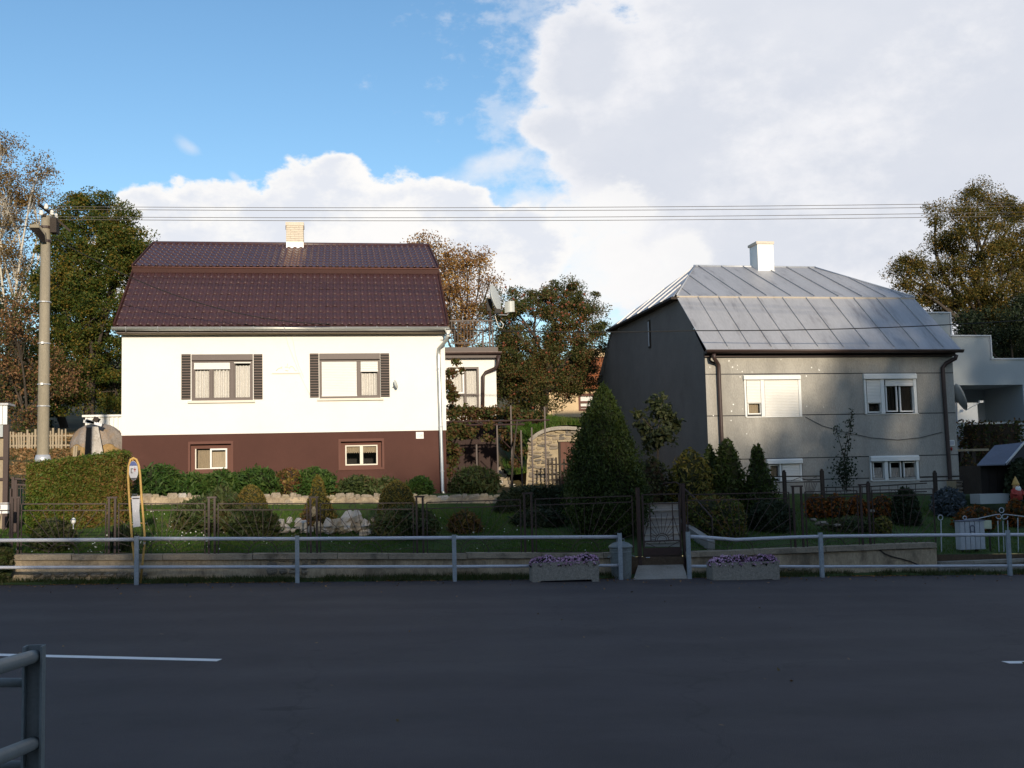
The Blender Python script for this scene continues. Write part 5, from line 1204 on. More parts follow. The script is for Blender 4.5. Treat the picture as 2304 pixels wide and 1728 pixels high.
# white wrought iron gate with rings
Y = 24.0; t = thing('wrought_iron_gate', 'white wrought iron gate with ring finials at the right edge', 'gate', P(2230, 1270, Y))
def pw(l): return [P(x, y, Y) for x, y in l]
def ring(c, r, nm='ring'): 
    c = P(*c, Y); r *= Y/FPX; MB().tube([c+Vector((r*math.cos(a), 0, r*math.sin(a))) for a in [2*math.pi*i/18 for i in range(18)]], .011, 6, closed=True).build(nm, 'letterbox', t, smooth=True)
ring((2116, 1164.5), 6.0); MB().tube(pw([(2117, 1171), (2119, 1261)]), .013, 6).build('post', 'letterbox', t); ring((2120, 1266), 5.5)
ring((2170.5, 1165), 4.2); MB().tube(pw([(2170, 1169), (2200, 1167), (2240, 1158)]), .012, 6).build('top_rail', 'letterbox', t)
MB().tube(pw([(2240, 1158), (2250, 1157), (2254, 1162), (2251, 1167), (2244, 1167), (2241, 1163)]), .012, 6).build('scroll', 'letterbox', t)
ring((2253.5, 1148), 6.0); MB().tube(pw([(2304, 1162), (2262, 1157), (2257, 1158), (2254, 1163), (2258, 1168), (2265, 1167), (2268, 1161)]), .012, 6).build('scroll', 'letterbox', t)
for xa, ya, xb, yb in ((2245, 1172, 2249, 1269), (2256.5, 1172, 2260, 1269), (2267, 1171, 2271, 1269)): MB().tube(pw([(xa, ya), (xb, yb)]), .011, 6).build('bar', 'letterbox', t)
MB().tube(pw([(2304, 1162), (2360, 1158)]), .012, 6).build('top_rail', 'letterbox', t)
for px in (2290, 2312, 2334): MB().tube(pw([(px, 1165), (px+2, 1269)]), .011, 6).build('bar', 'letterbox', t)
MB().tube(pw([(2240, 1269), (2360, 1268)]), .013, 6).build('bottom_rail', 'letterbox', t)
# letterbox of pale upright panels on two legs; a cream parcel box beside it
Y = 23.9; a, b = P(2162, 1237, Y), P(2212, 1172, Y); t = thing('letterbox', 'pale grey ribbed letterbox on dark legs in front of the white gate', 'letterbox', ((a.x+b.x)/2, Y, a.z))
MB().box(a.x, b.x+.02, Y+.02, Y+.2, a.z, b.z).build('body', 'letterbox', t)
for i in range(5):
    w = (b.x+.02-a.x)/5; MB().box(a.x+i*w+.008, a.x+(i+1)*w-.008, Y-.012, Y+.019, a.z+.0, b.z-.002).build('panel', 'letterbox', t)
q = P(2188, 1188, Y-.02); MB().tube([q+Vector((.055*math.cos(x), 0, .06*math.sin(x))) for x in [math.pi*i/8 for i in range(9)]], .014, 6).build('slot_hood', 'slate', t); MB().box(q.x-.05, q.x-.04, Y-.03, Y-.013, q.z-.12, q.z+.0).build('slot_trim', 'slate', t); MB().box(q.x-.038, q.x+.038, Y-.03, Y-.013, q.z-.085, q.z-.07).build('slot_trim', 'slate', t); MB().box(q.x+.04, q.x+.05, Y-.03, Y-.013, q.z-.12, q.z+.0).build('slot_trim', 'slate', t)
MB().box(a.x-.02, b.x+.04, Y-.03, Y+.22, b.z+.001, b.z+.022).build('lid', 'slate', t)
for px in (2172, 2203): p = P(px, 1238, Y); MB().box(p.x-.025, p.x+.025, Y+.08, Y+.13, zg(p.x, 24)-.2, a.z).build('leg', 'wood_dark', t)
a, b = P(2210.5, 1191, Y), P(2234, 1171, Y); t = thing('parcel_box', 'small cream box fixed to the white gate beside the letterbox', 'box', ((a.x+b.x)/2, Y, a.z))
MB().box(a.x, b.x, Y+.06, Y+.18, a.z, b.z).build('body', 'parcel', t); MB().box(a.x+.01, b.x-.01, Y+.048, Y+.0595, a.z+.015, b.z-.012).build('door', 'parcel', t); MB().beam((b.x-.03, Y+.12, a.z), (b.x-.03, Y+.12, zg(b.x, 24)-.1), .03).build('leg', 'wood_dark', t)
# dark railing along the grey house forecourt
Y = 29.6; t = thing('forecourt_railing', 'black iron railing with scrolls before the grey house basement', 'railing', P(1850, 1180, Y))
for px, tp in ((1764, 1062), (1849, 1059), (1953, 1087), (2103, 1063)):
    p = P(px, tp, Y); MB().box(p.x-.045, p.x+.045, Y-.045, Y+.045, zg(p.x, Y)-.2, p.z).build('post', 'wood_dark', t); MB().blob(p+Vector((0, 0, .02)), (.045, .045, .04), 8, 5, 0).build('post_cap', 'wood_dark', t)
for l in ([(1700, 1073), (1849, 1071)], [(1700, 1085), (1849, 1084)], [(1849, 1097), (1953, 1095), (2085, 1087)], [(1849, 1113), (2085, 1106)], [(2070, 1074), (2165, 1072)], [(2070, 1083), (2165, 1080)]): MB().tube([P(x, y, Y) for x, y in l], .018, 6).build('rail', 'wood_dark', t)
mb = MB()
for k in range(8): mb.tube([P(1810+k*4, 1086, Y), P(1814+k*2.2, 1110, Y), P(1815+k*1.5, 1140, Y)], .008, 5)
mb.tube([P(x, y, Y) for x, y in ((1780, 1082), (1800, 1074), (1820, 1082), (1836, 1078), (1837, 1073), (1830, 1075))], .008, 5)
mb.build('scrollwork', 'wood_dark', t, kind='stuff')
for a_ in range(11): MB().tube([P(1860+a_*20, 1097-a_*.8, Y), P(1860+a_*20+2, 1160, Y)], .009, 5).build('bar', 'wood_dark', t)
# ================================================================== street furniture
# utility pole with lamp
Y = 30.0; base = P(96, 1075, Y); top = P(104, 486, Y); base.z = zg(base.x, Y)-.3
t = thing('utility_pole', 'tall concrete utility pole with street lamp on the left', 'utility pole', base)
MB().lathe([(.158, 0), (.153, 1.0), (.14, 3), (.115, (top.z-base.z))], base, 18).build('pole', 'pole_conc', t, smooth=True)
pole_x = lambda z: base.x+.0*(z-base.z)
def pz(py): return P(100, py, Y).z
for py in (680, 773, 865, 914): MB().lathe([(.162, -.012), (.162, .012)], (base.x, Y, pz(py)), 14).build('pole_band', 'galv', t)
for py in (773, 865): MB().box(base.x-.03, base.x+.03, Y-.20, Y-.17, pz(py)-.03, pz(py)+.03).build('band_buckle', 'white_paint', t)
MB().lathe([(.19, -.12), (.20, 0), (.17, .1)], (base.x, Y, pz(1032)), 14).build('foot_collar', 'galv', t, smooth=True)
zl = pz(525)
mb = MB()                                       # lamp: wedge housing cantilevered to the left of the pole
la = [P(66, 506, Y-.5), P(86, 503, Y-.45), P(101, 521, Y-.25), P(103, 536, Y-.2)]; lb = [P(66, 512, Y-.5), P(88, 512, Y-.45), P(100, 528, Y-.25), P(103, 545, Y-.2)]
off = Vector((0, .32, -.06))
mb.v = la+[p+off for p in la]; mb.f = [(0, 1, 5, 4), (1, 2, 6, 5), (2, 3, 7, 6)]
mb.add(lb+[p+off for p in lb], [(4, 5, 1, 0), (5, 6, 2, 1), (6, 7, 3, 2)]); mb.f += [(0, 8, 9, 1), (1, 9, 10, 2), (2, 10, 11, 3), (4, 5, 13, 12), (5, 6, 14, 13), (6, 7, 15, 14), (0, 4, 12, 8)]
lamp = mb.build('lamp_housing', 'pole_conc', t)
mb = MB(); mb.add([P(67, 513, Y-.5), P(88, 513, Y-.45), P(101, 529, Y-.25), P(103, 546, Y-.2), P(94, 545, Y-.25), P(80, 527, Y-.4)], [(5, 4, 3, 2, 1, 0)]); mb.build('lamp_glass', 'black_wood', lamp)
for py in (512, 543): MB().lathe([(.145, -.03), (.145, .03)], (base.x, Y, pz(py)), 14).build('lamp_clamp', 'brown_metal', t)
MB().beam((base.x+.0, Y-.16, pz(487)), (base.x+.0, Y+1.0, pz(487)), .07).build('cross_arm', 'wood_dark', t); MB().beam((base.x-.05, Y-.5, pz(470)), (base.x+.0, Y+.6, pz(470)), .06).build('cross_arm', 'wood_dark', t)
MB().box(base.x+.14, base.x+.30, Y-.15, Y+.15, pz(525), pz(492)).build('switch_box', 'wood_dark', t)
MB().beam((base.x+.3, Y, pz(495)), (base.x+.62, Y, pz(520)), .05).build('stay', 'wood_dark', t)
ins = []
for (px, py, dy) in ((104, 464, -.4), (93, 478, -.2), (117, 478, .2), (112, 487, .4), (126, 486, .5), (122, 510, .1)):
    c = P(px, py, Y+dy); ins.append(c); MB().lathe([(.03, -.08), (.055, -.05), (.055, -.01), (.04, 0), (.05, .03), (.02, .07)], c, 10).build('insulator', 'porcelain', t, smooth=True)
# overhead wires
def catenary(a, b, sag, n=24): return [a+(b-a)*(i/n)-Vector((0, 0, sag*4*(i/n)*(1-i/n))) for i in range(n+1)]
for i, (yl, y0, yr, lab) in enumerate(((462, 467, 453, 'topmost thin overhead wire crossing the sky from the pole'), (470, 473, 461, 'second overhead wire from the top, just under the topmost'), (487, 490, 474, 'third overhead wire from the top crossing the sky'), (495, 496, 483, 'lowest of the four overhead wires crossing the sky'))):
    a = P(-200, yl, Y); b = P(104, y0-2.5, Y); c = P(2600, yr-2, 26.0)
    t = thing('overhead_wire', lab, 'wire', b, 'overhead wires')
    MB().tube(catenary(b, c, .10, 40), .0075, 5).build('span', 'wire', t); MB().tube(catenary(a, b, .02, 4), .0075, 5).build('span', 'wire', t)
t = thing('service_cable', 'black service cable drooping from the pole to the white house roof', 'cable', P(122, 535, Y)); a = P(122, 535, Y); b = P(745, 729, 31.3)
MB().tube(catenary(a, b, .55, 30), .012, 5).build('span', 'cable', t); MB().tube([P(106, 546, Y), P(112, 536, Y), a], .012, 5).build('drip_loop', 'cable', t)
t = thing('service_cable', 'black cable strung from the white house gutter across the grey roof', 'cable', P(1003, 741, 31.2))
MB().tube(catenary(P(1003, 741, 31.2), P(1560, 744, 31.0), .06, 16)+catenary(P(1560, 744, 31.0), P(2420, 712, 30.6), .12, 20)[1:], .015, 5).build('span', 'cable', t)
t = thing('service_cable', 'thin cable from the tall pole running out of the left edge', 'cable', P(88, 503, Y)); MB().tube(catenary(P(92, 507, Y), P(-150, 494, Y-1), .1, 8), .012, 5).build('span', 'cable', t)

# bus stop: yellow hoop with oval plate and timetable board
Y = RY+.12; t = thing('bus_stop_sign', 'leaning yellow hoop bus stop with oval plate and timetable', 'bus stop', P(314, 1308, Y))
hoop = [(311, 1312), (304, 1270), (297, 1215), (292.5, 1150), (289.5, 1100), (288, 1070), (289.5, 1048), (294, 1034), (300, 1030.5), (307, 1034), (312, 1046), (315, 1065), (318, 1110), (322, 1160), (325.5, 1205), (325, 1225), (321, 1265), (316, 1312)]
MB().tube([P(x, y, Y) for x, y in hoop], .023, 8).build('hoop', 'yellow', t, smooth=True)
c = P(300.5, 1059, Y); sx, sz = 9.6*Y/FPX, 21*Y/FPX
def ov(k0, k1, y0, y1, n=24, inset=1.0):
    pts = [(sx*inset*math.sin(a), sz*inset*math.cos(a)) for a in [2*math.pi*i/n for i in range(n)]]
    pts = [(x, max(sz*k0, min(sz*k1, z))) for x, z in pts]; mb = MB(); mb.prism([(c.x+x-.00-(z*.03), c.z+z) for x, z in pts], Y+y0, Y+y1); return mb
pl = ov(-1, 1, -.012, .012).build('oval_plate', 'sign_shade_white', t)
ov(.5, 1, -.0165, -.0125, inset=.97).build('blue_top', 'sign_blue', pl); ov(-1, -.74, -.0165, -.0125, inset=.97).build('blue_foot', 'ink', pl)
mb = MB(); mb.box(c.x-.05, c.x-.035, Y-.018, Y-.0125, c.z-.05, c.z+.04); mb.box(c.x-.05, c.x-.0, Y-.018, Y-.0125, c.z+.03, c.z+.045); mb.box(c.x-.05, c.x-.01, Y-.018, Y-.0125, c.z-.05, c.z-.037); mb.build('emblem', 'ink', pl)
mb = MB(); mb.box(c.x+.005, c.x+.05, Y-.018, Y-.0125, c.z+.012, c.z+.03); mb.box(c.x+.02, c.x+.034, Y-.018, Y-.0125, c.z-.02, c.z+.06); mb.build('emblem', 'sign_red', pl)
q = [P(296, 1117, Y), P(315, 1116, Y), P(313.5, 1150, Y), P(316.5, 1184, Y), P(300, 1186.5, Y), P(298, 1150, Y)]
mb = MB(); mb.prism([(p.x, p.z) for p in q[::-1]], Y-.01, Y+.01); tb = mb.build('timetable', 'sign_shade_white', t)
a, b = P(298, 1123, Y), P(314, 1120, Y); MB().box(a.x, b.x, Y-.014, Y-.0105, a.z, b.z).build('header_bar', 'ink', tb)
for px, py, w, h in ((305, 1150, 2.0, 5), (301, 1134, 2, 2), (309, 1136, 2.5, 1.6), (303, 1162, 1.6, 1.6), (310, 1128, 4, 1.2), (308, 1170, 2, 1.5)): a, b = P(px-w/2, py+h/2, Y), P(px+w/2, py-h/2, Y); MB().box(a.x, b.x, Y-.014, Y-.0105, a.z, b.z).build('printed_note', 'rail_paint', tb)
for p, r in (((314, 1121), (318.5, 1121)), ((315, 1177), (323, 1177)), ((297, 1122), (290.5, 1122)), ((299, 1180), (294.5, 1180))): MB().tube([P(*p, Y), P(*r, Y)], .012, 6).build('bracket', 'yellow', t)
MB().tube([P(299, 1038, Y), P(299, 1031, Y)], .012, 6).build('bracket', 'yellow', t)
MB().lathe([(.022, -.03), (.024, 0), (.022, .03)], P(325, 1222, Y), 10).build('joint', 'sign_shade_white', t); MB().lathe([(.022, -.015), (.022, .015)], P(324, 1228, Y), 10).build('joint', 'ink', t)
# dustbin by the gate
Y = 23.05; c = P(1399, 1317, Y); zt = P(1399, 1233, Y).z; h = zt-c.z; r0 = 25.5*Y/FPX
t = thing('dustbin', 'dented grey metal dustbin with lid standing beside the gate', 'dustbin', c)
mb = MB(); mb.lathe([(r0*.80, 0), (r0*.82, .02), (r0*.92, h*.5), (r0*1.0, h*.97), (r0*1.03, h)], c, 28); mb.build('body', 'bin', t, smooth=True)
for f in (.12, .9): MB().lathe([(r0*(.84+.16*f), -.015), (r0*(.87+.16*f), 0), (r0*(.84+.16*f), .015)], c+Vector((0, 0, h*f)), 28).build('hoop', 'bin', t, smooth=True)
MB().lathe([(r0*1.08, h+.005), (r0*1.10, h+.03), (r0*1.02, h+.06), (r0*.7, h+.11), (r0*.25, h+.14), (.01, h+.145)], c, 28).build('lid', 'bin', t, smooth=True)
MB().tube([c+Vector((-.08, 0, h+.13)), c+Vector((-.08, 0, h+.19)), c+Vector((.08, 0, h+.19)), c+Vector((.08, 0, h+.13))], .012, 6).build('lid_handle', 'bin', t)
for s in (-1, 1): q = c+Vector((s*r0*.99, -.02, h*.8)); MB().tube([q+Vector((0, -.06, 0)), q+Vector((s*.05, -.06, -.03)), q+Vector((s*.05, .06, -.03)), q+Vector((0, .06, 0))], .01, 6).build('handle', 'bin', t)
# two concrete planters with mauve asters
def planter(label, px0, px1, pt, pb, humps):
    Yp = RY-.42; a, b = P(px0, pb, Yp), P(px1, pt, Yp); d = .42
    t = thing('planter', label, 'planter', ((a.x+b.x)/2, Yp+d/2, a.z), 'concrete planters by the guard rails'); zl_ = a.z+.16*(b.z-a.z)
    x0, x1, zt = a.x, b.x, b.z; w = x1-x0
    mb = MB(); mb.prism([(x0, a.z-.03), (x0+w*.10, a.z-.03), (x0+w*.115, zl_), (x0+w*.885, zl_), (x0+w*.90, a.z-.03), (x1, a.z-.03), (x1, zt-.012), (x1-.012, zt), (x0+.012, zt), (x0, zt-.012)], Yp, Yp+.06); mb.build('front_panel', 'aggregate', t)
    mb = MB(); mb.prism([(x0, a.z-.03), (x0+w*.10, a.z-.03), (x0+w*.115, zl_), (x0+w*.885, zl_), (x0+w*.90, a.z-.03), (x1, a.z-.03), (x1, zt), (x0, zt)], Yp+d-.06, Yp+d); mb.build('rear_panel', 'aggregate', t)
    for p, q in ((x0+.002, x0+.06), (x1-.06, x1-.002)): MB().box(p, q, Yp+.061, Yp+d-.061, a.z-.03, zt-.002).build('end_panel', 'aggregate', t)
    MB().box(x0+.061, x1-.061, Yp+.061, Yp+d-.061, zl_, zt-.05).build('soil', 'soil', t)
    fl = thing('aster', label.replace('concrete planter full of', 'clump of').replace('long aggregate', 'low').replace(' standing', ' growing in the planter'), 'flowers', ((a.x+b.x)/2, Yp+d/2, zt-.05), 'mauve flowers in planters')
    pts = []; nr = []
    for (f, hh, rr) in humps:
        c = np.array([x0+w*f, Yp+d*.45, zt-.06]); n = 330; dd = sph(n); dd[:, 2] = np.abs(dd[:, 2]); pts.append(c+dd*np.array([rr, .2, hh+.06])*rng.uniform(.8, 1.05, (n, 1))); nr.append(dd)
    p, n = np.concatenate(pts), np.concatenate(nr)
    leaves('foliage', 'lf_dark', fl, p*1.0-np.array([0, 0, .025]), n, .06, .5, .3); k = rng.random(len(p)) < .62
    leaves('blossoms', 'fl_mauve', fl, p[k]+n[k]*.012, n[k], .042, .9, 1.4)
planter('long aggregate concrete planter full of mauve asters standing left of the dustbin', 1199, 1347, 1262, 1316, [(.10, .10, .16), (.25, .13, .19), (.42, .07, .2), (.55, .09, .2), (.68, .09, .2), (.82, .15, .2), (.93, .11, .13)])
planter('long aggregate concrete planter full of mauve asters standing right of the gate', 1605, 1753, 1262, 1316, [(.10, .09, .16), (.24, .14, .2), (.45, .14, .22), (.60, .08, .2), (.78, .13, .2), (.92, .11, .15)])

# ================================================================== between the houses
# iron pergola grown over with vine
Y = 34.2; t = thing('pergola', 'thin iron pergola carrying autumn vine between the houses', 'pergola', (4.2, Y, zg(4.2, Y)))
def zq(px, py, Y=Y): return P(px, py, Y)
posts = [(1072, 1000), (1118, 955), (1149, 912), (1172, 968), (1196, 962), (1225, 915)]
for px, tp in posts: p = zq(px, tp); MB().box(p.x-.022, p.x+.022, Y-.022, Y+.022, zg(p.x, Y)-.1, p.z).build('post', 'dark_brown', t)
for l in ([(1004, 949), (1236, 945)], [(1004, 957), (1180, 955)]): MB().tube([zq(*q) for q in l], .03, 6).build('beam', 'dark_brown', t)
for px in (1020, 1060, 1100, 1149, 1190, 1228): a = zq(px, 946); MB().beam(a, a+Vector((.0, 2.6, .05)), .04).build('cross_beam', 'dark_brown', t)
for l in ([(1125, 985), (1150, 1010), (1172, 1040)], [(1155, 965), (1172, 952)]): MB().tube([zq(*q) for q in l], .016, 5).build('brace', 'dark_brown', t)
v = thing('vine', 'autumn vine trailing over the pergola and down the white house corner', 'vine', (3.0, Y, zg(3, Y)))
lob = [(zq(px, py, Y+dy), r*Y/FPX) for px, py, r, dy in ((1020, 925, 20, .4), (1050, 930, 22, .8), (1085, 930, 18, 1), (1115, 928, 16, .6), (1150, 930, 20, .9), (1185, 936, 16, .6), (1210, 938, 14, .6), (1010, 870, 12, -.5), (1012, 840, 10, -.5), (1022, 890, 14, -.3), (1010, 975, 14, -.8), (1018, 1005, 16, -.8), (1015, 1035, 12, -.8), (1012, 1065, 9, -.8), (1050, 975, 14, -.2), (1035, 960, 16, -.2), (1100, 960, 10, 0), (1062, 975, 10, 0), (1100, 985, 8, .2), (1025, 815, 8, .8), (1035, 830, 6, .8), (1165, 985, 14, .5), (1130, 975, 12, .5), (1140, 1000, 14, 1.5), (1170, 1015, 13, 1.8), (1160, 1045, 12, 1.8), (1105, 945, 14, 1.5), (1140, 945, 14, 1.5))]
p, n, cc = crown_points(lob, 260, 34, .10, (.3, 1.0)); leaves('leaves', 'lf_vine', v, p, n, .10, .75, .4)
mb = MB()
for px, q in ((1008, (1010, 1110)), (1150, (1150, 1095))): mb.tube([zq(q[0], q[1], Y-.4), zq(px+6, 1010, Y-.5), zq(px+14, 945, Y)], [.035, .028, .02], 6)
mb.build('stems', 'bark', v, kind='stuff')
# little stone stairs
Y = 37.0; t = thing('stone_stairs', 'rough stone stairs climbing behind the pergola', 'stairs', P(1140, 1105, Y))
for i in range(9):
    x0, x1 = P(1118, 1100, Y).x, P(1166-5.2*i, 1100, Y).x; za, zb_2 = P(1140, 1106-8.2*i, Y).z, P(1140, 1106-8.2*(i+1), Y).z
    x = x0
    while x < x1-.08:
        w = random.uniform(.2, .34); e = min(x1, x+w); MB().box(x+.006, e-.006, Y+i*.12+random.uniform(-.02, .01), Y+i*.12+.34, za+.005, zb_2).build('stone', random.choice(['stone_w', 'stone_a', 'stone_mortar']), t); x = e
    MB().box(x0, x1, Y+i*.12+.03, Y+i*.12+.5, za-.2, zb_2-.012).build('core', 'stone_mortar', t)
# vaulted root cellar with a stone front, white arch band, door and turf over it
Y = 38.0; t = thing('root_cellar', 'vaulted root cellar with stone front, pale arch band and brown door', 'cellar', P(1260, 1096, Y))
arch = [(1184, 1100), (1186, 1050), (1188, 1010), (1191, 990), (1198, 983), (1208, 975), (1222, 968), (1238, 963.5), (1255, 961.5), (1275, 961), (1296, 962.5), (1312, 966), (1330, 973), (1345, 983), (1356, 996), (1362, 1015), (1366, 1100)]
AP = [P(x, y, Y) for x, y in arch]
mb = MB(); mb.prism([(p.x, p.z) for p in AP], Y+.06, Y+3.5); mb.build('core', 'stone_mortar', t)
def arch_z(x):
    for a, b in zip(AP, AP[1:]):
        if a.x <= x <= b.x: return a.z+(b.z-a.z)*(x-a.x)/max(1e-6, b.x-a.x)
    return AP[0].z
dA, dB = P(1263, 1090, Y), P(1311, 993, Y); z = P(1260, 1098, Y).z
while z < AP[9].z-.05:
    h = random.uniform(.07, .15); x = AP[0].x+.05+random.uniform(0, .1)
    while x < AP[-1].x-.1:
        w = random.uniform(.12, .48)
        if z+h < arch_z(x+w/2)-.06 and not (x+w > dA.x-.02 and x < dB.x+.02 and z < dB.z+.02): put_stone(t, (x+w/2, Y+.055+random.uniform(-.02, .03), z+h/2+random.uniform(-.02, .02)), w*.97, .13, h*random.uniform(.7, 1.0), random.choice(['stone_a', 'stone_b', 'stone_b', 'stone_mortar', 'stone_c']), rot=.16)
        x += w
    z += h
for a, b in zip(AP[3:14], AP[4:15]): MB().beam(a+Vector((0, .02, -.03)), b+Vector((0, .02, -.03)), .30, .12, up=(0, 0, 1)).build('arch_stone', 'concrete', t)
dr = MB().box(dA.x, dB.x, Y+.02, Y+.07, dA.z, dB.z).build('door', 'door_brown', t)
for i in range(4):
    w = (dB.x-dA.x)/4; MB().box(dA.x+i*w+.008, dA.x+(i+1)*w-.008, Y-.005, Y+.019, dA.z+.01, dB.z-.02).build('plank', 'door_brown', dr)
MB().box(dA.x-.08, dB.x+.08, Y-.05, Y+.06, dB.z, dB.z+.06).build('lintel', 'wood_grey', t); MB().box(dA.x-.06, dA.x-.002, Y-.03, Y+.05, dA.z, dB.z).build('jamb', 'wood_dark', t)
def mound(u, v):
    x = AP[0].x-.6+u*(AP[-1].x-AP[0].x+1.2); yy = Y+.05+v*6; f = math.sin(math.pi*min(1, max(0, u)))**.55
    return (x, yy, 2.0+(arch_z(min(max(x, AP[1].x+.01), AP[-2].x-.01))+.06-2.0)*(1 if AP[1].x < x < AP[-2].x else .4)+v*.55+nz(x*2, yy*2, .03))
MB().grid(mound, 40, 16).build('turf_mound', 'turf', smooth=True, kind='structure')
mp = []
for _ in range(11000):
    u, v = rng.random(), rng.random()**1.6; mp.append(mound(.06+.88*u, v))
blades('mound_grass', 'lf_grass', np.array(mp), .26, .03, .55, loc=(7, 39, 3))
# picket fence in front of the cellar
Y = 36.6; t = thing('picket_fence', 'dark low picket fence before the root cellar door', 'fence', P(1262, 1092, Y))
for i in range(11): p = P(1233+i*9, 1031+random.uniform(-2, 2), Y); MB().box(p.x-.028, p.x+.028, Y-.012, Y+.012, zg(p.x, Y)-.05, p.z).build('picket', 'wood_dark', t)
for py in (1045, 1080): MB().beam(P(1228, py, Y+.03), P(1330, py-1, Y+.03), .03, .05).build('rail', 'wood_dark', t)
# barn behind the apple tree
Y = 56.0; t = thing('barn', 'tan barn with orange brown roof behind the apple tree', 'barn', P(1300, 930, Y)); a, b = P(1205, 940, Y), P(1400, 868, Y)
w0 = P(1302, 925, Y), P(1340, 885, Y)
MB().box(a.x, w0[0].x, Y, Y+6, a.z-.6, b.z).build('wall', 'wall_tan', t); MB().box(w0[1].x, b.x, Y, Y+6, a.z-.6, b.z).build('wall', 'wall_tan', t); MB().box(w0[0].x, w0[1].x, Y, Y+6, w0[1].z, b.z).build('wall', 'wall_tan', t); MB().box(w0[0].x, w0[1].x, Y, Y+6, a.z-.6, w0[0].z).build('wall', 'wall_tan', t)
m = MB(); frame_ring(m, w0[0].x+.01, w0[1].x-.01, w0[0].z+.01, w0[1].z-.01, Y+.05, Y+.15, .12); wn = m.build('window', 'door_brown', t)
m = MB(); m.box(w0[0].x+.13, w0[1].x-.13, Y+.05, Y+.15, w0[0].z+.42, w0[0].z+.52); m.box(w0[0].x+.13, w0[1].x-.13, Y+.05, Y+.15, w0[0].z+.18, w0[0].z+.25); m.build('crossbar', 'door_brown', wn); MB().box(w0[0].x+.13, w0[1].x-.13, Y+.16, Y+.2, w0[0].z+.13, w0[1].z-.13).build('pane', 'curtain', wn)
e0, e1, r0, r1 = P(1200, 872, Y-.4), P(1410, 866, Y-.4), P(1215, 812, Y+3), P(1400, 800, Y+3)
mb = MB(); mb.quad(e0, e1, r1, r0); mb.quad(e0-Vector((0, 0, .15)), e1-Vector((0, 0, .15)), e1, e0); rf = mb.build('roof', 'tile_orange', t)
rl_ = 14
for i in range(rl_):
    for j in range(6):
        a_ = e0+(e1-e0)*((i+.06)/rl_); b_ = e0+(e1-e0)*((i+.94)/rl_); c_ = r0+(r1-r0)*((i+.94)/rl_); d_ = r0+(r1-r0)*((i+.06)/rl_)
        f0, f1 = j/6, (j+.96)/6; q = [a_+(d_-a_)*f0, b_+(c_-b_)*f0, b_+(c_-b_)*f1, a_+(d_-a_)*f1]; n = Vector((0, -.04, .06)); mb = MB(); mb.add([q[0]+n*1.2, q[1]+n*1.2, q[2]+n*.3, q[3]+n*.3, q[0], q[1]], [(0, 1, 2, 3), (4, 5, 1, 0)]); mb.build('roof_tile', 'tile_orange', rf)
mb = MB(); g0, g1 = P(1290, 785, Y+3.4), P(1352, 862, Y+3.4); mb.box(g0.x, g1.x+3, Y+3.4, Y+6, g1.z, g0.z); mb.build('upper_wall', 'wall_tan', t)

# ================================================================== far left corner
# shed with white ribbed fascia
Y = 27.0; a, b = P(-140, 1150, Y), P(17, 910, Y); t = thing('street_shed', 'dark post shed with white ribbed fascia at the left edge', 'shed', P(0, 1150, Y))
z1_, z2_, z3_ = P(10, 910, Y).z, P(10, 955, Y).z, P(10, 983, Y).z
n = 14
for i in range(n): x = a.x+(b.x-a.x)*i/n; MB().box(x+.004, x+(b.x-a.x)/n-.004, Y-.02+(.012 if i % 2 else 0), Y+.02, z2_, z1_-.02).build('fascia_board', 'white_paint', t)
MB().box(a.x, b.x+.03, Y-.06, Y+.5, z1_-.018, z1_+.03).build('roof_edge', 'zinc', t); MB().box(a.x, b.x-.1, Y+.02, Y+.06, z3_, z2_-.002).build('upper_panel', 'pale_render', t)
for px in (12, -60): p = P(px, 1000, Y); MB().box(p.x-.055, p.x+.055, Y+.03, Y+.14, .6, z2_).build('post', 'dark_brown', t)
MB().box(a.x, b.x-.12, Y+.20, Y+.26, .6, z3_-.002).build('wall', 'wood_dark', t)
for i in range(8): x = a.x+(b.x-.12-a.x)*i/8; MB().box(x+.008, x+(b.x-.12-a.x)/8-.008, Y+.165, Y+.199, .7, z3_-.02).build('plank', 'wood_grey', t)
for py in (1030, 1078): q = P(0, py, Y); MB().box(a.x, b.x-.02, Y+.1, Y+.16, q.z-.03, q.z+.03).build('rail', 'dark_brown', t)
bx('panel_box', 'small white ribbed panel low at the left edge before the shed', 'panel', -20, 1131, 17, 1156, 25.5, .12, 'white_paint')
# old iron gate left of the hedge
Y = 26.6; t = thing('side_gate', 'narrow dark iron side gate between shed and hedge', 'gate', P(50, 1140, Y))
for px, tp in ((30, 1073), (36, 1080), (26, 1100)): p = P(px, tp, Y); MB().box(p.x-.03, p.x+.03, Y-.03, Y+.03, zg(p.x, Y)-.2, p.z).build('post', 'dark_brown', t)
for l in ([(34, 1077), (78, 1079)], [(34, 1090), (78, 1092)]): MB().beam(P(*l[0], Y), P(*l[1], Y), .035).build('bar', 'dark_brown', t)
for i in range(6): MB().beam(P(40+i*6, 1091, Y), P(40+i*6, 1135, Y), .014).build('upright', 'dark_brown', t)
# rustic paling fence on the slope
Y = 42.0; t = thing('paling_fence', 'rustic fence of uneven sun-bleached palings on the left slope', 'fence', P(90, 1012, Y))
px = 16.0
while px < 285:
    if not (150 < px < 258): 
        p = P(px, 968+random.uniform(-6, 8), Y); q = P(px+random.uniform(-1.5, 1.5), 1022, Y); MB().beam(Vector((q.x, Y, zg(q.x, Y)-.1)), p, random.uniform(.045, .09), .03, up=(0, 1, 0)).build('paling', 'wood_grey', t)
    px += random.uniform(4.0, 9.0)
for py in (981, 1003): MB().beam(P(14, py, Y+.04), P(290, py-2, Y+.04), .04, .06).build('rail', 'wood_grey', t)
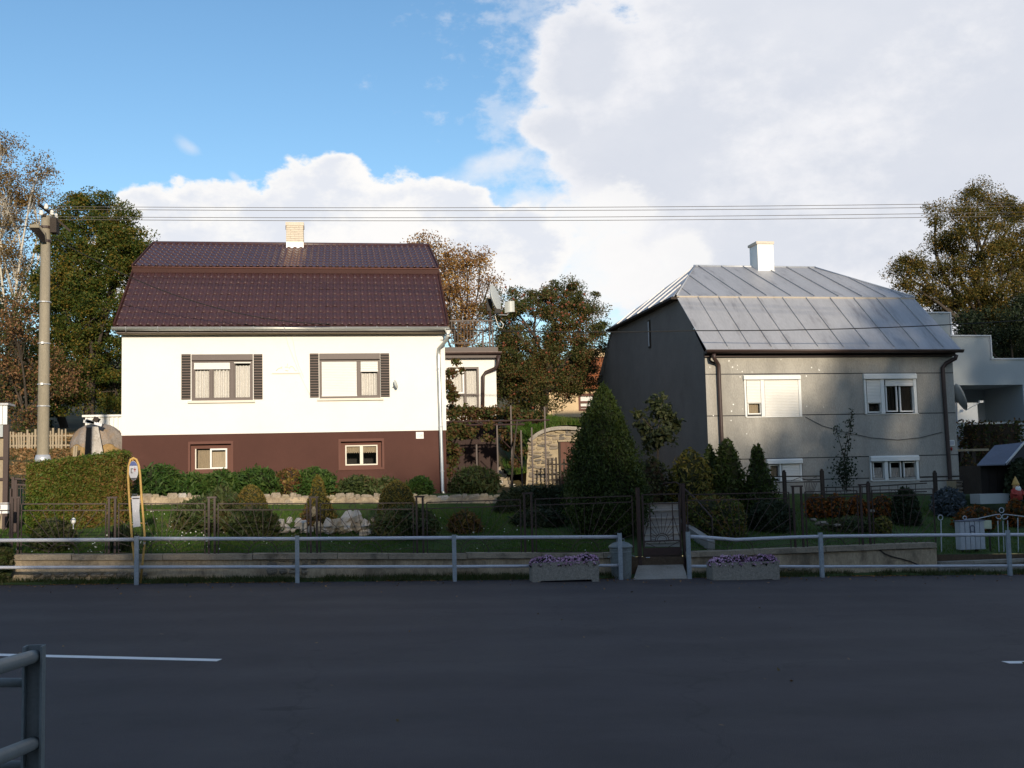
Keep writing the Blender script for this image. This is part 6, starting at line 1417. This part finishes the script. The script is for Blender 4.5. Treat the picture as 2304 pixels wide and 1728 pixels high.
# white ribbed shed behind
Y = 45.0; a, b = P(191, 1010, Y), P(300, 937, Y); t = thing('ribbed_shed', 'low white shed of upright ribbed sheets behind the haystack', 'shed', ((a.x+b.x)/2, Y, a.z))
n = 22
for i in range(n): x = a.x+(b.x-a.x)*i/n; MB().box(x+.003, x+(b.x-a.x)/n-.003, Y+(.03 if i % 2 else 0), Y+.06, a.z-1, b.z-(.0 if i > 4 else .0)).build('rib_sheet', 'white_paint', t)
MB().box(a.x-.1, b.x, Y-.08, Y+3, b.z+.001, b.z+.08).build('roof_edge', 'white_paint', t)
# haystack under an old tarpaulin, weighed down with boards
Y = 40.0; c = P(205, 1030, Y); t = thing('haystack', 'round haystack under a grey tarpaulin weighted with boards', 'haystack', Vector((c.x, Y+.9, zg(c.x, Y+.9))))
ztop_ = P(205, 949, Y+.4).z; rx = 57*Y/FPX; zb0 = zg(c.x, Y)-.1; hh = ztop_-zb0
def dome(u, v, k=1.0, lo=0.0):
    a = 2*math.pi*u; f = lo+(1-lo)*v; r = rx*(1-f**3.4)**.55 if f < 1 else 0
    r = r*(1+.06*math.sin(a*3+1)+.035*math.sin(a*7+f*4)+.03*math.sin(a*17+f*9))
    return (c.x+r*math.cos(a)*k, Y+.9+r*.85*math.sin(a)*k, zb0+hh*f)
MB().grid(lambda u, v: dome(u, v*.80), 40, 8).build('hay', 'hay', t, smooth=True)
MB().grid(lambda u, v: dome(u, v, 1.03, .34+.08*math.sin(u*2*math.pi*5)), 48, 9).build('tarpaulin', 'tarp', t, smooth=True)
for a_, b_, w, mt in (((195, 946), (231, 957), .10, 'galv'), ((212, 942), (222, 947), .16, 'wood_dark'), ((190, 948), (214, 952), .1, 'white_paint')): MB().beam(P(*a_, Y-.1), P(*b_, Y-.1), .3, w).build('board', mt, t)
mb = MB(); mb.add([P(207, 960, Y-.15), P(221, 960, Y-.2), P(233, 1024, Y-.55), P(206, 1026, Y-.55), P(207, 960, Y), P(221, 960, Y), P(233, 1024, Y-.4), P(206, 1026, Y-.4)], [(0, 1, 2, 3), (7, 6, 5, 4), (0, 4, 5, 1), (1, 5, 6, 2), (3, 2, 6, 7), (0, 3, 7, 4)]); mb.build('leaning_slab', 'stone_w', t)
mb = MB(); mb.beam(P(200, 962, Y-.2), P(196, 1026, Y-.5), .16, .05); mb.build('dark_strip', 'wood_dark', t)  # dark strip along the left edge of the leaning slab
for px in (168, 173): MB().beam(P(px, 1003, Y-.4), P(px-3, 1040, Y-.4), .06).build('stake', 'wood_grey', t)
t = thing('garden_lamp', 'little white lamp on a stake before the tall hedge', 'garden lamp', P(165, 1210, 25.2)); a = P(165, 1172, 25.2); MB().tube([P(165, 1212, 25.2), a], .012, 6).build('stake', 'rail_paint', t); MB().blob(a, (.055, .055, .07), 10, 7, 0).build('head', 'white_paint', t, smooth=True)
# white pail-like stone and small things at the hedge foot
t = thing('white_stone', 'white angular stone at the right foot of the tall hedge', 'stone', P(275, 1138, 28.5)); mb = MB(); mb.blob(P(275, 1131, 28.5), (.14, .12, .11), 7, 5, .25); mb.build('block', 'white_paint', t)

# ================================================================== white house front garden
# dry stone terrace wall
Y = 30.25; t = thing('terrace_wall', 'low dry stone terrace wall with pale tops below the white house', 'stone wall', (-2, Y, zg(-2, 30)))
xa, xb_ = P(271, 1125, Y).x, P(1150, 1125, Y).x
mb = MB(); mb.add([(xa, Y-.015, zg(xa, 30)-.15), (xb_, Y-.015, zg(xb_, 30)-.15), (xb_, Y+.35, zg(xb_, 30)-.15), (xa, Y+.35, zg(xa, 30)-.15), (xa, Y-.015, 1.69+sl(xa)), (xb_, Y-.015, 1.69+sl(xb_)), (xb_, Y+.35, 1.66+sl(xb_)), (xa, Y+.35, 1.66+sl(xa))], [(3, 2, 1, 0), (4, 5, 6, 7), (0, 1, 5, 4), (1, 2, 6, 5), (2, 3, 7, 6), (3, 0, 4, 7)]); mb.build('core', 'old_render', t)
for r, (h0, h1, mts) in enumerate(((1.34, 1.47, ('stone_a', 'stone_mortar', 'stone_b')), (1.46, 1.62, ('stone_a', 'stone_mortar', 'stone_mortar')), (1.60, 1.77, ('stone_mortar', 'stone_a', 'stone_w', 'stone_a', 'stone_mortar', 'stone_a')))):
    x = xa
    while x < xb_:
        w = random.uniform(.11, .36); hj = random.uniform(-.05, .04); put_stone(t, (x+w/2, Y+.06+random.uniform(-.02, .03), (h0+h1)/2+sl(x)+hj/2), w*1.06, .2, (h1-h0)*1.1+hj, random.choice(mts), rot=.12); x += w
# heap of white garden rocks
Y = 26.2; t = thing('rock_heap', 'long heap of jagged white and grey rocks on the lawn', 'rock heap', (-.4, Y, zg(-.4, Y)))
for px, py, w, h in ((598, 1192, 14, 16), (612, 1186, 18, 20), (628, 1180, 22, 26), (645, 1188, 16, 14), (660, 1192, 14, 9), (680, 1182, 26, 26), (672, 1174, 16, 18), (700, 1190, 14, 12), (716, 1186, 22, 22), (737, 1178, 26, 30), (735, 1192, 16, 12), (755, 1180, 26, 28), (768, 1186, 20, 20), (782, 1165, 26, 40), (778, 1184, 20, 22), (803, 1160, 30, 26), (800, 1182, 22, 24), (822, 1182, 30, 32), (838, 1180, 20, 30), (815, 1192, 18, 12), (650, 1170, 12, 14), (706, 1150, 10, 22), (690, 1195, 18, 7), (630, 1195, 20, 7), (750, 1196, 22, 7)):
    q = P(px, py+h*.1, Y); k = Y/FPX; mb = MB(); mb.blob((0, 0, 0), (w*k*.56, w*k*.5, h*k*.60), 6, 4, .42); X = Matrix.Translation(q) @ Euler((random.uniform(-.5, .5), random.uniform(-.5, .5), random.uniform(0, 6))).to_matrix().to_4x4()
    mb.build('rock', random.choice(['stone_w', 'stone_w', 'stone_mortar', 'stone_w', 'stone_a']), t, X=X)
# ================================================================== trees, hedges, shrubs
def limb(mb, a, b, r0, r1, bend=.15, n=5):
    a, b = Vector(a), Vector(b); l = (b-a).length; off = Vector((random.uniform(-1, 1), random.uniform(-1, 1), random.uniform(.0, .6)))*l*bend
    pts = [a+(b-a)*(i/n)+off*math.sin(math.pi*i/n) for i in range(n+1)]; mb.tube(pts, [r0+(r1-r0)*i/n for i in range(n+1)], 6); return pts
def tree(name, label, base, lobes_px, Y, mt, clumps, per, spread, size, aspect=.5, bark='bark', trunk_r=.2, shell=(.6, 1.03), twigs=60, group='trees behind the houses', fork=.45, bias=.5, depth=.8, trunk_top=None, cat='tree'):
    base = Vector(base); t = thing(name, label, cat, base, group)
    lob = []
    for (px, py, r) in lobes_px:
        rr = r*Y/FPX; lob.append((P(px, py, Y+random.uniform(-1, 1)*rr*depth), rr))
    cen = sum((l[0] for l in lob), Vector())/len(lob); zmin = min(l[0].z for l in lob)
    mb = MB(); tt = Vector(trunk_top) if trunk_top else base+(cen-base)*fork
    p = limb(mb, base-Vector((0, 0, .3)), tt, trunk_r, trunk_r*.7, .04, 6)
    ends = []
    for c, r in lob: q = limb(mb, tt+(cen-tt)*random.uniform(-.1, .35), c, trunk_r*.45, trunk_r*.12, .14); ends.append(q)
    mb.build('trunk', bark, t, smooth=True)
    pts, nr, cc = crown_points(lob, clumps, per, spread, shell)
    if twigs:
        mb = MB(); idx = rng.choice(len(cc), min(twigs, len(cc)), replace=False)
        for i in idx:
            c = Vector(cc[i]); k = min(range(len(lob)), key=lambda j: (lob[j][0]-c).length); q = ends[k]; s = q[random.choice([3, 4, 5])]
            limb(mb, s, c+(c-s).normalized()*spread, trunk_r*.10, trunk_r*.02, .1, 3)
        mb.build('branches', bark, t, kind='stuff')
    leaves('crown', mt, t, pts, nr, size, aspect, bias)
    return t
def gpt(px, Y): x = P(px, 900, Y).x; return (x, Y, zg(x, Y))
tree('walnut_tree', 'tall dense dark green walnut tree with yellowing leaves behind the pole', gpt(205, 46), [(175, 478, 48), (225, 490, 55), (160, 545, 60), (250, 560, 62), (200, 600, 85), (290, 600, 50), (318, 575, 28), (272, 512, 42), (305, 550, 36), (330, 560, 14), (130, 640, 60), (170, 700, 80), (250, 690, 85), (140, 790, 70), (225, 800, 80), (260, 880, 60), (150, 880, 60), (120, 560, 30)], 46, 'lf_walnut', 560, 210, .25, .10, .5, trunk_r=.24, shell=(.45, 1.04), twigs=70)
tree('birch_tree', 'tall thinning birch with pale trunk at the left edge', gpt(15, 52), [(10, 330, 42), (-30, 400, 60), (20, 440, 60), (85, 390, 38), (75, 440, 38), (50, 500, 50), (-20, 520, 70), (112, 470, 18), (30, 590, 55), (100, 520, 25), (-30, 650, 60), (60, 640, 40)], 52, 'lf_birch', 330, 80, .30, .085, .6, bark='birch_bark', trunk_r=.14, shell=(.2, 1.05), twigs=240)
tree('hazel_bush', 'bare-limbed bush with brown withered leaves left of the pole', gpt(60, 44), [(30, 740, 60), (10, 820, 60), (90, 860, 50), (150, 870, 42), (60, 700, 40), (10, 900, 40), (120, 800, 30), (165, 830, 22), (60, 940, 40)], 44, 'lf_brown', 260, 34, .24, .105, .55, trunk_r=.13, shell=(.2, 1.05), twigs=190, fork=.2, cat='bush')
tree('thicket_tree', 'dark leafy tree low in the shade between pole and white house', gpt(150, 50), [(110, 760, 60), (125, 680, 45), (95, 640, 40), (60, 820, 60), (20, 760, 70), (180, 860, 70), (250, 850, 60), (100, 900, 60), (20, 880, 60), (-50, 840, 80), (-40, 700, 70)], 50, 'lf_dark', 420, 40, .3, .16, .55, trunk_r=.2, shell=(.3, 1.0), twigs=30)
tree('cherry_tree', 'sparse autumn tree with thin orange leaves above the annex', gpt(1035, 52), [(960, 560, 35), (1000, 590, 50), (1050, 600, 50), (1080, 580, 30), (1100, 640, 30), (1010, 660, 60), (1060, 690, 50), (940, 545, 20), (1000, 730, 55), (1050, 750, 45), (975, 640, 40), (1100, 700, 25)], 52, 'lf_autumn', 520, 26, .28, .11, .55, trunk_r=.16, shell=(.2, 1.05), twigs=300, bark='bark')
tree('apple_tree', 'broad apple tree laden with red fruit between the two houses', gpt(1222, 44), [(1150, 690, 50), (1130, 760, 60), (1215, 670, 50), (1270, 660, 42), (1310, 690, 50), (1345, 740, 34), (1250, 730, 70), (1320, 780, 45), (1170, 800, 70), (1250, 810, 70), (1130, 850, 45), (1190, 870, 55), (1265, 865, 40), (1320, 830, 40), (1360, 790, 18), (1100, 700, 25), (1160, 885, 50), (1110, 820, 45), (1225, 890, 40), (1290, 860, 45), (1100, 880, 35)], 44, 'lf_apple', 560, 190, .21, .085, .5, trunk_r=.22, shell=(.4, 1.05), twigs=120, trunk_top=P(1228, 880, 44), fork=.2)
at = bpy.data.objects['apple_tree']; mb = MB()
for k in range(80):
    px, py, r = random.choice([(1150, 690, 50), (1130, 760, 60), (1215, 670, 50), (1270, 680, 42), (1310, 700, 50), (1250, 730, 70), (1170, 800, 70), (1250, 810, 70), (1190, 870, 50)]); a = random.uniform(0, 6.3); q = r*random.random()**.5; mb.blob(P(px+q*math.cos(a), py+q*math.sin(a), 43.2-random.uniform(-.4, .7)), (.05, .05, .05), 6, 4, 0)
mb.build('apples', 'apple_red', at, kind='stuff')
tree('locust_tree', 'large olive brown tree behind the pale parapet house', gpt(2230, 60), [(2200, 445, 42), (2165, 480, 40), (2110, 480, 28), (2250, 470, 45), (2300, 480, 40), (2130, 540, 45), (2200, 550, 80), (2290, 560, 70), (2050, 590, 34), (2025, 620, 28), (2090, 620, 45), (2170, 640, 70), (2260, 660, 80), (2340, 640, 80), (2120, 690, 50), (2200, 740, 70), (2280, 760, 80), (2180, 800, 60), (2040, 640, 25), (2340, 520, 50), (2085, 665, 35)], 60, 'lf_locust', 560, 220, .36, .125, .45, trunk_r=.35, shell=(.4, 1.05), twigs=130)
tree('locust_tree', 'darker tree low behind the stepped parapet at the right edge', gpt(2290, 55), [(2270, 740, 60), (2320, 790, 70), (2250, 790, 45), (2180, 730, 40), (2200, 780, 35), (2320, 700, 60)], 55, 'lf_dark', 260, 70, .32, .15, .5, trunk_r=.2, shell=(.2, 1.0), twigs=20)
# shrubs: twiggy core plus a skin of leaves
def shrub(name, label, px, py0, py1, rx, Y, mt, n, size,  cat='shrub', aspect=.5, group='garden shrubs', prof=None, bias=.5, core='twig_green', ry=None, jitter=.08, tdir=None, tb=0.0, kcore=.78, lump=.14, lift=False):
    """outline given by a width profile over the height (0 bottom .. 1 top)"""
    x = P(px, py1, Y).x; zt = P(px, py0, Y).z; zb = P(px, py1, Y).z if lift else min(P(px, py1, Y).z, zg(x, Y)+.02); R_ = rx*Y/FPX; ry_ = (ry or R_*.9)
    prof = prof or [(0, .72), (.2, .95), (.45, 1.0), (.7, .86), (.88, .55), (1, .08)]
    fs = [p[0] for p in prof]; ws = [p[1] for p in prof]; t = thing(name, label, cat, (x, Y, zb), group); H_ = zt-zb
    ph = random.uniform(0, 9)
    def rad(f, a): return np.interp(f, fs, ws)*(1+lump*np.sin(3*a+ph+f*5)*.5+lump*np.sin(7*a+f*11+ph*2)*.5)
    cb = MB(); k = 12; rows = 7
    cb.grid(lambda u, v: (x+R_*kcore*rad(v*.93, 2*math.pi*u)*math.cos(2*math.pi*u), Y+ry_*kcore*rad(v*.93, 2*math.pi*u)*math.sin(2*math.pi*u), zb+H_*v*.93), k, rows); cb.build('twigs', core, t)
    f = rng.beta(1.1, 1.15, n)*1.0; w = np.interp(f, fs, ws); keep = rng.random(n) < (.25+.75*w); f = f[keep]; m = len(f); a = rng.uniform(0, 2*math.pi, m)
    r = rad(f, a)*(rng.uniform(.70, 1.0, m)**.6+rng.normal(size=m)*jitter*.6); p = np.stack([x+R_*r*np.cos(a), Y+ry_*r*np.sin(a), zb+H_*f+rng.normal(size=m)*jitter*.3*R_], 1)
    nr = np.stack([np.cos(a), np.sin(a), np.full(m, .5)*(f-.3)*2], 1); leaves('foliage', mt, t, p, nrmz(nr), size, aspect, bias, tdir=tdir, tb=tb); return t
UP = np.array([0, -.15, 1.0])
cone = [(0, .72), (.08, .9), (.2, 1), (.35, .96), (.5, .84), (.65, .66), (.8, .45), (.9, .27), (.97, .11), (1, .02)]
shrub('thuja', 'tallest thuja cone beside the gate between the houses', 1366, 866, 1202, 93, 26.2, 'lf_thuja', 34000, .085, 'conifer', .38, None, cone, .5, tdir=UP, tb=.45, jitter=.15, kcore=.85, lump=.13)
bs = 'garden conifers'
low = [(0, .8), (.25, 1), (.6, .92), (.85, .62), (1, .1)]
dome_ = [(0, .9), (.25, 1), (.5, .97), (.7, .84), (.85, .62), (.95, .36), (1, .06)]
# terrace row in front of the white house
row = 'leafy shrubs along the terrace'
shrub('peony_bush', 'rounded green bush at the left end of the terrace, behind the bus stop', 356, 1047, 1112, 50, 31.0, 'lf_peony', 2550, .15, 'bush', .30, row, None, .4, jitter=.22, lump=.32, kcore=.68)
shrub('peony_bush', 'low green bush under the left half of the left basement window', 436, 1066, 1112, 42, 31.0, 'lf_peony', 2100, .15, 'bush', .30, row, low, .4, jitter=.22, lump=.32, kcore=.68)
shrub('peony_bush', 'green bush under the right half of the left basement window', 500, 1060, 1112, 47, 31.0, 'lf_peony', 2250, .15, 'bush', .30, row, low, .4, jitter=.22, lump=.32, kcore=.68)
shrub('peony_bush', 'full green bush next to the reddish yellow shrub', 578, 1054, 1112, 53, 31.0, 'lf_peony', 2700, .15, 'bush', .30, row, None, .4, jitter=.22, lump=.32, kcore=.68)
shrub('barberry', 'reddish yellow shrub in the middle of the terrace row', 652, 1053, 1112, 34, 31.0, 'lf_red', 1300, .11, 'bush', .5, row, None, .4, core='twig')
shrub('peony_bush', 'dull green bush right of the reddish yellow shrub', 708, 1053, 1112, 44, 31.0, 'lf_peony', 2250, .15, 'bush', .30, row, None, .4, jitter=.22, lump=.32, kcore=.68)
shrub('peony_bush', 'dark green bush below the right basement window', 806, 1072, 1114, 42, 31.0, 'lf_juniper', 2100, .15, 'bush', .30, row, low, .4, jitter=.22, lump=.32, kcore=.68)
shrub('peony_bush', 'small dark bush behind the larger clipped dome', 868, 1074, 1114, 33, 31.0, 'lf_juniper', 1650, .15, 'bush', .30, row, low, .4, jitter=.22, lump=.32, kcore=.68)
shrub('peony_bush', 'last small green bush before the downpipe', 948, 1072, 1114, 26, 31.0, 'lf_peony', 1350, .15, 'bush', .30, row, None, .4, jitter=.22, lump=.32, kcore=.68)
shrub('peony_bush', 'tiny reddish bush low between two green ones on the terrace', 752, 1092, 1114, 14, 31.0, 'lf_red', 300, .10, 'bush', .5, row, None, .4)
shrub('fern', 'wide loose fern clump by the annex doors', 1070, 1050, 1112, 58, 32.0, 'lf_juniper', 1900, .2, 'shrub', .25, 'garden shrubs', low, .3)
# lawn conifers
shrub('juniper', 'wide feathery juniper spreading over the lawn behind the fence', 495, 1114, 1202, 100, 27.2, 'lf_juniper', 5200, .20, 'conifer', .22, bs, [(0, .82), (.2, .97), (.45, 1), (.7, .92), (.9, .62), (1, .2)], .3, tdir=UP, tb=.4, ry=.8)
shrub('juniper', 'upright feathery juniper tuft behind the smaller clipped dome', 500, 1094, 1150, 30, 28.4, 'lf_juniper', 1100, .2, 'conifer', .22, bs, None, .3, tdir=UP, tb=.5)
shrub('juniper', 'short feathery juniper on the right flank of the wide one', 572, 1138, 1204, 54, 26.0, 'lf_juniper', 2400, .17, 'conifer', .22, bs, low, .3, tdir=UP, tb=.4)
shrub('clipped_dome', 'smaller clipped golden dome bush behind the wide juniper', 565, 1090, 1160, 37, 27.0, 'lf_dome', 7000, .05, 'conifer', .5, bs, dome_, .9, jitter=.02, lump=.03, kcore=.9)
shrub('spruce', 'small pointed spruce with a pale tip beside the rock heap', 716, 1070, 1165, 40, 27.6, 'lf_dome', 2000, .10, 'conifer', .35, bs, [(0, .95), (.15, 1), (.35, .78), (.55, .52), (.7, .36), (.85, .30), (1, .05)], .4, tdir=UP, tb=.2)
shrub('yew', 'dark low shrub behind the right end of the rock heap', 700, 1140, 1185, 22, 27.0, 'lf_red', 600, .09, 'conifer', .4, bs, dome_, .5, core='twig')
shrub('clipped_dome', 'larger clipped golden dome bush right of the rock heap', 893, 1080, 1170, 44, 27.0, 'lf_dome', 9000, .05, 'conifer', .5, bs, dome_, .9, jitter=.02, lump=.03, kcore=.9)
shrub('juniper', 'dark spreading juniper around the larger clipped dome', 912, 1140, 1206, 74, 26.1, 'lf_juniper', 3600, .18, 'conifer', .22, bs, low, .3, tdir=UP, tb=.3, ry=.8)
shrub('juniper', 'small brownish juniper on the lawn right of the clipped dome', 1046, 1150, 1205, 38, 26.6, 'lf_red', 1600, .13, 'conifer', .25, bs, low, .3, tdir=UP, tb=.3)
shrub('yew', 'dark pointed conifer at the end of the stone terrace wall', 1136, 1105, 1172, 30, 29.4, 'lf_dark', 1700, .11, 'conifer', .35, bs, [(0, .9), (.2, 1), (.5, .75), (.8, .4), (1, .05)], .4)
shrub('box_hedge', 'dark clipped box hedge left of the tall thuja', 1225, 1092, 1165, 82, 30.0, 'lf_dark', 4200, .10, 'hedge', .5, 'clipped hedges', [(0, 1), (.5, 1), (.85, .98), (.97, .92), (1, .6)], .6, ry=.6, lump=.04, kcore=.9)
shrub('rose_bush', 'dark straggling bush in front of the box hedge', 1215, 1140, 1200, 70, 27.6, 'lf_dark', 1700, .12, 'shrub', .4, 'garden shrubs', low, .3)
shrub('garden_shrub', 'small leafy shrub at the foot of the tall hedge, by the fence', 120, 1165, 1240, 45, 24.8, 'lf_weed', 1000, .11, 'shrub', .5, 'garden shrubs', low, .4)
shrub('lily_clump', 'clump of upright strappy leaves by the bus stop hoop', 275, 1188, 1232, 26, 24.6, 'lf_dark', 320, .36, 'shrub', .10, 'garden shrubs', low, .2, tdir=UP, tb=.75, kcore=.3)
shrub('ivy_clump', 'leafy ivy over the wall end at the left edge', 4, 1215, 1300, 22, 23.3, 'lf_weed', 700, .11, 'shrub', .7, 'garden shrubs', None, .5)
# right garden
tree('magnolia', 'small irregular dark-leaved tree against the shaded gable', (P(1476, 1100, 29).x, 29, zg(8, 29)), [(1478, 915, 26), (1500, 940, 27), (1450, 962, 24), (1488, 985, 30), (1516, 958, 17), (1460, 1004, 18), (1440, 935, 10), (1490, 895, 10)], 29, 'lf_magnolia', 130, 10, .11, .15, .5, trunk_r=.04, shell=(.2, 1.05), twigs=60, cat='small tree', trunk_top=P(1480, 1010, 29))
shrub('mahonia', 'dark low bush under the small tree by the shaded gable', 1468, 1028, 1105, 44, 28.8, 'lf_magnolia', 1500, .12, 'shrub', .5, 'garden shrubs', None, .3, core='twig', jitter=.2, lump=.3, kcore=.6)
shrub('forsythia', 'loose yellowing shrub beside the handrail', 1555, 1010, 1110, 52, 28.6, 'lf_yellow', 1700, .15, 'shrub', .35, 'garden shrubs', None, .3, jitter=.16)
shrub('thuja', 'slim thuja half hidden against the gable corner', 1600, 1000, 1110, 30, 29.4, 'lf_thuja', 2200, .13, 'conifer', .36, bs, cone, .5, tdir=UP, tb=.4, jitter=.16, lump=.26)
shrub('thuja', 'bushy thuja left of the downpipe foot, the wider of the pair', 1640, 988, 1120, 38, 28.8, 'lf_thuja', 3000, .13, 'conifer', .36, bs, [(0, .85), (.3, 1), (.6, .85), (.8, .6), (.93, .36), (1, .12)], .5, tdir=UP, tb=.4, jitter=.16, lump=.26)
shrub('thuja', 'pointed dark thuja before the basement blind window', 1708, 1002, 1120, 42, 28.6, 'lf_thuja', 3000, .13, 'conifer', .36, bs, [(0, .85), (.2, 1), (.45, .82), (.65, .52), (.8, .34), (.92, .30), (1, .10)], .5, tdir=UP, tb=.45, jitter=.16, lump=.26)
shrub('clipped_hedge', 'sloping clipped hedge with brown top beside the steps', 1606, 1118, 1215, 68, 26.6, 'lf_hedge', 3800, .10, 'hedge', .5, 'clipped hedges', [(0, 1), (.5, 1), (.8, .9), (.95, .7), (1, .4)], .6, ry=1.2, lump=.05, kcore=.9)
shrub('clipped_hedge', 'rounded hedge mound higher up beside the handrail', 1580, 1100, 1165, 46, 28.4, 'lf_hedge', 2000, .10, 'hedge', .5, 'clipped hedges', dome_, .6, lump=.05, kcore=.9)
shrub('juniper', 'low blackish juniper under the dark railing', 1735, 1120, 1212, 58, 26.8, 'lf_dark', 2600, .13, 'conifer', .3, bs, low, .3)
t = thing('climbing_rose', 'thin climbing rose reaching up the grey facade', 'climber', (P(1905, 1100, 31.4).x, 31.4, zg(15, 31.4)), 'garden shrubs')
mb = MB(); cp = []
for path, n_ in (([(1905, 1105), (1903, 1060), (1908, 1010), (1913, 970), (1917, 920)], 150), ([(1904, 1090), (1898, 1040), (1904, 1000), (1912, 960), (1910, 940)], 110), ([(1906, 1090), (1900, 1030), (1888, 990), (1882, 965), (1886, 958)], 60), ([(1905, 1100), (1890, 1070), (1886, 1050)], 60)):
    pp = [P(x, y, 31.45) for x, y in path]; mb.tube(pp, [.014-.002*i for i in range(len(pp))], 5)
    for _ in range(n_): i = random.randrange(len(pp)-1); f = random.random(); cp.append(tuple(pp[i].lerp(pp[i+1], f)+Vector((random.gauss(0, .07), random.gauss(0, .05), random.gauss(0, .05)))))
mb.build('stems', 'twig', t); cp += [tuple(P(1900+random.gauss(0, 15), 1060+random.gauss(0, 18), 31.3+random.gauss(0, .1))) for _ in range(420)]
leaves('foliage', 'lf_dark', t, np.array(cp), np.tile([0, -1, .3], (len(cp), 1)), .085, .55, .4)
for i, (px, y0, y1, r, lab) in enumerate(((1838, 1112, 1162, 26, 'left of the thick railing post'), (1882, 1112, 1160, 28, 'at the foot of the climbing rose'), (1928, 1114, 1160, 24, 'left of the double fence post'), (1985, 1116, 1155, 30, 'right of the double fence post'))):
    shrub('marigold_bed', 'clump of orange flowers '+lab, px, y0, y1, r, 28.4, 'fl_orange', 800, .085, 'flowers', .7, 'orange flower clumps', None, .3, core='twig', jitter=.15)
shrub('marigold_bed', 'long band of orange flowers before the garden hut', 2195, 1138, 1168, 52, 26.6, 'fl_orange', 1300, .085, 'flowers', .7, 'orange flower clumps', low, .3, core='twig', jitter=.12)
shrub('marigold_bed', 'orange yellow flowers around the gnome', 2285, 1122, 1160, 26, 27.0, 'fl_orange', 800, .09, 'flowers', .7, 'orange flower clumps', None, .3, core='twig')
shrub('chrysanthemum', 'round yellowish chrysanthemum bush behind the fence', 1986, 1162, 1205, 22, 26.0, 'lf_yellow', 900, .08, 'flowers', .6, 'garden shrubs', dome_, .5)
shrub('blue_spruce', 'bluish grey spruce bush at the grey house corner', 2136, 1096, 1160, 40, 28.6, 'lf_blue', 1900, .13, 'conifer', .35, bs, None, .4)
shrub('yew', 'tall dark shrub behind the double fence posts', 2042, 1096, 1205, 34, 27.4, 'lf_dark', 2200, .12, 'conifer', .35, bs, [(0, .9), (.4, 1), (.8, .8), (1, .2)], .4)
shrub('rock_plant', 'low grey green rockery plants on the right garden bank', 1920, 1160, 1205, 70, 26.6, 'lf_juniper', 1500, .10, 'shrub', .4, 'garden shrubs', low, .4, ry=.5)
shrub('balcony_plants', 'dark trailing greenery along the right balcony', 2235, 944, 1000, 88, 36.8, 'lf_vine', 3000, .13, 'plants', .5, None, [(0, .9), (.3, .95), (.8, 1), (1, .9)], .4, ry=.5, core='twig')
shrub('ivy', 'dark ivy climbing over the right side of the garden hut', 2300, 1030, 1125, 40, 28.6, 'lf_dark', 1800, .13, 'shrub', .5, 'garden shrubs', None, .4)
shrub('vine_tangle', 'dark red tangle beside the hut under the balcony', 2180, 1022, 1080, 22, 32.5, 'lf_vine', 600, .12, 'shrub', .5, 'garden shrubs', None, .4, core='twig')
for px, py, w, h in ((1850, 1178, 30, 12), (1885, 1182, 20, 10), (1962, 1150, 12, 8), (1830, 1170, 16, 8)):
    t = thing('garden_stone', {1850: 'long flat grey stone in the right rockery', 1885: 'smaller grey stone at the end of the flat rockery stone', 1962: 'little stone below the orange flowers', 1830: 'grey stone left of the long flat rockery stone'}[px], 'stone', P(px, py, 26.4), 'rockery stones'); mb = MB(); mb.blob(P(px, py, 26.4), (w*26.4/FPX/2, .14, h*26.4/FPX/2), 8, 5, .2); mb.build('block', 'stone_b', t)
# tall clipped hedge at the left, seen end on and along its long side
t = thing('tall_hedge', 'tall clipped thuja hedge browning along its face, left of the white house', 'hedge', (-6.0, 27.3, zg(-6, 27)), 'clipped hedges')
h0, h1 = P(62, 1130, 26.3), P(274, 1130, 27.6); d_ = (h1-h0); d_.z = 0
def hedge_pt(s, v, w):     # s along the face, v up, w inward
    zb = zg(h0.x+d_.x*s, 27)-.05; zt = P(66, 1047, 26.3).z+(P(272, 1019, 27.6).z-P(66, 1047, 26.3).z)*s
    return Vector((h0.x+d_.x*s, h0.y+d_.y*s+w, zb+(zt-zb)*v))
mb = MB(); cs = [hedge_pt(s, v, w) for s in (.03, .97) for v in (0, .965) for w in (.1, .95)]
mb.add(cs, [(0, 2, 3, 1), (4, 5, 7, 6), (0, 4, 6, 2), (1, 3, 7, 5), (2, 6, 7, 3)]); mb.build('twigs', 'twig', t)
n = 26000; s = rng.uniform(-.01, 1.01, n); v = rng.uniform(0, 1, n); face = rng.random(n)
pts = []; nr = []
for i in range(n):
    if face[i] < .62: pts.append(hedge_pt(s[i], v[i], rng.normal()*.035+.06*math.sin(s[i]*23)*.6)); nr.append((0, -1, .25))
    elif face[i] < .85: pts.append(hedge_pt(s[i], 1.0+rng.normal()*.02, v[i]*1.0)); nr.append((0, -.1, 1))
    else: pts.append(hedge_pt(0 if face[i] < .94 else 1, v[i], s[i]*1.0)+Vector((rng.normal()*.04, 0, 0))); nr.append((-1 if face[i] < .94 else 1, 0, .2))
pts = np.array([tuple(p) for p in pts]); nr = nrmz(np.array(nr))
gm = (nr[:, 2] > .6) | (nr[:, 0] < -.5) | (rng.random(n) < np.clip(.85-(pts[:, 0]-h0.x)/d_.x*1.5, .04, 1))
leaves('foliage', 'lf_hedge', t, pts[~gm], nr[~gm], .085, .36, .55, tdir=UP, tb=.25); leaves('foliage', 'lf_hedge_green', t, pts[gm], nr[gm], .085, .36, .55, tdir=UP, tb=.25)
